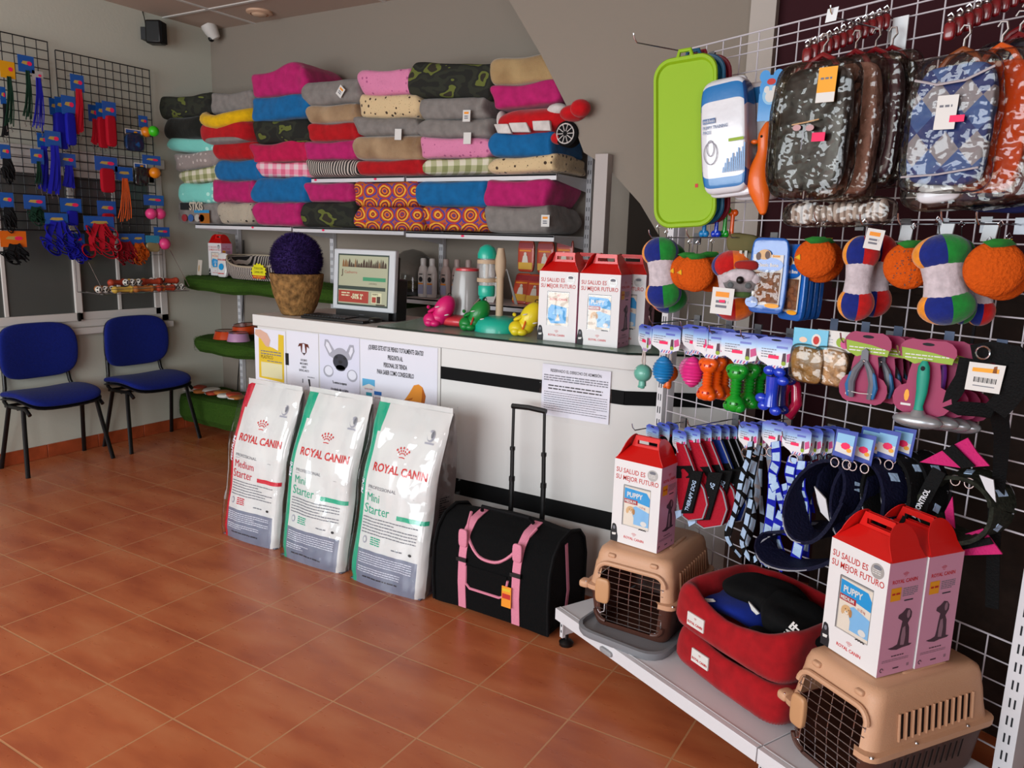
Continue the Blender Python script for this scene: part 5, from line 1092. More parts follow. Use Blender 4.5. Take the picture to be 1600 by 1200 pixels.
garment(gput(1600, 60, .05, .12), .2, .40, DBL, 'dark blue dog coat at the right edge of the photo, behind the orange one', seed=21, filmy=False)
garment(gput(1590, 75, .10, .14), .17, .34, DBL, 'dark blue dog jumper in a clear bag behind the rust orange one', seed=24)
garment(gput(1562, 92, .155, .10), .17, .30, ORK, 'rust orange dog jumper in a clear bag behind the blue argyle one', seed=22, hg=M('orange_hanger', '#c8500e', .3, coat=.5))
def argx(t, d):
    f = -d * .66 - .003; b = MB(); b.rect(.01, .042, -.135, -.12, PINKT, f - .003); b.build('price_sticker', t)
    b = MB(); b.tube([(-.085, f + .006, -.035), (-.03, f, -.05), (.03, f, -.045), (.085, f + .006, -.02)], .003, M('pale_piping', '#a8a0a4', .7), 5); b.build('neck_piping', t); b = MB(); b.tube([(-.085, f + .006, -.255), (0, f, -.25), (.085, f + .006, -.235)], .0025, M('pale_piping', '#a8a0a4', .7), 5); b.build('hem_piping', t)
garment(gput(1502, 98, .22, .12, roll=.03), .185, .275, ARG, 'blue and grey argyle dog jumper in a clear bag with a white tag', seed=25, tagc=(-.0, -.075, .046, .075, TAGW), extra=argx, hg=HGO)
P = gat(1510, 285, .15); t = thing('dog_coat', 'blue and white dog coat in a clear bag, lower behind the argyle jumper', 'dog clothes', frame(P, gx(.2), roll=-.08)); b = MB(); b.soft(.22, .05, .09, DBL, 10, 4, 7, .05, 0); b.soft(.10, .03, .05, PADW, 8, 3, 4, .05, 0, (-.05, -.03, -.02)); b.soft(.16, .045, .06, M('mauve_cloth', '#5e3b40', .7, bump=(16, .5)), 8, 3, 9, .05, 0, (.11, -.0, -.015)); b.build('cloth', t); b = MB(); b.soft(.34, .075, .12, FOIL, 10, 5, 3, .05, 0, (.03, 0, 0)); b.build('clear_bag', t)
for (a, b_, L, lb) in ((1398, 52, .27, 'long hook with a clear price tab holding the coats in clear bags'), (1560, 2, .27, 'long hook holding the argyle jumper and the orange jumper')):
    s_, z_ = gs(a, b_, .0); hook(s_, z_, L, lb, True)
P = gat(1405, 60, .02); b = MB(); b.box(-.022, .022, -.003, 0, -.055, .055, M('clear_price_tab', '#b9bfc0', .1, coat=1.0)); tag(b.build('price_holder', mw=frame(P, gx(0))), 'tall clear price holder clipped between the two groups of coats', 'price holder')
# red hanger clips row
for j, (x0_, y0_, x1_, y1_, o0, o1, nme) in enumerate(((1262, 76, 1385, 22, .26, .05, 'coats in clear bags'), (1485, 36, 1600, -22, .22, .03, 'argyle jumper'))):
    for i in range(12 if j == 0 else 9):
        f_ = i / (11 if j == 0 else 8); P = gat(x0_ + (x1_ - x0_) * f_, y0_ + (y1_ - y0_) * f_, o0 + (o1 - o0) * f_)
        b = MB(); b.soft(.026, .020, .04, HGR, 5, 3.5, i, .03, 0, (0, 0, -.018)); b.ball((0, -.004, .006), .0065, STEEL, 10, 6); b.tube([(0, 0, 0), (.006, 0, .014), (0, 0, .022), (-.008, 0, .016)], .002, STEEL, 5)
        tag(b.build('hanger_clip', mw=frame(P, gx(.3))), 'dark red hanger clip in the row above the ' + nme, 'hanger clip', 'hanger clips above the ' + nme)

# 6 small bones far behind, under the lime tray
def bone(mw, L, r, m, label, cat='dog toy', group=None, nub=None, knurl=True, name='rubber_bone'):
    t = thing(name, label, cat, mw, group)
    b = MB(); b.tube([(0, 0, -.12 * L), (0, 0, -.3 * L), (0, 0, -.5 * L), (0, 0, -.7 * L), (0, 0, -.88 * L)], [r * .55, r * .5, r * .46, r * .5, r * .55], m, 12)
    for z in (-.13, -.87):
        for s in (-1, 1): b.ball((s * r * .5, 0, z * L), (r * .78, r * .72, r * .85), m, 14, 10)
    if knurl:
        for i in range(7): b.lathe([(r * .5, -.006), (r * .62, 0), (r * .5, .006)], m, 12, (0, 0, -(.30 + .4 * i / 6) * L))
    b.build('bone', t)
    if nub:
        b = MB()
        for z in (-.13, -.87):
            for s in (-1, 1): b.ball((s * r * .5, -r * .62, z * L), (r * .24, r * .16, r * .24), nub, 8, 6)
        b.build('paw_marks', t)
    return t
GRN = M('green_rubber', '#0f8f22', .22, coat=.5); ORR = M('orange_rubber_toy', '#e4560c', .22, coat=.5); BLR = M('blue_rubber', '#1638b8', .15, coat=.7); BLT = M('azure_rubber', '#1478b4', .35, coat=.3); PKR = M('pink_rubber', '#d42a80', .35, coat=.3); RDR = M('translucent_red_rubber', '#a01238', .15, coat=.7); TLR = M('seafoam_rubber', '#5fa593', .35, coat=.4)
for i, (x, y, m, nm) in enumerate(((1103, 322, BLT, 'azure'), (1122, 322, BLR, 'blue'), (1135, 322, GRN, 'green'), (1146, 326, ORR, 'orange'))):
    bone(gput(x, y, .10 - .025 * i, .4), .105, .014, m, 'small ' + nm + ' rubber bone hanging under the puppy pad packs', knurl=False)

# 7 plush row
PB = fabric('navy_blue_plush', '#10206e', .3, 60, .3); PG = fabric('green_plush', '#157a2a', .3, 60, .3); PO = fabric('orange_plush', '#dd6410', .3, 60, .3); PR = fabric('red_plush_toy', '#b01010', .3, 60, .3); PY = fabric('amber_plush', '#e08a1c', .3, 60, .3); PW = fabric('white_plush_toy', '#bdb1b6', .3, 60, .3)
ORF = M('orange_fruit_plush', '#bf4d0c', .9, bump=(120, .6), var=.1); LEAF = fabric('leaf_green_felt', '#1f6a22'); YFE = fabric('yellow_felt', '#e0a818')
def plushbone(mw, L, w, label, order, tagt=None):
    t = thing('plush_bone', label, 'plush toy', mw, 'plush bones with striped ends'); r = w * .30
    for z in (-.20, -.80):
        b = MB(); b.ball((0, 0, z * L), (w * .49, w * .36, L * .215), PW, 36, 16, mf=lambda u, v: order[int(((u + .08) % 1) * 6) % 6]); b.build('striped_end', t)
    b = MB(); b.tube([(0, 0, -.26 * L), (0, 0, -.38 * L), (0, 0, -.5 * L), (0, 0, -.62 * L), (0, 0, -.74 * L)], [w * .40, w * .36, w * .34, w * .36, w * .40], PW, 18, flat=.8); b.build('white_middle', t, label='white middle')
    b = MB(); b.tube([(0, 0, -.03 * L), (0, 0, .03)], .0012, BLK, 4); b.tube([(0, 0, .03), (.006, 0, .038), (0, 0, .046), (-.006, 0, .038)], .0018, STEEL, 5, closed=True); b.build('loop', t)
    if tagt: tagcard(t, tagt[0], tagt[1], -r - .012, tagt[2], True, 1.0)
    return t
def orangeball(mw, r, label, spots=False, yel=1):
    t = thing('plush_orange', label, 'plush toy', mw, 'plush oranges'); b = MB(); b.ball((0, 0, -r), (r, r * .42, r), ORF, 28, 18); b.build('body', t)
    b = MB(); b.poly([(-.035, -.004), (-.012, .004), (.02, .004), (.034, -.008), (.01, -.014), (-.015, -.016)], LEAF, -r * .3); b.build('leaf', t, solid=.004)
    b = MB(); b.add([(-r * .98, -r * .1, -r * 1.0), (-r * .72, -r * .33, -r * .82), (-r * .68, -r * .34, -r * 1.1)] if yel else [(r * .1, -r * .2, 0.004), (r * .4, -r * .2, .004), (r * .2, -r * .25, -.012)], [(0, 1, 2)], YFE); b.build('petal', t, solid=.004)
    if spots:
        b = MB(); q = random.Random(4)
        for i in range(60):
            a = q.uniform(0, 2 * PI); d = math.sqrt(q.random()) * r * .85; x, z = math.cos(a) * d, math.sin(a) * d; y = -r * .42 * math.sqrt(max(0, 1 - (d / r) ** 2)) - .0008; b.disc(x, z - r, .0016, .0016, BRNP, y, 6)
        b.build('seeds', t, smooth=False)
    b = MB(); b.tube([(0, 0, -.002), (0, 0, .03)], .0012, BLK, 4); b.tube([(0, 0, .03), (.006, 0, .038), (0, 0, .046), (-.006, 0, .038)], .0018, STEEL, 5, closed=True); b.build('loop', t)
    return t
O1 = [PO, PG, PB, PY, PB, PG]; O1 = [PB, PG, PR, PY, PB, PG]; O2 = [PO, PG, PB, PY, PB, PR]
def pxs(px, py, off): return mpp(gat(px, py, off))
def PB_(x0, x1, y0, y1, off, label, order, f=.55, roll=0, tagt=None):
    k = pxs((x0 + x1) / 2, y0, off); return plushbone(gput((x0 + x1) / 2, y0, off, f, roll=roll), (y1 - y0) * k, (x1 - x0) * k * .98, label, order, tagt)
PB_(1012, 1072, 380, 488, .10, 'striped plush bone half hidden behind the leftmost one of the row', [PG, PB, PR, PO, PB, PG], roll=-.1)
PB_(1000, 1060, 372, 480, .19, 'striped plush bone at the left end of the plush row, over the counter corner', O1, roll=-.14)
for (x0, x1, y0, y1, off, lb, sp, ye) in ((1053, 1100, 396, 452, .14, 'plush orange behind two others between the first two plush bones', 0, 1), (1070, 1108, 398, 455, .17, 'plush orange with a yellow petal, in front, beside the leftmost plush bone', 0, 1), (1095, 1128, 395, 455, .10, 'plush orange half hidden behind the second plush bone from the left', 0, 0),
        (1255, 1318, 374, 440, .10, 'plush orange behind the one next to the dog treat bags', 0, 0), (1246, 1308, 372, 433, .17, 'plush orange right of the blue dog treat bags', 0, 1), (1391, 1458, 378, 450, .17, 'plush orange with dark seed dots between two plush bones', 1, 0), (1540, 1606, 395, 468, .10, 'plush orange at the right edge of the photo, the one behind', 0, 1), (1522, 1598, 376, 462, .18, 'largest plush orange at the right end of the row', 0, 0)):
    k = pxs(x0, y0, off); orangeball(gput((x0 + x1) / 2, y0, off, .6), (y1 - y0) * k / 2, lb, sp, ye)
PB_(1110, 1178, 392, 500, .16, 'striped plush bone behind the raccoon head toy', [PY, PB, PG, PB, PR, PO], roll=-.12)
PB_(1350, 1404, 368, 494, .09, 'striped plush bone behind the one with a price card', O2)
PB_(1320, 1377, 370, 500, .17, 'striped plush bone with a price card on its top end', O2, tagt=(.028, -.006, .15))
PB_(1480, 1525, 375, 505, .12, 'striped plush bone behind the one left of the largest plush orange', O1, roll=-.12)
PB_(1520, 1566, 400, 508, .07, 'striped plush bone peeping out under the largest plush orange', O2)
PB_(1425, 1512, 368, 507, .19, 'striped plush bone, the front one left of the largest plush orange', O1, roll=-.2)
# raccoon head toy
P = gat(1160, 410, .21); k = mpp(P); t = thing('animal_head_toy', 'grey and white plush animal head with a red cap and a white price card', 'plush toy', frame(P, gx(.55)))
GRP = fabric('grey_plush_toy', '#6f6a6a', .3, 60, .3)
b = MB(); b.soft(.105, .05, .072, GRP, 10, 2.6, 2, .02, 0, (0, 0, -.055)); b.build('head', t); b = MB(); b.soft(.085, .035, .04, PW, 8, 2.4, 2, .02, 0, (.0, -.014, -.04)); b.ball((-.04, -.005, -.048), (.02, .02, .018), PW); b.ball((.042, -.005, -.048), (.02, .02, .018), PW); b.build('brow', t); b = MB(); b.ball((.003, -.034, -.052), .0115, BLK); b.build('nose', t)
b = MB(); b.soft(.07, .04, .028, fabric('red_checked_cloth', '#8a1a18'), 8, 3, 2, .04, 0, (.012, 0, -.008)); b.build('cap', t)
for s in (-1, 1):
    b = MB(); b.lathe([(.0, -.0245), (.006, -.0245), (.0065, -.023), (.0085, -.023), (.009, -.02)], BLK, 14, (s * .026, -.004, -.068), 'y'); b.build('eye', t)
b = MB(); b.soft(.065, .035, .02, fabric('green_checked_cloth', '#40562a'), 6, 3, 2, .04, 0, (0, 0, -.096)); b.build('scarf', t)
tagcard(t, -.045, -.118, -.034, .05, True, 1.55); b = MB(); b.rect(-.054, -.036, -.122, -.114, PINKT, -.0365); b.build('price_sticker', t)
# olive canvas pouch
P = gat(1163, 366, .14); b = MB(); b.soft(.10, .05, .06, OLV, 8, 4, 3, .05, .1, (0, 0, -.03)); b.soft(.085, .045, .045, M('grey_canvas', '#7b776d', .8), 8, 4, 5, .05, .1, (0, -.002, -.075)); b.box(-.004, .004, -.03, -.026, -.09, -.05, M('white_stripe', '#b9b5ac', .7)); b.box(.012, .02, -.03, -.026, -.09, -.05, M('white_stripe', '#b9b5ac', .7)); tag(b.build('canvas_pouch', mw=frame(P, gx(.5))), 'small olive and grey canvas pouch hanging above the animal head toy', 'pouch')
# treat bags
def treatbag(mw, label):
    t = thing('dog_treat_bag', label, 'dog treats', mw, 'blue bags of dog treats'); w_, h_ = .115, .215; BB = M('blue_treat_film', '#1257a8', .2, coat=.7, bump=(18, .4))
    b = MB(); b.soft(w_, .018, h_, BB, 14, 8, 3, .010, .0, (0, 0, -h_ / 2)); b.build('bag', t)
    f = -.0125; b = MB(); b.poly([(-.042, -.195), (.042, -.195), (.045, -.09), (.045, -.045), (-.045, -.045), (-.045, -.09)], TAGW, f); b.disc(0, -.075, .046, .022, BB, f - .001); b.text('Classic Bone', .0145, TAGW, 0, -.08, f - .002, 'c', .85, .03); b.disc(-.012, -.045, .02, .015, TNP, f - .0022, 16); b.disc(-.03, -.05, .008, .012, BRNP, f - .0024, 12); b.disc(-.003, -.046, .008, .012, BRNP, f - .0024, 12); b.text('bone', .012, AMB, .012, -.052, f - .002, sx=.9, bold=.03)
    b.poly([(-.036, -.187), (.038, -.187), (.04, -.097), (-.038, -.097)], M('biscuit_brown', '#7a5136', .6, bump=(40, .8), var=.4), f - .0012)
    q = random.Random(3)
    for i in range(16): b.ball((q.uniform(-.028, .03), f - .002, q.uniform(-.178, -.125)), (.009, .004, .009), M('biscuit', '#8d5a3a', .7, bump=(60, .4)), 8, 6)
    b.disc(-.04, -.187, .02, .017, BB, f - .0035); b.text('100% natural', .0048, TAGW, -.054, -.188, f - .0045); b.disc(.022, -.195, .022, .007, AMB, f - .003); b.build('print', t)
    b = MB(); b.surf(lambda u, v: (-.04 + .08 * u, f - .008 - .003 * noise.noise(Vector((u * 5, v * 5, 1))), -.19 + .1 * v), 8, 8, FOIL); b.build('clear_window', t); return t
tb = treatbag(gput(1206, 374, .17, .35), 'blue and white dog treat bag with biscuits, front one of its hook')
for i, (x, o) in enumerate(((1245, .125), (1253, .095), (1262, .06), (1270, .03))): dup(tb, gput(x, 384, o, -.3), 'blue dog treat bag seen nearly edge on, %s behind the front one' % ('first', 'second', 'third', 'last')[i])
for (a, b_, L, lb) in ((1090, 372, .22, 'hook carrying the leftmost plush bone'), (1150, 372, .22, 'hook carrying the plush oranges by the counter corner'), (1210, 372, .2, 'hook carrying the olive pouch and the treat bags'), (1345, 348, .2, 'hook over the plush orange by the treat bags'), (1416, 352, .2, 'hook with a bright price tab over the plush bone with a card'), (1475, 352, .2, 'hook with a bright price tab over the plush orange with seeds'), (1542, 350, .2, 'hook with a bright price tab over the plush bone pair'), (1596, 352, .2, 'hook over the largest plush orange')):
    s_, z_ = gs(a, b_, 0); hook(s_, z_, L, lb)
for x in (1416, 1478, 1546):
    P = gat(x, 365, .04); b = MB(); b.box(-.017, .017, -.002, .002, -.02, .028, M('bright_tab', '#dfe3e6', .08, coat=1.0)); tag(b.build('price_tab', mw=frame(P, gx(0), tilt=-.25)), 'shiny clear price tab above the plush row at the right', 'price tab', 'clear price tabs above the plush row')

s_, z_ = gs(1112, 92, 0); hook(s_, z_ + .005, .34, 'long hook carrying the lime green plastic tray')

# ------------------------------------------------------------ lower rows of the right rack
def m_grad(name, top, bot, z0, z1):
    k = NT(name); tc = k.n('ShaderNodeTexCoord'); sp = k.n('ShaderNodeSeparateXYZ'); k.l(tc, 'Object', sp, 0); mr = k.n('ShaderNodeMapRange'); mr.inputs[1].default_value = z0; mr.inputs[2].default_value = z1; k.l(sp, 2, mr, 0)
    k.base(k.ramp(mr.outputs[0], [(0, bot), (.45, bot), (.72, '#8fb2d8'), (1, top)])); k.b.inputs['Roughness'].default_value = .4; k.b.inputs['Coat Weight'].default_value = .3; return k.m
PAWC = m_grad('blue_gradient_card', '#3f4fae', '#d4d2d6', -.075, 0)
def pawcard(t, w_, h_, y=0, hang=0.0, dog=True):
    """printed card with scalloped lower edge"""
    P = [(-w_ * .5, 0), (-w_ * .5, -h_ * .55), (-w_ * .42, -h_ * .72), (-w_ * .2, -h_ * .86), (-w_ * .1, -h_), (w_ * .14, -h_), (w_ * .24, -h_ * .9), (w_ * .46, -h_ * .8), (w_ * .5, -h_ * .5), (w_ * .5, 0), (w_ * .38, h_ * .12), (-w_ * .30, h_ * .12)]
    b = MB(); b.prism(P, y - .001, y + .001, PAWC); f = y - .0014
    b.rect(w_ * .02, w_ * .32, -h_ * .24, -h_ * .16, VIOP, f); b.lines(-w_ * .38, w_ * .02, -h_ * .32, 4, h_ * .09, h_ * .03, GREYP, f, 4); b.rect(-w_ * .18, w_ * .1, -h_ * .62, -h_ * .50, PINKT, f - .0006)
    if dog:
        b.poly([(w_ * .18, -h_ * .78), (w_ * .20, -h_ * .40), (w_ * .28, -h_ * .38), (w_ * .30, -h_ * .78)], SEP, f); b.poly([(w_ * .32, -h_ * .7), (w_ * .30, -h_ * .42), (w_ * .44, -h_ * .34), (w_ * .48, -h_ * .6)], ROSEP, f); b.disc(w_ * .24, -h_ * .75, w_ * .06, h_ * .08, LIMP, f - .0004, 8)
        for i in range(5): b.poly([(-w_ * .12 + w_ * .08 * i, -h_ * .97), (-w_ * .08 + w_ * .08 * i, -h_ * .97), (-w_ * .04 + w_ * .08 * i, -h_ * .84), (-w_ * .08 + w_ * .08 * i, -h_ * .86)], ROSEP if i % 2 else VIOP, f - .0004)
    b.disc(0, h_ * .03, w_ * .14, h_ * .035, SLOT, f, 12); return b.build('card', t, smooth=False)
def toy_on_card(px0, px1, py, off, label, maker, f=.15, name='carded_dog_toy', rz=0, hcard=.085):
    P = gat((px0 + px1) / 2, py, off); k = mpp(P); w_ = (px1 - px0) * k / max(.35, abs(gx(f).dot(CAMX))) ; t = thing(name, label, 'dog toy', frame(P, gx(f), rz), 'dog toys on blue cards'); pawcard(t, min(w_ * 1.08, .125), hcard); maker(t, hcard); return t
def egg(m, L=.10, r=.034, rib=9):
    def mk(t, h):
        b = MB(); prof = []
        for i in range(rib * 4 + 1):
            u = i / (rib * 4); a = PI * u; prof.append((max(.0008, r * math.sin(a) ** .6 * (1 + .07 * math.sin(u * rib * 2 * PI))), -h - .008 - L * (1 - u)))
        b.lathe(prof, m, 24); b.build('ridged_ball', t)
    return mk
def boneon(m, L=.135, r=.026, nub=None):
    def mk(t, h):
        b = MB(); z0 = -h - .002
        for z in (-.17, -.83):
            b.ball((0, 0, z0 + z * L), (r * 1.15, r, r * 1.0), m, 16, 10)
            for s in (-1, 1): b.ball((s * r * .62, 0, z0 + z * L + (r * .3 if z > -.5 else -r * .3)), (r * .72, r * .72, r * .66), m, 12, 8)
        b.tube([(0, 0, z0 - .25 * L), (0, 0, z0 - .75 * L)], r * .5, m, 12)
        for i in range(6): b.lathe([(r * .5, -.006), (r * .68, 0), (r * .5, .006)], m, 12, (0, 0, z0 - (.32 + .36 * i / 5) * L))
        b.build('bone', t); b = MB()
        for z in (-.17, -.83):
            for q in (-.5, .0, .5): b.ball((q * r * 1.3, -r * .88, z0 + z * L + .004), (r * .17, r * .2, r * .17), nub or m, 6, 5)
        b.build('paw_marks', t)
    return mk
def creature(m):
    def mk(t, h):
        b = MB(); z0 = -h; b.tube([(-.006, 0, z0 + .0), (-.012, 0, z0 - .035), (-.004, 0, z0 - .055)], .0032, WKN, 6); b.tube([(.004, 0, z0 + .0), (.010, 0, z0 - .035), (.004, 0, z0 - .055)], .0032, WKN, 6); b.build('rope', t)
        b = MB(); b.ball((0, 0, z0 - .078), (.036, .032, .032), m); b.tube([(0, 0, z0 - .10), (0, 0, z0 - .125)], [.013, .014], m, 12); b.ball((-.008, -.004, z0 - .128), (.008, .01, .006), m, 8, 6); b.ball((.009, -.004, z0 - .128), (.008, .01, .006), m, 8, 6); b.ball((-.022, 0, z0 - .068), (.008, .012, .012), m, 8, 6); b.build('body', t)
        b = MB(); b.ball((-.018, -.020, z0 - .086), .0045, BLK, 8, 6); b.ball((-.004, -.026, z0 - .068), (.007, .003, .008), TAGW, 8, 6); b.build('face', t)
    return mk
def ringtoy(m):
    def mk(t, h):
        b = MB(); z0 = -h; b.tube([(-.0, 0, z0 - .015), (.014, 0, z0 - .05), (.022, 0, z0 - .10), (.004, 0, z0 - .135), (-.024, 0, z0 - .12), (-.026, 0, z0 - .075), (-.012, 0, z0 - .045)], [.016, .015, .017, .019, .019, .017, .014], m, 12, closed=True); b.build('ring', t)
    return mk
def bluebone(m):
    def mk(t, h):
        b = MB(); z0 = -h + .01; b.tube([(0, 0, z0 - .03), (0, 0, z0 - .06), (0, 0, z0 - .09), (0, 0, z0 - .12)], [.021, .019, .018, .021], m, 14)
        for q, z in ((-.014, -.014), (.018, -.016), (.03, -.04), (-.022, -.122), (-.032, -.10), (.016, -.132)): b.ball((q, 0, z0 + z), (.019, .014, .015), m, 12, 8)
        b.build('bone', t)
    return mk
toy_on_card(1002, 1016, 512, .20, 'seafoam green round headed rubber toy on a rope, leftmost of the carded toys', creature(TLR), f=-.35)
toy_on_card(1027, 1072, 512, .13, 'orange rubber creature toy behind the azure ridged ball', creature(ORB), f=.0)
toy_on_card(1017, 1064, 514, .20, 'azure ridged rubber ball on a blue card', egg(BLT, .10, .036, 10), f=.2)
toy_on_card(1066, 1090, 516, .15, 'pale pink rope toy behind the pink ridged ball', egg(M('pale_pink_rubber', '#cf6f9c', .35, coat=.3), .075, .028, 8), f=-.2)
toy_on_card(1074, 1100, 513, .20, 'pink ridged rubber ball on a blue card, right of the azure one', egg(PKR, .105, .037, 10), f=-.1)
toy_on_card(1115, 1160, 520, .12, 'orange rubber bone behind the front orange one, nearest the green bones', boneon(ORR, nub=REDP))
toy_on_card(1088, 1134, 519, .20, 'orange rubber bone with paw marks, front one under its blue card', boneon(ORR, nub=REDP), f=.25)
toy_on_card(1105, 1145, 517, .16, 'orange rubber bone between the front orange bone and the rear one', boneon(ORR, nub=REDP), f=.2)
toy_on_card(1176, 1210, 528, .09, 'green rubber bone, rearmost of the three green ones', boneon(GRN, .14, .027, M('dark_green_rubber', '#0b5a14', .3)))
toy_on_card(1158, 1196, 526, .14, 'green rubber bone, middle one of the three green ones', boneon(GRN, .14, .027, M('dark_green_rubber', '#0b5a14', .3)))
toy_on_card(1131, 1182, 526, .20, 'green rubber bone with paw marks, front one of the three green ones', boneon(GRN, .15, .028, M('dark_green_rubber', '#0b5a14', .3)), f=.25)
toy_on_card(1226, 1262, 534, .12, 'translucent red rubber ring toy right of the blue bone', ringtoy(RDR), f=.1)
toy_on_card(1212, 1240, 533, .15, 'violet blue card of a toy hidden between the blue bone and the red ring', bluebone(M('dark_blue_rubber', '#101f6a', .2, coat=.5)))
toy_on_card(1193, 1234, 533, .20, 'glossy royal blue rubber bone on a blue card', bluebone(BLR), f=.25)
# bags of chews with printed headers
CHEW = M('golden_chews', '#8e6a35', .35, coat=.5, bump=(40, 1.0), var=.45); PEACH = M('pale_chews', '#b08a62', .3, coat=.6, bump=(60, 1.0), var=.5); HDT = M('turquoise_header_card', '#3f9fc0', .4, coat=.3)
def chewbag(mw, label, head, body, w_=.10, h_=.15):
    t = thing('chew_bag', label, 'dog treats', mw, 'bags of dog chews with header cards'); b = MB(); b.box(-w_ / 2, w_ / 2, -.002, .002, -.055, 0, head)
    if head is HDT: b.disc(.018, -.03, .014, .018, TAGW, -.0026, 14); b.disc(.018, -.03, .009, .012, REDP, -.003, 10); b.disc(-.02, -.032, .012, .008, M('bone_print', '#d9b9a0', .5), -.0026, 12)
    else: b.rect(-.04, -.012, -.018, -.012, GREYP, -.0026); b.disc(.02, -.03, .015, .014, LIMP, -.0026, 12); b.disc(.03, -.034, .013, .013, ROSEP, -.003, 10); b.lines(-.04, -.004, -.026, 3, .008, .002, LG, -.0026)
    b.build('header_card', t, smooth=False); b = MB(); b.soft(w_ * .95, .032, h_ - .055, body, 12, 4, 3, .05, .1, (0, 0, -.055 - (h_ - .055) / 2)); b.build('chews', t)
    b = MB(); b.soft(w_ * 1.02, .036, h_ - .045, FOIL, 10, 6, 5, .05, .02, (0, 0, -.05 - (h_ - .055) / 2)); b.build('clear_bag', t); return t
chewbag(gput(1318, 518, .11, .1), 'bag of chews with a pale header behind the one beside the magenta cards', TAGW, PEACH)
chewbag(gput(1268, 514, .21, .2), 'bag of golden chew sticks with a turquoise header, left one', HDT, CHEW)
chewbag(gput(1306, 517, .19, .2), 'bag of pale chews with a white header, right beside the magenta cards', TAGW, PEACH)
# magenta cards: nail clippers and slicker brushes
def magcard(t, w_=.115, h_=.18):
    P = []
    def arcp(cx_, cz_, rx, rz_, a0, a1, n=7): return [(cx_ + rx * math.cos(a0 + (a1 - a0) * i / n), cz_ + rz_ * math.sin(a0 + (a1 - a0) * i / n)) for i in range(n + 1)]
    P += arcp(w_ * .24, -.028, w_ * .26, .030, -PI / 2, PI * .6) + arcp(-w_ * .24, -.028, w_ * .26, .030, PI * .4, PI * 1.5) + [(-w_ * .28, -h_ * .45)] + arcp(-w_ * .26, -h_ * .80, w_ * .26, h_ * .2, PI * .55, PI * 1.6) + arcp(w_ * .26, -h_ * .80, w_ * .26, h_ * .2, -PI * .6, PI * .45) + [(w_ * .28, -h_ * .45)]
    b = MB(); b.prism(P[::1], -.001, .001, MAGC)
    b.poly([(-w_ * .46, -.022), (w_ * .1, -.030), (w_ * .46, -.040), (w_ * .44, -.055), (w_ * .0, -.052), (-w_ * .2, -.062), (-w_ * .42, -.050)], LIMP, -.0016); b.lines(-w_ * .38, w_ * .38, -.040, 2, .008, .0028, TAGW, -.002, 3)
    b.disc(-w_ * .27, -h_ * .76, .006, .016, AMB, -.0016, 8); b.rect(-w_ * .36, -w_ * .18, -h_ * .90, -h_ * .87, TAGW, -.0016); b.disc(0, -.010, .014, .004, SLOT, -.0016, 10); b.build('card', t, smooth=False)
CLG = M('clipper_grey', '#5c5d66', .45); CLB = M('clipper_blue', '#1f6296', .4); SLV = M('brush_silver', '#a3a8ac', .3, .6)
def clipper(mw, label):
    t = thing('nail_clipper', label, 'grooming tool', mw, 'nail clippers on magenta cards'); magcard(t)
    for s in (-1, 1):
        b = MB(); b.tube([(s * .003, -.010, -.070), (s * .018, -.012, -.095), (s * .026, -.012, -.125), (s * .022, -.012, -.165)], [.006, .0095, .010, .007], CLG, 8); b.tube([(s * .012, -.013, -.082), (s * .027, -.014, -.105), (s * .034, -.014, -.135), (s * .030, -.013, -.163)], [.003, .006, .007, .004], CLB, 8); b.build('handle', t)
    b = MB(); b.prism([(-.010, -.075), (.010, -.075), (.008, -.045), (.0, -.038), (-.008, -.045)], -.013, -.006, CLG); b.ball((0, -.014, -.070), .004, STEEL, 8, 6); b.build('blade', t); b = MB(); b.tube([(-.03, -.018, -.15), (0, -.02, -.152), (.03, -.018, -.15)], .001, TAGW, 4); b.build('tie', t); return t
cl = clipper(gput(1358, 520, .20, .25), 'grey and blue nail clipper on a magenta card, front one'); cl.scale = (1.05, 1, 1.05)
for i, (x, y, o, w_) in enumerate(((1385, 524, .15, 'second from the front'), (1398, 525, .11, 'third from the front'), (1408, 526, .07, 'at the back'))): dup(cl, gput(x, y, o, .2) , 'grey and blue nail clipper on a magenta card, ' + w_)
def brush(mw, label, m):
    t = thing('slicker_brush', label, 'grooming tool', mw, 'slicker brushes on magenta cards'); magcard(t, .13, .19)
    b = MB(); b.tube([(0, -.016, -.05), (0, -.018, -.065), (.001, -.018, -.09), (.002, -.018, -.13), (-.001, -.018, -.165), (0, -.018, -.18)], [.006, .0135, .015, .013, .010, .013], m, 14, flat=.7); b.build('handle', t); b = MB(); b.ball((0, -.029, -.068), (.005, .002, .006), SLOT, 8, 6); b.build('hang_hole', t)
    b = MB(); b.ball((0, -.018, -.203), (.058, .026, .020), SLV, 24, 12); b.ball((0, -.018, -.21), (.052, .024, .012), M('brush_rim', '#7a8286', .4, .4), 20, 8); b.tube([(0, -.018, -.175), (0, -.018, -.19)], [.012, .022], SLV, 12); b.build('brush_head', t); return t
br = brush(gput(1452, 532, .20, .3), 'slicker brush with a teal handle on a magenta card, front one', M('teal_rubber_grip', '#0f8a74', .5)); br.scale = (1, 1, .98)
brush(gput(1480, 532, .145, .2), 'slicker brush with a purple handle on a magenta card, just behind the teal one', M('purple_rubber_grip', '#6a2590', .5))
for i, (x, y, o, w_) in enumerate(((1500, 536, .10, 'third from the front'), (1516, 540, .06, 'at the back'))): dup(br, gput(x, y, o, .15), 'slicker brush with a teal handle on a magenta card, ' + w_)
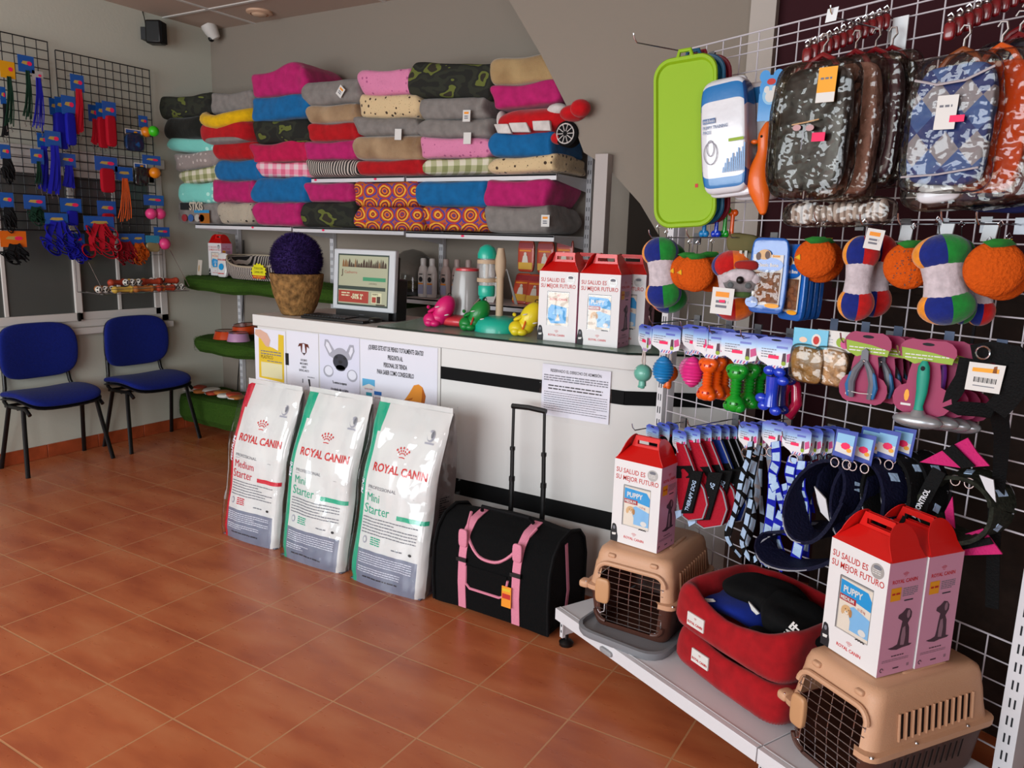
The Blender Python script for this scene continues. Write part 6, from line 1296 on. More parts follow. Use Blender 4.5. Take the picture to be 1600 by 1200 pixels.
s_, z_ = gs(1480, 545, 0); hook(s_, z_, .22, 'hook carrying the slicker brushes'); s_, z_ = gs(1392, 527, 0); hook(s_, z_, .22, 'hook carrying the nail clippers'); s_, z_ = gs(1235, 522, 0); hook(s_, z_, .22, 'hook carrying the blue bone toy'); s_, z_ = gs(1185, 515, 0); hook(s_, z_, .22, 'hook carrying the green bones'); s_, z_ = gs(1140, 508, 0); hook(s_, z_, .22, 'hook carrying the orange bones'); s_, z_ = gs(1090, 500, 0); hook(s_, z_, .22, 'hook carrying the ridged rubber balls')
b = MB()
for x, y in ((1304, 500), (1353, 505), (1404, 512), (1484, 520), (1566, 533)):
    p = gat(x, y, .006); b.add([(p.x - GX.x * .013, p.y - GX.y * .013, p.z - .035), (p.x + GX.x * .013, p.y + GX.y * .013, p.z - .035), (p.x + GX.x * .013, p.y + GX.y * .013, p.z + .004), (p.x - GX.x * .013, p.y - GX.y * .013, p.z + .004)], [(0, 1, 2, 3)], M('blue_grey_clip', '#56637c', .3, .4))
    o = b.build('grid_clip'); tag(o, 'small blue grey hook plate clipped on the white grid above the magenta cards', 'hook plate', 'hook plates on the white grid'); b = MB()

# black harness with white tag, strap hanging down
HB = M('black_webbing', '#070708', .75, bump=(200, .4)); PIP = M('grey_reflective_piping', '#8f8f96', .5); HP = M('hot_pink_mesh', '#c02468', .7, bump=(150, .4)); NVY = M('navy_mesh', '#0b0d26', .7, bump=(120, .4)); HRD = M('red_mesh', '#9e1024', .75, bump=(120, .4)); HBL = M('blue_mesh', '#16307e', .75, bump=(120, .4)); HCM = m_camo(); RFL = M('reflective_white', '#a5bfdc', .35, coat=.3, bump=(60, .5)); RBLU = M('royal_blue_webbing', '#121a9c', .7, bump=(150, .3))
def pk(P, px, py, off, M_):   # photo point at distance off in local coords
    return M_.inverted() @ gat(px, py, off)
mw = gput(1540, 552, .18, .3); t = thing('dog_harness', 'black dog harness with a large white price tag, at the right', 'dog harness', mw, 'dog harnesses on the right rack'); inv = mw.inverted()
L = lambda px, py, off=.18: inv @ gat(px, py, off)
b = MB(); b.strap([L(1512, 560), L(1505, 590), L(1490, 615), L(1483, 632), L(1500, 638), L(1530, 640), L(1553, 643)], .035, .006, HB, (1, 0, .5)); b.strap([L(1520, 555), L(1550, 550), L(1585, 556), L(1598, 575)], .05, .008, HB, (0, 0, 1)); b.strap([L(1598, 570), L(1590, 600), L(1572, 625), L(1555, 642)], .05, .006, HB, (1, 0, 0)); b.strap([L(1572, 620), L(1580, 590), L(1560, 566)], .06, .006, HB, (1, 0, .3)); b.build('straps', t)
b = MB(); b.strap([L(1560, 640, .15), L(1566, 680, .10), L(1562, 740, .04), L(1555, 800, .02), L(1552, 860, .015), L(1550, 950, .012)], [.04, .035, .03, .032, .03, .03], .004, HB, (1, 0, .1)); b.build('hanging_strap', t)
b = MB(); b.tube([L(1536 + 11 * math.cos(a), 551 + 10 * math.sin(a), .20) for a in [2 * PI * i / 14 for i in range(14)]], .0022, STEEL, 6, closed=True); b.build('ring', t)
b = MB(); q = [L(1515, 565, .20), L(1572, 572, .20), L(1561, 616, .20), L(1507, 608, .20)]; b.add([p for p in q] + [p + Vector((0, .0015, 0)) for p in q], [(3, 2, 1, 0), (4, 5, 6, 7)], TAGW)
u = (q[1] - q[0]); v = (q[3] - q[0]); F_ = lambda a, c_: q[0] + u * a + v * c_ + Vector((0, -.001, 0))
b.add([F_(.12, .32), F_(.85, .30), F_(.85, .15), F_(.12, .18)], [(0, 1, 2, 3)], AMB); b.add([F_(.68, .3), F_(.8, .3), F_(.78, .05), F_(.70, .08)], [(0, 1, 2, 3)], M('brown_logo_print', '#8a4a1c', .6))
for i in range(16): b.add([F_(.2 + .04 * i, .68), F_(.2 + .04 * i + (.012 if i % 3 else .024), .68), F_(.2 + .04 * i + (.012 if i % 3 else .024), .5), F_(.2 + .04 * i, .5)], [(0, 1, 2, 3)], INK)
b.add([F_(.2, .82), F_(.8, .82), F_(.8, .79), F_(.2, .79)], [(0, 1, 2, 3)], GREYP); b.build('price_tag', t, smooth=False)

# therapy dog vests on blue cards at the left
def vest(px, py, off, m, label, txt, f=.0, sc=1.0, L_=.2):
    P = gat(px, py, off); t = thing('dog_harness', label, 'dog harness', frame(P, gx(f), 0, roll=-.04), 'dog harnesses on the right rack'); pawcard(t, .07, .07, dog=True)
    W = lambda p: Vector((p.x, p.y - .03 * math.cos((p.x - .03) * 14) + .02 - .02 * math.sin(p.z * 9), p.z))
    b = MB(warp=W); O = [(-.012, -.035), (.035, -.03), (.052, -.07), (.072, -.12), (.098, -.155), (.112, -.20), (.104, -.245), (.06, -.262), (.02, -.250), (-.004, -.21), (-.018, -.15), (-.022, -.09)]
    O = [(x * sc, z * sc) for x, z in O]
    c_ = (.04 * sc, -.15 * sc); n = len(O); dense = []
    for i in range(n):
        for k in range(3): dense.append((O[i][0] + (O[(i + 1) % n][0] - O[i][0]) * k / 3, O[i][1] + (O[(i + 1) % n][1] - O[i][1]) * k / 3))
    rings = [[(c_[0] + (x - c_[0]) * r_, c_[1] + (z - c_[1]) * r_) for x, z in dense] for r_ in (1, .66, .33)]
    vs = []; fs = []
    for y_ in (-.004, .004):
        for R_ in rings: vs += [(x, y_ * (1.6 if R_ is not rings[0] else 1), z) for x, z in R_]
    N = len(dense); o2 = 3 * N
    for base, fl in ((0, 0), (o2, 1)):
        for r_ in range(2):
            for i in range(N): q = (base + r_ * N + i, base + r_ * N + (i + 1) % N, base + (r_ + 1) * N + (i + 1) % N, base + (r_ + 1) * N + i); fs.append(q if fl else q[::-1])
        fs.append(tuple(base + 2 * N + i for i in range(N)) if not fl else tuple(base + 2 * N + i for i in range(N))[::-1])
    for i in range(N): fs.append((i, (i + 1) % N, o2 + (i + 1) % N, o2 + i))
    b.add(vs, fs, m); b.build('vest', t)
    b = MB(warp=W); b.tube([(x, -.007, z) for x, z in dense[3:27]], .0022, PIP, 5); b.build('piping', t)
    b = MB(warp=W); b.prism([(x * sc, z * sc) for x, z in ((.036, -.245), (.074, -.235), (.10, -.10), (.064, -.105))], -.016, -.009, HB); b.prism([(x * sc, z * sc) for x, z in ((-.02, -.11), (.06, -.09), (.075, -.125), (-.02, -.15))], -.013, -.008, HB); pt = b.build('patch', t)
    if txt:
        tm = MB(); tm.text(txt, .0175 * sc, RFL, 0, 0, 0, sx=.85, bold=.02); R_ = Matrix.Rotation(-math.atan2(.132, .028), 4, 'Y'); tm.v = [W((R_ @ v) + Vector((.062 * sc, -.0185, -.232 * sc))) for v in tm.v]; tm.build('lettering', pt, smooth=False)
    b = MB(warp=W); b.prism([(x * sc, z * sc) for x, z in ((.004, -.248), (.03, -.236), (.036, -.252), (.016, -.268))], -.014, -.006, RFL); b.build('reflective_tab', t); return t
vest(1062, 676, .22, HRD, 'black and red dog vest with white lettering, at the left end of the vests', 'THERAPY DOG', f=-.1, sc=1.1)
vest(1140, 668, .06, HB, 'black dog vest with grey piping, rearmost beside the patterned leashes', None, sc=1.1)
vest(1128, 668, .09, HB, 'black dog vest with a white edge, second one from the back', None, sc=1.15)
vest(1115, 668, .125, HBL, 'blue and black dog vest behind the two red ones', 'IN TRAINING', sc=1.2)
vest(1100, 670, .16, HRD, 'red and black therapy dog vest behind the front one', 'THERAPY DOG', sc=1.2)
vest(1082, 672, .20, HRD, 'front red and black dog vest reading therapy dog upright', 'THERAPY DOG', f=.05, sc=1.22)
for i, (x, y, o) in enumerate(((1020, 668, .22), (1037, 665, .19), (1050, 664, .15))):
    P = gat(x, y, o); t = thing('dog_collar_card', 'blue card with a black collar above the left gift box, ' + ('front one', 'middle one', 'rear one')[i], 'dog collar', frame(P, gx(-.1))); pawcard(t, .07, .07, dog=False); b = MB(); b.soft(.05, .03, .06, HB, 8, 3, i, .05, .1, (.01, .004, -.07)); b.build('folded_collar', t)
s_, z_ = gs(1068, 660, 0); hook(s_, z_, .24, 'black hook end carrying the collars above the left gift box'); s_, z_ = gs(1150, 655, 0); hook(s_, z_, .22, 'hook carrying the therapy dog vests'); s_, z_ = gs(1232, 655, 0); hook(s_, z_, .22, 'hook carrying the black patterned harnesses'); s_, z_ = gs(1300, 672, 0); hook(s_, z_, .22, 'hook carrying the blue patterned harnesses')

# patterned strap harnesses (white reflective patches on black or blue webbing)
def strapset(px, py, off, m, label, paths, f=.1, wc=.075, seed=1, sw=.027):
    mw = gput(px, py, off, f); inv = mw.inverted(); t = thing('strap_harness', label, 'dog harness', mw, 'dog harnesses on the right rack'); pawcard(t, wc, .075)
    rr = random.Random(seed)
    for pth in paths:
        P = [inv @ gat(x, y, off + .012 * (k_ % 2)) for k_, (x, y) in enumerate(pth)]; Q = []
        for i in range(len(P) - 1):     # smooth the path
            a, c_ = P[i], P[i + 1]; p0 = P[max(i - 1, 0)]; p3 = P[min(i + 2, len(P) - 1)]
            for j in range(5): u = j / 5; Q.append(.5 * ((2 * a) + (c_ - p0) * u + (2 * p0 - 5 * a + 4 * c_ - p3) * u * u + (3 * a - p0 - 3 * c_ + p3) * u ** 3))
        Q.append(P[-1]); b = MB(); b.strap(Q, sw, .003, m, (1, -.3, 0)); st = b.build('webbing', t)
        b = MB(); i = 0
        while i < len(Q) - 2: b.strap([q + Vector((0, -.0022, 0)) for q in Q[i:i + 3]], sw * .8, .0015, RFL, (1, -.3, 0)); i += 3
        b.build('reflective_patches', st, smooth=False)
    b = MB(); b.tube([(.013 * math.cos(a), -.006, -.085 + .013 * math.sin(a)) for a in [2 * PI * i / 14 for i in range(14)]], .002, STEEL, 6, closed=True); b.build('ring', t); return t
strapset(1215, 662, .08, HB, 'black patterned strap harness at the back of its hook', [[(1190, 700), (1188, 760), (1192, 830), (1180, 880)]], seed=3)
strapset(1198, 664, .12, M('white_webbing', '#a9a3a8', .7), 'whitish patterned strap harness in the middle of the patterned row', [[(1185, 700), (1180, 735), (1184, 770), (1175, 800)], [(1200, 700), (1206, 760), (1196, 850), (1205, 885)]], seed=4)
strapset(1184, 665, .17, HB, 'black and white patterned strap harness, second from the left', [[(1186, 695), (1176, 740), (1172, 770), (1178, 810), (1166, 850)], [(1178, 720), (1164, 770), (1150, 800), (1136, 838), (1158, 870)]], seed=5)
strapset(1170, 665, .21, HB, 'black and white patterned strap harness, leftmost of the patterned ones', [[(1173, 690), (1170, 715), (1160, 745), (1155, 770), (1148, 800), (1138, 835)], [(1174, 780), (1166, 820), (1160, 850), (1176, 875), (1190, 860)]], f=.0, seed=6)
strapset(1210, 663, .18, RBLU, 'bright blue patterned strap harness with the longest straps, centre of the patterned row', [[(1212, 690), (1213, 720), (1207, 745), (1215, 770), (1226, 800), (1222, 835)], [(1208, 745), (1206, 780), (1200, 830), (1190, 870), (1200, 885)], [(1228, 755), (1232, 785), (1226, 810)], [(1222, 800), (1212, 835), (1222, 870), (1215, 890)]], f=.25, seed=7, sw=.034)
strapset(1246, 672, .21, RBLU, 'blue patterned strap harness with a chrome ring, front one of the right group', [[(1240, 715), (1234, 740), (1238, 765), (1230, 790), (1236, 830)], [(1252, 720), (1250, 760), (1256, 790), (1248, 850), (1240, 885)]], f=.25, seed=8, wc=.085, sw=.036)
strapset(1268, 672, .165, RBLU, 'blue patterned strap harness just behind the one with the chrome ring', [[(1250, 712), (1252, 750), (1262, 800), (1258, 870)], [(1268, 722), (1262, 760), (1268, 800)]], seed=9)
for i, (x, o) in enumerate(((1286, .125), (1300, .09), (1312, .06))): strapset(x, 672, o, M('wine_webbing', '#5a1024', .7), 'red patterned strap harness behind the blue ones, ' + ('nearest of three', 'middle of three', 'farthest of three')[i], [[(x - 14, 710), (x - 12, 735), (x - 16, 760)]], seed=10 + i)

# padded navy harnesses with loops
def padharness(px, py, off, m, label, loops, card=True, rings=True, trims=(), f=.25, rz0=-.092, grp='dog harnesses on the right rack'):
    mw = gput(px, py, off, f); inv = mw.inverted(); t = thing('padded_harness', label, 'dog harness', mw, grp)
    if card:
        b = MB(); b.prism([(-.03, -.075), (.028, -.085), (.034, 0), (-.024, 0)], -.001, .001, NAVC); b.poly([(-.024, -.062), (.022, -.07), (.027, -.012), (-.02, -.010)], SKYP, -.0016); b.poly([(-.024, -.062), (.022, -.07), (.024, -.042), (-.022, -.036)], TAGW, -.002); b.disc(.004, -.044, .013, .010, PINKT, -.0026, 8); b.disc(.014, -.055, .007, .006, AMB, -.0028, 8); b.build('card', t, smooth=False)
    for (cx_, cy_, rx, ry, tilt, wd, dep) in loops:
        k = pxs(cx_, cy_, off); c_ = inv @ gat(cx_, cy_, off); n = 30; Q = []
        for i in range(n + 1):
            a = 2 * PI * i / n; x, z = rx * k * math.cos(a), ry * k * math.sin(a); x, z = x * math.cos(tilt) - z * math.sin(tilt), x * math.sin(tilt) + z * math.cos(tilt)
            Q.append(c_ + Vector((x, dep * math.sin(a), z)))
        b = MB(); b.strap(Q, wd, .011, m, (.35, 1, .15)); lp = b.build('padded_band', t)
        for s in (-1, 1):
            b = MB(); b.tube([q + Vector((.35, 1, .15)).normalized() * (s * wd * .5) + (q - c_).normalized() * .004 for q in Q], .0022, PIP, 5); b.build('piping', lp)
        b = MB(); i = 2
        while i < n - 2: b.strap([q + (q - c_).normalized() * .0075 for q in Q[i:i + 2]], wd * .35, .002, RFL if i % 4 else NVY, (.35, 1, .15)); i += 5
        b.build('reflective_dashes', lp)
    if rings:
        for s in (-1, 1):
            b = MB(); b.tube([(s * .016 + .011 * math.cos(a), -.012, rz0 + .013 * math.sin(a)) for a in [2 * PI * i / 14 for i in range(14)]], .0021, STEEL, 6, closed=True); b.build('ring', t)
    for q, mm, nm in trims:
        b = MB(); c2 = [inv @ gat(x, y, off + (.03 if nm == 'black_band' else .018)) for x, y in q]; c2 = c2 if (c2[1] - c2[0]).cross(c2[2] - c2[0]).y < 0 else c2[::-1]; b.add(c2 + [p + Vector((0, .006, 0)) for p in c2], [tuple(range(len(c2))), tuple(range(2 * len(c2) - 1, len(c2) - 1, -1))] + [(i, len(c2) + i, len(c2) + (i + 1) % len(c2), (i + 1) % len(c2)) for i in range(len(c2))], mm); b.build(nm, t)
    return t
padharness(1412, 668, .07, HB, 'black padded harness at the back of the navy row', [(1428, 765, 34, 50, .3, .07, .05)])
padharness(1388, 672, .11, HB, 'black padded harness with a chrome ring, third in the navy row', [(1398, 765, 36, 52, .3, .07, .05)])
padharness(1350, 678, .16, NVY, 'navy padded harness in the middle of the row, above the gift boxes', [(1356, 782, 40, 60, .25, .08, .06)])
padharness(1322, 672, .20, NVY, 'navy padded harness with the widest loop, hanging over the red bed', [(1290, 778, 38, 58, -.2, .085, .06), (1262, 852, 66, 24, .30, .085, .05)], trims=[([(1272, 760), (1282, 800), (1296, 815), (1290, 780)], PADW, 'white_lining')])
padharness(1362, 668, .12, NVY, 'navy padded harness hidden partly by the widest looped one', [(1332, 755, 36, 44, .1, .08, .05)], rings=False)
# pink and black harness
HPG = padharness(1508, 735, .06, M('dark_camouflage_mesh', '#20221a', .75, bump=(90, .5), var=.5), 'pink, black and camouflage padded harness on the right of the grid', [(1508, 790, 50, 46, .1, .09, .03)], card=False, rings=True, rz0=-.028,
    trims=[([(1437, 722), (1512, 684), (1526, 706), (1546, 728), (1500, 731)], HP, 'pink_panel'), ([(1472, 704), (1490, 695), (1524, 729), (1502, 732)], HB, 'black_band'), ([(1476, 800), (1488, 776), (1492, 826), (1478, 812)], HP, 'pink_edge'), ([(1496, 838), (1536, 826), (1566, 866), (1500, 868)], HP, 'pink_panel'), ([(1498, 850), (1546, 840), (1552, 850), (1500, 860)], HB, 'black_band'), ([(1530, 742), (1552, 750), (1556, 785), (1540, 765)], PADW, 'white_flap')])
mw = HPG.matrix_world.copy(); inv = mw.inverted(); b = MB(); q0, q1 = inv @ gat(1430, 806, .11), inv @ gat(1455, 758, .11); b.strap([q0, q1, inv @ gat(1468, 735, .10)], .035, .008, HB, (1, 0, .4)); lb = b.build('side_band', HPG)
tm = MB(); tm.text('K-CONTROL', .0185, PADW, 0, 0, 0, sx=.8, bold=.03); R_ = Matrix.Rotation(-math.atan2((q1 - q0).z, (q1 - q0).x), 4, 'Y'); tm.v = [(R_ @ v) + q0 + Vector((.010, -.034, .004)) for v in tm.v]; tm.build('lettering', lb, smooth=False)


# ============================================================ LEFT WALL: WIRE GRIDS AND HANGING GOODS
XG = XL + .075
def WL(px, py, off=0.0): return at(px, py, x=XG + off)
def WF(px, py, off=0.0, rz=0, roll=0): return frame(WL(px, py, off), LX, rz, 0, roll)
mwl = frame(Vector((XG, 0, 0)), LX)
yl0, yl1 = WL(95, 200)[1], WL(238, 200)[1]
gridpanel(yl0, yl1, 1.462, WL(95, 80)[2], .0535, .0535, 'black wire grid hung in front of the window, right one of the two', BLKM, mwl, r=.003)
yk = WL(84, 200)[1]; gridpanel(yk - 1.0, yk, 1.462, WL(84, 68)[2], .066, .0535, 'black wire grid on the left wall, cut by the left edge of the photo', BLKM, mwl, r=.003)
CBL = M('blue_leash_card', '#1752a0', .4, coat=.3); COR = M('orange_leash_card', '#d4640e', .4, coat=.3); CYE = M('yellow_leash_card', '#d99a10', .4); LRD = M('red_strap', '#a30d20', .7); LBL = M('blue_strap', '#15168e', .7); LGR = M('dark_green_cord', '#0d2c1e', .7); LBK = M('black_strap', '#0d0d0f', .7); LOR = M('orange_cord', '#c84f0c', .6)
def lcard(t, x0, x1, z0, z1, m, y=-.001, logo=True, sticker=True):
    b = MB(); b.box(x0, x1, y - .001, y + .001, z1, z0, m); w_, h_ = x1 - x0, z0 - z1
    if logo: b.poly([(x0 + w_ * .2, z1 + h_ * .5), (x0 + w_ * .5, z1 + h_ * .45), (x0 + w_ * .8, z1 + h_ * .5), (x0 + w_ * .75, z1 + h_ * .68), (x0 + w_ * .3, z1 + h_ * .66)], M('tan_logo', '#b5984a', .6), y - .0015)
    if sticker: b.disc(x0 + w_ * .7, z1 + h_ * .55, w_ * .16, h_ * .13, PINKT, y - .002, 10)
    b.build('card', t, smooth=False)
def leash(card, body, off, label, cm=CBL, bm=LRD, kind='leash', sticker=True, logo=True, seed=0, bend=0):
    x0, y0, x1, y1 = card; mw = WF((x0 + x1) / 2, y0, off); inv = mw.inverted(); t = thing('dog_leash' if kind in ('leash', 'cord', 'flat') else 'dog_collar' if kind == 'collar' else 'dog_harness', label, 'dog leash' if kind in ('leash', 'cord', 'flat') else 'dog harness', mw, 'leashes and harnesses on the left wall')
    L = lambda px, py, o=0: inv @ WL(px, py, off + o)
    a, c_ = L(x0, (y0 + y1) / 2), L(x1, (y0 + y1) / 2); h_ = L((x0 + x1) / 2, y0).z - L((x0 + x1) / 2, y1).z
    lcard(t, a.x, c_.x, .004, -h_, cm, sticker=sticker, logo=logo)
    b = MB(); b.tube([(0, 0, .002), (0, off * .9, .006)], .002, STEEL, 5); b.build('hook_rod', t)
    rr = random.Random(seed + x0); bx0, by0, bx1, by1 = body; top = L((bx0 + bx1) / 2, by0); bot = L((bx0 + bx1) / 2, by1); wd = abs(L(bx1, by0).x - L(bx0, by0).x); H_ = top.z - bot.z; sh = bot.x - top.x
    b = MB()
    if kind in ('leash', 'cord'):
        n = 6 if kind == 'leash' else 7
        for i in range(n):
            u = (i + .5) / n - .5; f_ = rr.uniform(.86, 1); xo = u * wd
            P = [(xo * .35, -.004 + .004 * math.sin(i), top.z + .006), (xo * .55, -.006, top.z - H_ * .3), (xo * .8 + sh * .5, -.008 - .004 * math.cos(i * 2), top.z - H_ * .65), (xo + sh, -.006, top.z - H_ * f_)]
            if kind == 'leash': b.strap(P, wd / n * 1.9, .003, bm, (1, -.3, 0))
            else: b.tube(P, .0032, bm, 5)
    elif kind == 'flat':
        for i in range(2):
            b.soft(wd * .95, .02, H_, bm, 8, 7, seed + i, .02, 0, (sh * .5, -.006 - .01 * i, (top.z + bot.z) / 2))
    else:
        for i in range(12):
            cx_ = rr.uniform(-.36, .36) * wd; cz_ = top.z - H_ * rr.uniform(.2, .82); rx, rz_ = wd * rr.uniform(.14, .26), H_ * rr.uniform(.14, .24); ph = rr.uniform(0, 3)
            b.strap([(cx_ + rx * math.cos(a_ + ph), -.01 - .012 * math.sin(a_ * 1.0 + i), cz_ + rz_ * math.sin(a_)) for a_ in [2 * PI * k / 14 for k in range(15)]], .026, .004, bm, (.4, 1, .2))
        for i in range(3): xo = (i - 1) * wd * .22; b.strap([(xo * .4, -.006, top.z + .008), (xo * 1.3, -.02, top.z - H_ * .4), (xo * 1.1, -.012, top.z - H_ * .75)], .034, .004, bm, (1, -.3, 0))
    b.build('straps', t)
    if kind in ('leash', 'flat', 'cord'):
        b = MB()
        for i in range(2): xo = (i - .5) * wd * .5; b.tube([(xo + sh, -.006, bot.z + .008), (xo + sh, -.006, bot.z - .010), (xo + sh + .005, -.006, bot.z - .018), (xo + sh, -.006, bot.z - .024)], .0026, STEEL, 5)
        b.build('snap_hooks', t)
    return t
leash((0, 97, 23, 122), (10, 122, 26, 200), .12, 'dark green cord leash under a yellow and orange card, at the left edge', CYE, LGR, 'cord', logo=False)
leash((28, 88, 53, 113), (35, 112, 50, 192), .12, 'dark green cord leash under the topmost blue card on the left grid', CBL, LGR, 'cord')
leash((50, 112, 67, 126), (54, 124, 74, 206), .12, 'blue cord leash under a small clear card on the left grid', M('clear_card', '#a9a6a4', .3), LBL, 'cord', logo=False)
leash((0, 137, 9, 163), (-4, 163, 6, 215), .1, 'black leash with a blue card cut by the left edge of the photo', CBL, LBK)
leash((0, 227, 16, 249), (-2, 250, 14, 288), .1, 'black collar bundle under a blue card at the left edge, upper one', CBL, LBK, 'harness')
leash((77, 155, 92, 180), (84, 180, 96, 228), .05, 'dark blue leash at the back of the three by the gap of the grids', CBL, LBL)
leash((86, 153, 102, 179), (88, 178, 108, 232), .08, 'dark blue leash in the middle of the three by the gap of the grids', CBL, LBL, 'flat')
leash((96, 151, 118, 179), (102, 178, 117, 226), .12, 'dark blue leash, front one of the three by the gap of the grids', CBL, LBL, 'flat')
leash((110, 118, 131, 143), (117, 141, 131, 212), .12, 'long red leash alone at the upper left of the right grid', CBL, LRD)
leash((138, 165, 153, 190), (148, 188, 158, 228), .05, 'red leash at the back of the bunch in the middle of the right grid', CBL, LRD)
leash((150, 162, 166, 188), (150, 184, 166, 230), .08, 'red leash in the middle of the bunch on the right grid', CBL, LRD, 'flat')
leash((160, 160, 181, 187), (164, 182, 179, 228), .12, 'red leash with a pink sticker on its card, front one of the bunch', CBL, LRD, 'flat')
leash((58, 209, 74, 231), (64, 230, 78, 300), .05, 'bright blue long leash at the back, under the left cards of the window top', CBL, LBL)
leash((70, 206, 95, 230), (76, 229, 94, 304), .12, 'bright blue long leash in front, hanging over the window top', CBL, LBL)
leash((48, 234, 68, 256), (56, 254, 68, 290), .10, 'small dark green leash left of the bright blue long ones', CBL, LGR, 'cord')
leash((92, 241, 118, 261), (98, 260, 115, 294), .10, 'navy leash just right of the bright blue long ones', CBL, LBL)
leash((148, 246, 183, 267), (155, 264, 177, 300), .12, 'short red leash with a wide blue card, centre of the right grid', CBL, LRD, 'flat')
leash((180, 262, 207, 282), (182, 280, 206, 350), .12, 'bundle of orange cord leashes on the right grid', CBL, LOR, 'cord', sticker=False)
leash((0, 302, 21, 325), (-2, 326, 16, 364), .1, 'black collar bundle under a blue card at the left edge, lower one', CBL, LBK, 'harness')
leash((37, 306, 71, 327), (46, 326, 72, 352), .1, 'dark green harness under a blue card in front of the window', CBL, LGR, 'harness')
leash((94, 311, 127, 332), (106, 330, 122, 352), .1, 'small navy collar under a blue card in front of the window', CBL, LBL, 'flat')
leash((70, 334, 106, 354), (48, 348, 112, 404), .13, 'large royal blue harness hanging in front of the window', CBL, LBL, 'harness', sticker=False)
leash((0, 362, 41, 386), (4, 384, 42, 413), .12, 'black harness under a wide orange card at the lower left', COR, LBK, 'harness')
leash((103, 366, 132, 384), (102, 382, 137, 412), .12, 'blue harness under the lowest blue card left of the red ones', CBL, LBL, 'harness')
leash((152, 315, 181, 338), (158, 334, 176, 348), .08, 'small card with a red collar above the large red harness', CBL, LRD, 'flat')
leash((131, 339, 178, 360), (128, 352, 186, 405), .14, 'large red harness in front of the right window pane', CBL, LRD, 'harness', sticker=False)
leash((184, 366, 205, 382), (168, 380, 206, 413), .12, 'dark red harness hanging right of the large red one', CBL, M('wine_strap', '#7c0b18', .7), 'harness', sticker=False)
leash((205, 366, 226, 382), (204, 382, 231, 414), .12, 'orange and black harness at the lower right of the right grid', CBL, M('orange_black_strap', '#a8480c', .7, var=.6, bump=(40, .3)), 'harness', sticker=False)
b = MB(); b.box(-.05, .05, -.002, .002, -.05, 0, M('teal_card', '#2d87a8', .4, coat=.3)); b.soft(.10, .02, .06, M('beige_treat_bag', '#8c7c52', .4, coat=.4), 8, 4, 3, .04, 0, (0, 0, -.08)); tag(b.build('chew_packet', mw=WF(238, 368, .13)), 'small beige chew packet with a teal header beside the lower pink ball', 'dog treats')
def zipbag(c_, m, label):
    x0, y0, x1, y1 = c_; mw = WF((x0 + x1) / 2, y0, .1); inv = mw.inverted(); a, d = inv @ WL(x0, y0, .1), inv @ WL(x1, y1, .1); t = thing('zip_bag', label, 'accessory bag', mw); w_ = d.x - a.x; h_ = -d.z
    b = MB(); b.box(-w_ / 2, w_ / 2, -.001, .001, -.035, 0, TAGW); b.rect(-w_ * .45, w_ * .4, -.028, -.006, CBL, -.0015); b.disc(w_ * .1, -.018, .014, .006, AMB, -.002, 10); b.build('header', t, smooth=False); b = MB(); b.soft(w_, .03, h_ - .03, m, 8, 5, 2, .04, .1, (0, 0, -.03 - (h_ - .03) / 2)); b.build('contents', t); b = MB(); b.soft(w_ * 1.08, .035, h_ - .02, FOIL, 8, 7, 4, .03, .1, (0, 0, -.03 - (h_ - .03) / 2)); b.build('clear_bag', t)
zipbag((194, 202, 223, 237), M('blue_folded_cloth', '#24508e', .7, bump=(20, .4)), 'clear bag with a folded blue item on the right grid'); zipbag((208, 255, 230, 290), M('dark_grey_cloth', '#3a3d3e', .7, bump=(20, .5)), 'clear bag with a dark grey item beside the orange cords')
def balls(c_, lst, label):
    x0, y0, x1, y1 = c_; mw = WF((x0 + x1) / 2, y0, .1); inv = mw.inverted(); L = lambda px, py, o=0: inv @ WL(px, py, .1 + o); a, d = L(x0, y0), L(x1, y1); t = thing('ball_toy', label, 'dog toy', mw); lcard(t, a.x, d.x, 0, d.z, CBL, sticker=True); b = MB(); b.tube([(0, 0, -.004), (0, .097, 0)], .002, STEEL, 5); b.build('hook_rod', t)
    for (x, y, r, m, o) in lst: b = MB(); k = mpp(WL(x, y, .1)); b.ball(L(x, y, o), r * k, m, 18, 12); bb = b.build('ball', t)
    return t
GBL = M('lime_green_rubber', '#35b51a', .35); OBL = M('orange_ball_rubber', '#d0780e', .35); RBL = M('red_ball_rubber', '#8e1512', .4); PBL2 = M('pink_ball_rubber', '#d43a76', .4, var=.1)
balls((216, 181, 231, 200), [(228, 206, 8, OBL, .0), (240, 205, 8, GBL, .04)], 'orange and bright green balls under a blue card, right edge of the grid'); balls((222, 243, 251, 259), [(242, 270, 8.5, OBL, .03), (232, 270, 7, RBL, -.02)], 'orange and red balls under a blue card near the cushion stack')
balls((224, 305, 256, 322), [(236, 334, 8.5, PBL2, .03), (250, 334, 8.5, PBL2, .03)], 'pair of pink spotted balls under a blue card, upper pink ones'); balls((240, 355, 265, 370), [(257, 381, 9, PBL2, .03)], 'single pink ball under a blue card at the lower corner of the grid')
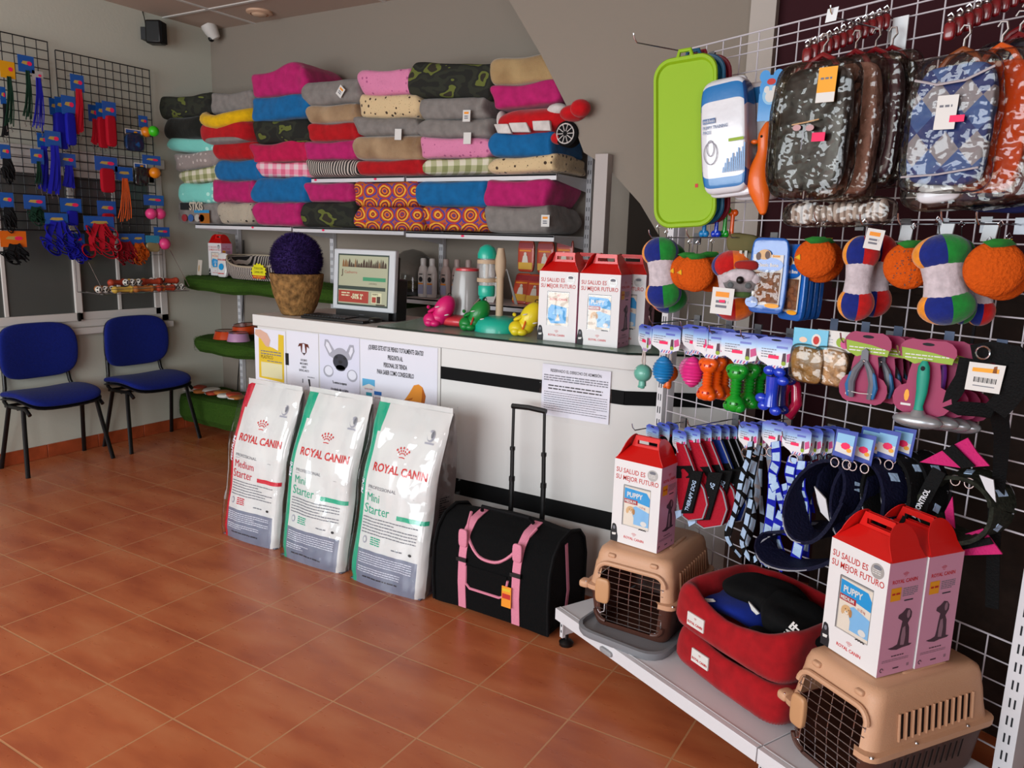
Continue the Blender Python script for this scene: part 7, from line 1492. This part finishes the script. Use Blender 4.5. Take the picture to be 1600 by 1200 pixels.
# wire basket with chews
y0_, y1_, zf = WL(120, 440)[1], WL(256, 440)[1], 1.215
zt = WL(255, 398)[2]; zb_ = WL(200, 446)[2] - .02; depth = .28
mwb = frame(Vector((XG, y0_, 0)), LX); Wd = y1_ - y0_
t = thing('wire_basket', 'wire basket shelf hanging from the right black grid, holding ball shaped chews', 'basket', mwb); b = MB(); zfr = WL(200, 430)[2]
A, B_, C2, D2 = (0, 0, zfr), (Wd, 0, zfr), (Wd + .0, -depth, zfr - .10), (0, -depth, zfr - .10)
def l4(p, q): b.tube([p, q], .002, STEEL, 5)
zb0 = zfr - .10
for p, q in (((0, 0, zt), (Wd, 0, zt)), ((0, 0, zb0), (Wd, 0, zb0)), ((0, -depth, zb0), (Wd, -depth, zb0)), ((0, -depth, zb0 + .03), (Wd, -depth, zb0 + .03)), ((0, 0, zb0), (0, -depth, zb0)), ((Wd, 0, zb0), (Wd, -depth, zb0)), ((0, 0, 1.46), (0, -depth, zb0 + .03)), ((Wd, 0, 1.46), (Wd, -depth, zb0 + .03)), ((0, 0, 1.46), (0, 0, zb0)), ((Wd, 0, 1.46), (Wd, 0, zb0))): l4(p, q)
for i in range(1, 12): l4((Wd * i / 12, 0, zb0), (Wd * i / 12, -depth, zb0))
b.build('wires', t)
BB_ = M('black_spot', '#141414', .5); SOC = M('football_white', '#c9c5bc', .6); BON = M('brown_chew', '#a8642c', .6, var=.25); REDC = M('reddish_chew', '#a83c22', .6, var=.2); YC_ = M('yellow_chew', '#c9a544', .6, var=.2)
q = random.Random(11)
def chew(u, v, kind, lv=0):
    p = mwb @ Vector((Wd * u, -depth * v, zb0 + .024 + lv * .040))
    b = MB()
    if kind == 'ball':
        for i in range(3):
            c_ = Vector((-.044 + .044 * i, 0, .003)); b.ball(c_, .0225, SOC, 14, 10)
            for k in range(7): a = 2 * PI * k / 7 + i; d = Vector((math.cos(a) * .8, -abs(math.sin(a)) - .1, math.sin(a * 2) * .6)).normalized(); b.ball(c_ + d * .0185, .0068, BB_, 8, 6)
        o = b.build('ball_chew', mw=frame(p, gx(.0) if False else LX, q.uniform(-.3, .3))); return tag(o, 'pack of small black and white football chews in the wire basket', 'dog chew', 'football chews in the wire basket')
    m = {'bone': BON, 'red': REDC, 'yel': YC_}[kind]; b.tube([(-.045, 0, 0), (-.02, 0, .002), (.02, 0, -.002), (.045, 0, 0)], [.020, .017, .017, .020], m, 10); b.ball((-.055, 0, 0), .023, m, 10, 8); b.ball((.055, 0, 0), .023, m, 10, 8)
    nm = {'bone': 'brown', 'red': 'reddish', 'yel': 'yellowish'}[kind]; return tag(b.build('chew_stick', mw=frame(p, LX, q.uniform(-.35, .35))), nm + ' chew stick lying in the wire basket among football chews', 'dog chew', nm + ' chew sticks in the wire basket')
for (u, v, k_, lv) in ((.10, .75, 'ball', 0), (.26, .85, 'yel', 0), (.30, .5, 'red', 1), (.40, .75, 'ball', 1), (.48, .9, 'bone', 0), (.52, .5, 'yel', 1), (.62, .85, 'bone', 0), (.66, .6, 'red', 1), (.74, .9, 'red', 0), (.76, .5, 'ball', 1), (.88, .85, 'ball', 0), (.90, .5, 'red', 1), (.62, .3, 'ball', 0), (.2, .35, 'bone', 0), (.94, .3, 'ball', 0)): chew(u, v, k_, lv)

# ============================================================ ON THE COUNTER
ZC_ = 1.0605; ZG = 1.0685
# potted purple ball
KOR = M('rough_bark_pot', '#7a5a34', .85, bump=(30, 1.0), var=.55); PUR = M('purple_foliage', '#2a1a4c', .9, var=.4)
p = at(467, 492, z=ZC_); p = Vector((-3.16, 2.99, ZC_)); t = thing('flower_pot', 'rough brown bark pot holding a purple ball of artificial flowers', 'plant', frame(p) @ Matrix.Scale(.86, 4))
b = MB(); pr = [(.085, 0), (.098, .01), (.118, .06), (.14, .13), (.158, .20), (.166, .255), (.158, .258), (.150, .245), (.02, .24)]; n = 40; b.lathe(pr, KOR, n)
q = random.Random(2)
b.v = [Vector((v.x, v.y, v.z)) * 1.0 + Vector((v.x, v.y, 0)).normalized() * noise.noise(Vector((v.x * 18, v.y * 18, v.z * 18))) * .008 if v.length > .01 else v for v in b.v]; b.build('pot', t)
b = MB(); R0 = .165; cz = .345; b.ball((0, 0, cz), R0 * .9, PUR, 24, 16); vs = []; fs = []
for i in range(9000):
    z = q.uniform(-1, 1); a = q.uniform(0, 2 * PI); r_ = math.sqrt(1 - z * z); d = Vector((r_ * math.cos(a), r_ * math.sin(a), z)); c_ = Vector((0, 0, cz)) + d * R0 * .9; tp = c_ + (d + Vector((q.uniform(-.5, .5), q.uniform(-.5, .5), q.uniform(-.5, .5)))).normalized() * q.uniform(.012, .026); sd = d.cross(Vector((q.uniform(-1, 1), q.uniform(-1, 1), 1))).normalized() * .0028; k = len(vs); vs += [c_ - sd, c_ + sd, tp]; fs.append((k, k + 1, k + 2))
b.add(vs, fs, PUR); b.build('flower_ball', t, smooth=False)
# monitor
MS = M('silver_monitor_plastic', '#b9bcc0', .35, coat=.3); SCR = M('screen_page', '#8f9078', .4, emit=.28); SDK = M('screen_dark_bar', '#26332c', .4, emit=.2); SRD = M('screen_red', '#8c2a1c', .4, emit=.25); SGR = M('screen_green', '#2f7a55', .4, emit=.2); SBR = M('screen_brown', '#3a2617', .4, emit=.1); SCM = M('screen_cream', '#b3b08f', .4, emit=.3)
A_ = at(518, 480, y=3.05); B2 = at(612, 492, y=3.05)
t = thing('computer_monitor', 'silver framed computer monitor on a black stand on the counter', 'monitor', frame(Vector((-2.765, 3.06, ZC_)), rz=.04, tilt=-.06))
b = MB(); mw_, z0m, z1m = .405, .045, .36; b.box(-mw_ / 2, mw_ / 2, 0, .03, z0m, z1m, MS); b.box(-mw_ / 2 + .03, mw_ / 2 - .01, .03, .06, z0m + .02, z1m - .03, BLK); b.build('casing', t, bevel=.006)
b = MB(); b.rect(-.17, .165, .068, .335, SDK, -.0012); b.rect(-.162, .160, .078, .327, SCR, -.002)
q = random.Random(5); x = -.14
while x < .14: w2 = q.uniform(.008, .018); h2 = q.uniform(.02, .048); b.poly([(x, .268), (x + w2, .268), (x + w2 * .9, .268 + h2 * .7), (x + w2 * .5, .268 + h2), (x + w2 * .15, .268 + h2 * .6)], SBR if q.random() < .7 else M('screen_tan', '#75502c', .4, emit=.1), -.0026); x += w2 * 1.02
b.text('J', .04, SBR, -.142, .228, -.0026, bold=.02); b.text('Cachorro', .02, SRD, -.125, .235, -.0026, sx=1.1); b.rect(.0, .148, .200, .219, SGR, -.0026); b.text('2,95 €/KG', .012, SBR, .04, .183, -.0026); b.rect(-.162, .148, .152, .170, SDK, -.0026); b.rect(-.16, .04, .085, .146, SRD, -.0026); b.text('-50% 2ª', .036, SCM, -.075, .105, -.003, sx=.72, bold=.04); b.lines(-.14, -.085, .13, 2, .013, .006, SCM, -.003); b.rect(.06, .125, .088, .142, SCM, -.0026); b.text('NUEVO', .011, SBR, .066, .130, -.003, bold=.03); b.rect(.064, .09, .092, .12, SRD, -.003); b.rect(.095, .118, .09, .124, SBR, -.003); b.rect(.09, .148, .0785, .084, SBR, -.0026); b.build('screen', t, smooth=False)
b = MB(); b.box(-.175, .175, -.003, .05, .004, .044, BLK); b.text('-----', .02, GREYP, 0, .02, -.004, 'c'); b.build('lower_bezel', t); b = MB(); b.soft(.30, .20, .012, BLK, 10, 5, 1, 0, 0, (0, .04, .004 - .0)); b.build('stand_base', t); b = MB(); b.box(.12, .2, .03, .12, .0, .22, BLK); b.build('stand_neck', t, bevel=.01)
P = at(495, 494, z=ZC_); t = thing('keyboard', 'black keyboard lying on the counter in front of the monitor', 'keyboard', frame(Vector((-2.82, 2.955, ZC_)), rz=.02)); b = MB(); b.box(-.21, .21, -.065, .065, 0, .016, BLK); b.build('case', t, bevel=.004)
b = MB()
for r_ in range(5):
    for c_ in range(14): b.box(-.198 + c_ * .0205, -.181 + c_ * .0205, -.055 + r_ * .022, -.037 + r_ * .022, .016, .021, BLKM)
b.build('keys', t)['kind'] = 'stuff'
b = MB(); b.soft(.045, .075, .028, BLK, 8, 2.6, 1, 0, 0, (0, 0, .014)); t_ = tag(b.build('computer_mouse', mw=frame(Vector((-2.56, 2.93, ZG)))), 'black computer mouse at the front edge by the keyboard', 'mouse')
b = MB(); b.soft(.10, .06, .02, M('white_receipt_roll', '#a8a8a8', .6), 6, 5, 1, .01, 0, (0, 0, .011)); tag(b.build('card_reader', mw=frame(Vector((-2.95, 3.22, ZC_)))), 'small pale card reader between the flower pot and the monitor', 'card reader')
# rubber animals
def rubberdog(px, py, m, label, s=1.0, rz=0, band=None):
    p = at(px, py, z=ZG); t = thing('rubber_animal', label, 'dog toy', frame(p + Vector((0, .03, 0)), CAMX, rz) @ Matrix.Scale(s, 4), 'rubber animals on the counter')
    b = MB(); b.ball((.022, 0, .078), (.042, .042, .062), m, 22, 14, rot=Matrix.Rotation(.55, 3, 'Y')); b.ball((.0, 0, .038), (.038, .036, .034), m, 16, 10); b.ball((-.034, 0, .030), (.034, .036, .030), m, 18, 12); b.ball((-.042, -.022, .018), (.022, .018, .018), m, 12, 8); b.ball((-.018, -.030, .016), (.022, .016, .015), m, 12, 8); b.ball((-.026, 0, .072), (.026, .022, .009), m, 12, 8, rot=Matrix.Rotation(-.45, 3, 'Y')); b.ball((-.046, 0, .084), (.008, .018, .008), m, 10, 8); b.build('body', t)
    b = MB(); b.ball((.032, -.042, .055), (.011, .004, .003), TAGW, 8, 6, rot=Matrix.Rotation(-.2, 3, 'Y')); b.build('white_mark', t); b = MB(); b.ball((-.008, -.034, .088), (.011, .004, .003), TAGW, 8, 6, rot=Matrix.Rotation(-.2, 3, 'Y')); b.build('white_mark', t)
    b = MB(); b.tube([(.045 + .008 * math.cos(a), 0, .137 + .008 * math.sin(a)) for a in [2 * PI * i / 10 for i in range(10)]], .002, BLK, 5, closed=True); b.build('cord_loop', t)
    if band: b = MB(); b.tube([(-.012 + .012 * math.sin(a), .039 * math.cos(a), .042 + .034 * math.sin(a)) for a in [2 * PI * i / 16 for i in range(16)]], .0035, band, 6, closed=True); b.build('collar', t)
    return t
rubberdog(680, 511, M('hot_pink_rubber', '#cc1066', .45, coat=.2), 'hot pink rubber animal toy on the glass countertop, leftmost', 1.12, rz=.1)
rubberdog(735, 517, M('grass_green_rubber', '#0a7a30', .4, coat=.2), 'green rubber animal toy on the glass countertop, between pink and yellow', 1.06, rz=.1, band=REDP)
rubberdog(815, 525, M('yellow_rubber', '#d8c41c', .4, coat=.2), 'yellow rubber animal toy on the glass countertop, beside the gift boxes', 1.12, rz=.15, band=M('orange_collar', '#d4570f', .5))
# feeder
t = thing('food_dispenser', 'grey translucent food dispenser with a red lid and red bowl', 'pet feeder', frame(Vector((-2.20, 3.20, ZG)))); RDP = M('coral_red_plastic', '#c0303a', .4, coat=.3); FRS = M('frosted_grey_plastic', '#8b8986', .3, coat=.5)
b = MB(); b.lathe([(.085, .05), (.083, .10), (.073, .20), (.062, .265), (.055, .27)], FRS, 28); b.build('hopper', t); b = MB(); b.lathe([(.058, .268), (.057, .278), (.04, .282), (0, .283)], RDP, 24); b.build('lid', t); b = MB(); b.soft(.20, .26, .055, RDP, 10, 3.5, 1, 0, 0, (.01, -.04, .028)); b.build('bowl_base', t)
# drinking station
TEA = M('turquoise_plastic', '#12a58c', .35, coat=.3); WDP = M('beige_post', '#b19a7f', .6); CLR = M('clear_bottle', '#d5dbdb', .08, alpha=.35, coat=1.0)
t = thing('drinking_station', 'turquoise pet drinking station with a bottle clamped to a beige post', 'pet drinker', frame(Vector((-1.945, 3.10, ZG))))
b = MB(); b.lathe([(.12, 0), (.118, .03), (.105, .052), (.07, .068), (.02, .072)], TEA, 32); b.build('base', t); b = MB(); b.tube([(0, 0, .06), (0, 0, .25), (.002, 0, .33)], [.018, .017, .018], WDP, 16); b.tube([(0, 0, .25), (0, 0, .29), (0, 0, .33), (0, 0, .385)], [.018, .026, .026, .015], WDP, 14); b.build('post', t)
b = MB(); b.lathe([(.036, .19), (.038, .22), (.038, .30), (.034, .34)], CLR, 22, (-.068, -.01, 0)); b.lathe([(.008, .19), (.008, .34)], WDP, 8, (-.068, -.01, 0)); b.build('bottle', t); b = MB(); b.lathe([(.045, .335), (.046, .355), (.035, .385), (.015, .398), (0, .40)], TEA, 24, (-.068, -.01, 0)); b.build('bottle_cap', t)
b = MB(); b.lathe([(.037, .16), (.040, .17), (.040, .205), (.037, .21)], TEA, 24, (-.068, -.01, 0)); b.tube([(-.07, -.02, .165), (-.085, -.035, .145)], .012, TEA, 10); b.build('nozzle_holder', t); b = MB(); b.tube([(-.085, -.035, .15), (-.105, -.06, .118)], .006, STEEL, 10); b.build('spout', t)
for z in (.235, .32): b = MB(); b.lathe([(.046, z - .009), (.047, z), (.046, z + .009)], WDP, 20, (-.068, -.01, 0)); b.tube([(-.03, 0, z), (0, 0, z)], .010, WDP, 8); b.build('clamp', t)
# gift boxes on the counter
q0 = at(838, 527, z=ZG); kb2 = kitbox(frame(Vector((-1.565, 3.02, ZG)), rz=.03), 'red topped gift box on the counter right beside the yellow rubber toy', royal=True)
dup(kb, frame(Vector((-1.362, 3.0, ZG)), rz=.03), 'red topped gift box at the right corner of the counter, with a blue puppy pack')
dup(kb, frame(Vector((-1.52, 3.165, ZG)), rz=.03), 'red topped gift box in the back row behind the one by the yellow toy')
dup(kb, frame(Vector((-1.31, 3.145, ZG)), rz=.03), 'red topped gift box in the back row behind the counter corner one')
# shelf behind the counter: bottles, dome, packets
BOT = M('white_bottle_plastic', '#c4c1bf', .35, coat=.3); BOL = M('lilac_label', '#8f93b0', .5); BOP = M('beige_bottle_plastic', '#a7938e', .4)
def bottle(p, label, m=BOT):
    t = thing('shampoo_bottle', label, 'bottle', frame(p), 'bottles on the shelf behind the counter'); b = MB(); b.lathe([(.031, 0), (.034, .01), (.034, .14), (.026, .175), (.018, .185)], m, 20, sy=.75); b.build('bottle', t); b = MB(); b.lathe([(.017, .185), (.017, .222), (.013, .228), (0, .228)], m, 16); b.build('cap', t)
    b = MB(); b.disc(0, .105, .014, .016, INK, -.0262, 12); b.rect(-.018, .018, .076, .084, ORNG, -.0262); b.rect(-.019, .019, .02, .074, BOL, -.0262); b.rect(-.012, .012, .132, .138, INK, -.0262); b.build('label_print', t); return t
ZS = zb + .003; xs0 = at(657, 462, y=3.70)[0]
bo = bottle(Vector((xs0 + .02, 3.70, ZS)), 'white shampoo bottle with orange and lilac label, leftmost on its shelf'); dup(bo, frame(Vector((xs0 + .085, 3.70, ZS))), 'white shampoo bottle with orange and lilac label, second from the left')
for i in range(5):
    t_ = bottle(Vector((xs0 + .155 + .066 * i, 3.74 + .02 * i, ZS)), 'pale beige bottle in the row right of the white shampoo bottles', BOP)
DOM = M('smoked_dome', '#3c3a38', .1, alpha=.45, coat=1.0)
t = thing('plastic_dome', 'large clear dark dome behind the monitor on the shelf', 'dome', frame(Vector((at(645, 440, y=3.86)[0], 3.86, ZS)))); b = MB(); b.lathe([(.15, 0), (.152, .10), (.14, .17), (.11, .225), (.06, .262), (0, .275)], DOM, 32); b.build('cover', t); b = MB(); b.lathe([(.155, 0), (.155, .02), (.14, .022), (.02, .024)], BLK, 28); b.soft(.16, .14, .05, M('yellowish_bedding', '#6b5f35', .9, bump=(40, .6)), 8, 3, 1, .06, 0, (0, 0, .05)); b.build('base', t)
PKT = M('red_orange_packet', '#b53a1c', .4, coat=.3); PKY = M('yellow_packet_print', '#cf9e22', .4, coat=.3)
def packet(p, label, rz=0, tilt=0):
    t = thing('treat_packet', label, 'dog treats', frame(p, rz=rz, tilt=tilt), 'red treat packets behind the counter'); b = MB(); b.soft(.105, .02, .17, PKT, 8, 8, 1, .01, 0, (0, 0, .085)); b.build('packet', t); b = MB(); b.rect(-.045, .045, .012, .05, PKY, -.0125); b.rect(-.046, .046, .13, .16, M('crimson_print', '#8e1220', .4), -.0125); b.poly([(-.022, .05), (.018, .05), (.012, .085), (-.002, .10), (-.016, .085)], CRP, -.013); b.disc(-.002, .098, .009, .010, CRP, -.013, 10); b.rect(-.04, .035, .112, .12, ORNG, -.013); b.build('print', t, smooth=False); return t
pk1 = packet(at(822, 424, y=3.86), 'red and yellow treat packet hanging under the cushion shelf, left one'); dup(pk1, frame(at(852, 426, y=3.86)), 'red and yellow treat packet hanging under the cushion shelf, middle one'); dup(pk1, frame(at(882, 424, y=3.88)), 'red and yellow treat packet hanging under the cushion shelf, right one behind the gift boxes')
pp_ = at(830, 470, y=3.72); dup(pk1, frame(Vector((pp_[0], 3.74, ZS)), tilt=-.3), 'red and yellow treat packet leaning on the shelf, right one'); dup(pk1, frame(Vector((pp_[0] - .11, 3.78, ZS)), tilt=-.3), 'red and yellow treat packet leaning on the shelf, left one beside the white easel')
b = MB(); b.prism([(-.075, 0), (-.01, 0), (.07, .19), (.025, .19)], -.002, .002, WHITE); b.prism([(.07, .19), (.075, .19), (.15, 0), (.13, 0)], -.002, .002, FRS); tag(b.build('card_stand', mw=frame(Vector((at(775, 470, y=3.7)[0], 3.69, ZS)))), 'white slanted card stand on the shelf behind the drinking station', 'card stand')
# items on the turf shelves
pz = at(336, 436, y=3.75); kb3 = dup(kb2, frame(Vector((at(342, 430, y=3.8)[0], 3.82, z1 + .012)), rz=.0) @ Matrix.Scale(.78, 4), 'smaller looking gift box on the upper turf shelf at the far left')
t = thing('food_pouch', 'white pet food pouch leaning on the gift box on the upper turf shelf', 'pet food', frame(Vector((at(348, 430, y=3.7)[0], 3.70, z1 + .012)), tilt=-.1)); b = MB(); b.soft(.10, .03, .165, BAGW, 8, 6, 1, .01, 0, (0, 0, .083)); b.build('pouch', t); b = MB(); b.text('ROYAL CANIN', .014, FRED, 0, .115, -.018, 'c', .85, .03); b.disc(0, .07, .026, .024, CYAN, -.0185, 12); b.lines(-.03, .03, .02, 1, .01, .006, FRED, -.018); b.build('print', t, smooth=False)
b = MB(); b.box(-.03, .03, -.004, .004, 0, .11, CRP); b.disc(.0, .05, .014, .025, TNP, -.0045, 12); tag(b.build('leaflet', mw=frame(Vector((at(311, 430, y=3.72)[0], 3.72, z1 + .010)), rz=-.3, tilt=-.12)), 'small leaflet with a tan dog picture left of the gift box on the turf shelf', 'leaflet')
# zebra bed on the turf shelf
x0z, x1z = at(362, 430, y=3.75)[0], at(460, 430, y=3.75)[0]; t = thing('pet_bed', 'zebra striped open pet bed on the upper turf shelf behind the yellow star sign', 'pet bed', frame(Vector(((x0z + x1z) / 2, 3.80, z1 + .01)))); w_ = x1z - x0z
N = 40; vs = []; fs = []; prof = [(.86, 0), (1, .06), (1.02, .13), (.98, .15), (.90, .14), (.84, .08), (.5, .05), (.02, .05)]
for r_, z_ in prof:
    for i in range(N): a = 2 * PI * i / N; vs.append((math.copysign(abs(math.cos(a)) ** .6, math.cos(a)) * r_ * w_ / 2, math.copysign(abs(math.sin(a)) ** .6, math.sin(a)) * r_ * .17, z_ * (1 - .45 * max(0, -math.sin(a)) ** 2 * (1 if abs(math.cos(a)) < .75 else .4)) * 1.05))
for j in range(len(prof) - 1):
    for i in range(N): fs.append((j * N + i, j * N + (i + 1) % N, (j + 1) * N + (i + 1) % N, (j + 1) * N + i))
b = MB(); b.add(vs, fs, FM['zebra']); b.build('walls', t, ang=80); b = MB(); b.tube([vs[3 * N + i] for i in range(N)], .007, M('cream_piping', '#a89a86', .8), 6, closed=True); b.build('piping', t)
P = at(404, 424, y=3.60); t = thing('star_sign', 'yellow starburst price sign on the edge of the upper turf shelf', 'price sign', frame(P)); b = MB(); pts = [((.062 if i % 2 else .075) * math.cos(2 * PI * i / 28) * 1.0, (.045 if i % 2 else .056) * math.sin(2 * PI * i / 28)) for i in range(28)]; b.prism(pts, 0, .002, M('fluorescent_yellow_card', '#d6d018', .5)); b.build('card', t); b = MB(); b.text('TODO EN', .021, INK, 0, .012, -.001, 'c', .9); b.text('CAMAS 50%', .02, INK, 0, -.012, -.001, 'c', .85); b.rect(-.06, .062, -.048, -.028, REDP, -.0006); b.lines(-.05, .05, -.04, 1, .01, .006, YE, -.0012); b.build('print', t, smooth=False)
b = MB(); b.box(-.02, .02, -.002, .002, 0, .07, LIMP); tag(b.build('green_tag', mw=frame(at(432, 440, y=3.6))), 'small lime green tag beside the flower pot at the turf edge', 'tag')
# bowls on the middle turf shelf
OBW = M('orange_enamel', '#b83c10', .25, coat=.6); PBW = M('lilac_enamel', '#b083a8', .3, coat=.5)
def bowl(p, m, label, r=.085):
    t = thing('dog_bowl', label, 'dog bowl', frame(p), 'dog bowls on the middle turf shelf'); b = MB(); b.lathe([(r * 1.15, 0), (r * 1.1, .01), (r * .95, .055), (r * .92, .058)], m, 28); b.build('outer', t); b = MB(); b.lathe([(r * .96, .056), (r * .98, .061), (r * .9, .058), (r * .75, .02), (0, .016)], STEEL, 28); b.build('steel_insert', t); return t
bp = at(357, 537, y=3.74); bo1 = bowl(Vector((bp[0], 3.73, z2 + .008)), OBW, 'orange steel lined dog bowl, lower one of the stacked pair on the middle turf shelf')
dup(bo1, frame(Vector((bp[0] + .05, 3.85, z2 + .045)), tilt=.12), 'orange steel lined dog bowl, the higher one behind on the middle turf shelf'); bowl(Vector((bp[0] + .16, 3.70, z2 + .008)), PBW, 'lilac dog bowl beside the orange ones, half hidden by the counter', .07)
q = random.Random(8)
for i in range(9):
    x = at(300 + 9 * i, 620, y=3.75)[0]; b = MB(); m = SOC if i % 3 == 0 else (REDC if i % 3 == 1 else BON); nm = ('white', 'reddish', 'brown')[i % 3]; b.soft(.10, .12, .03, m, 6, 3, i, .08, 0, (0, 0, .016)); b.rect(-.03, .03, .014, .02, TAGW, -.063)
    tag(b.build('treat_bag', mw=frame(Vector((x, 3.74 + .03 * (i % 2), at(330, 622, y=3.7)[2] + .014 + .01 * (i % 2))), rz=q.uniform(-.5, .5))), nm + ' small treat bag lying on the low turf covered step', 'dog treats', nm + ' treat bags on the low turf step')
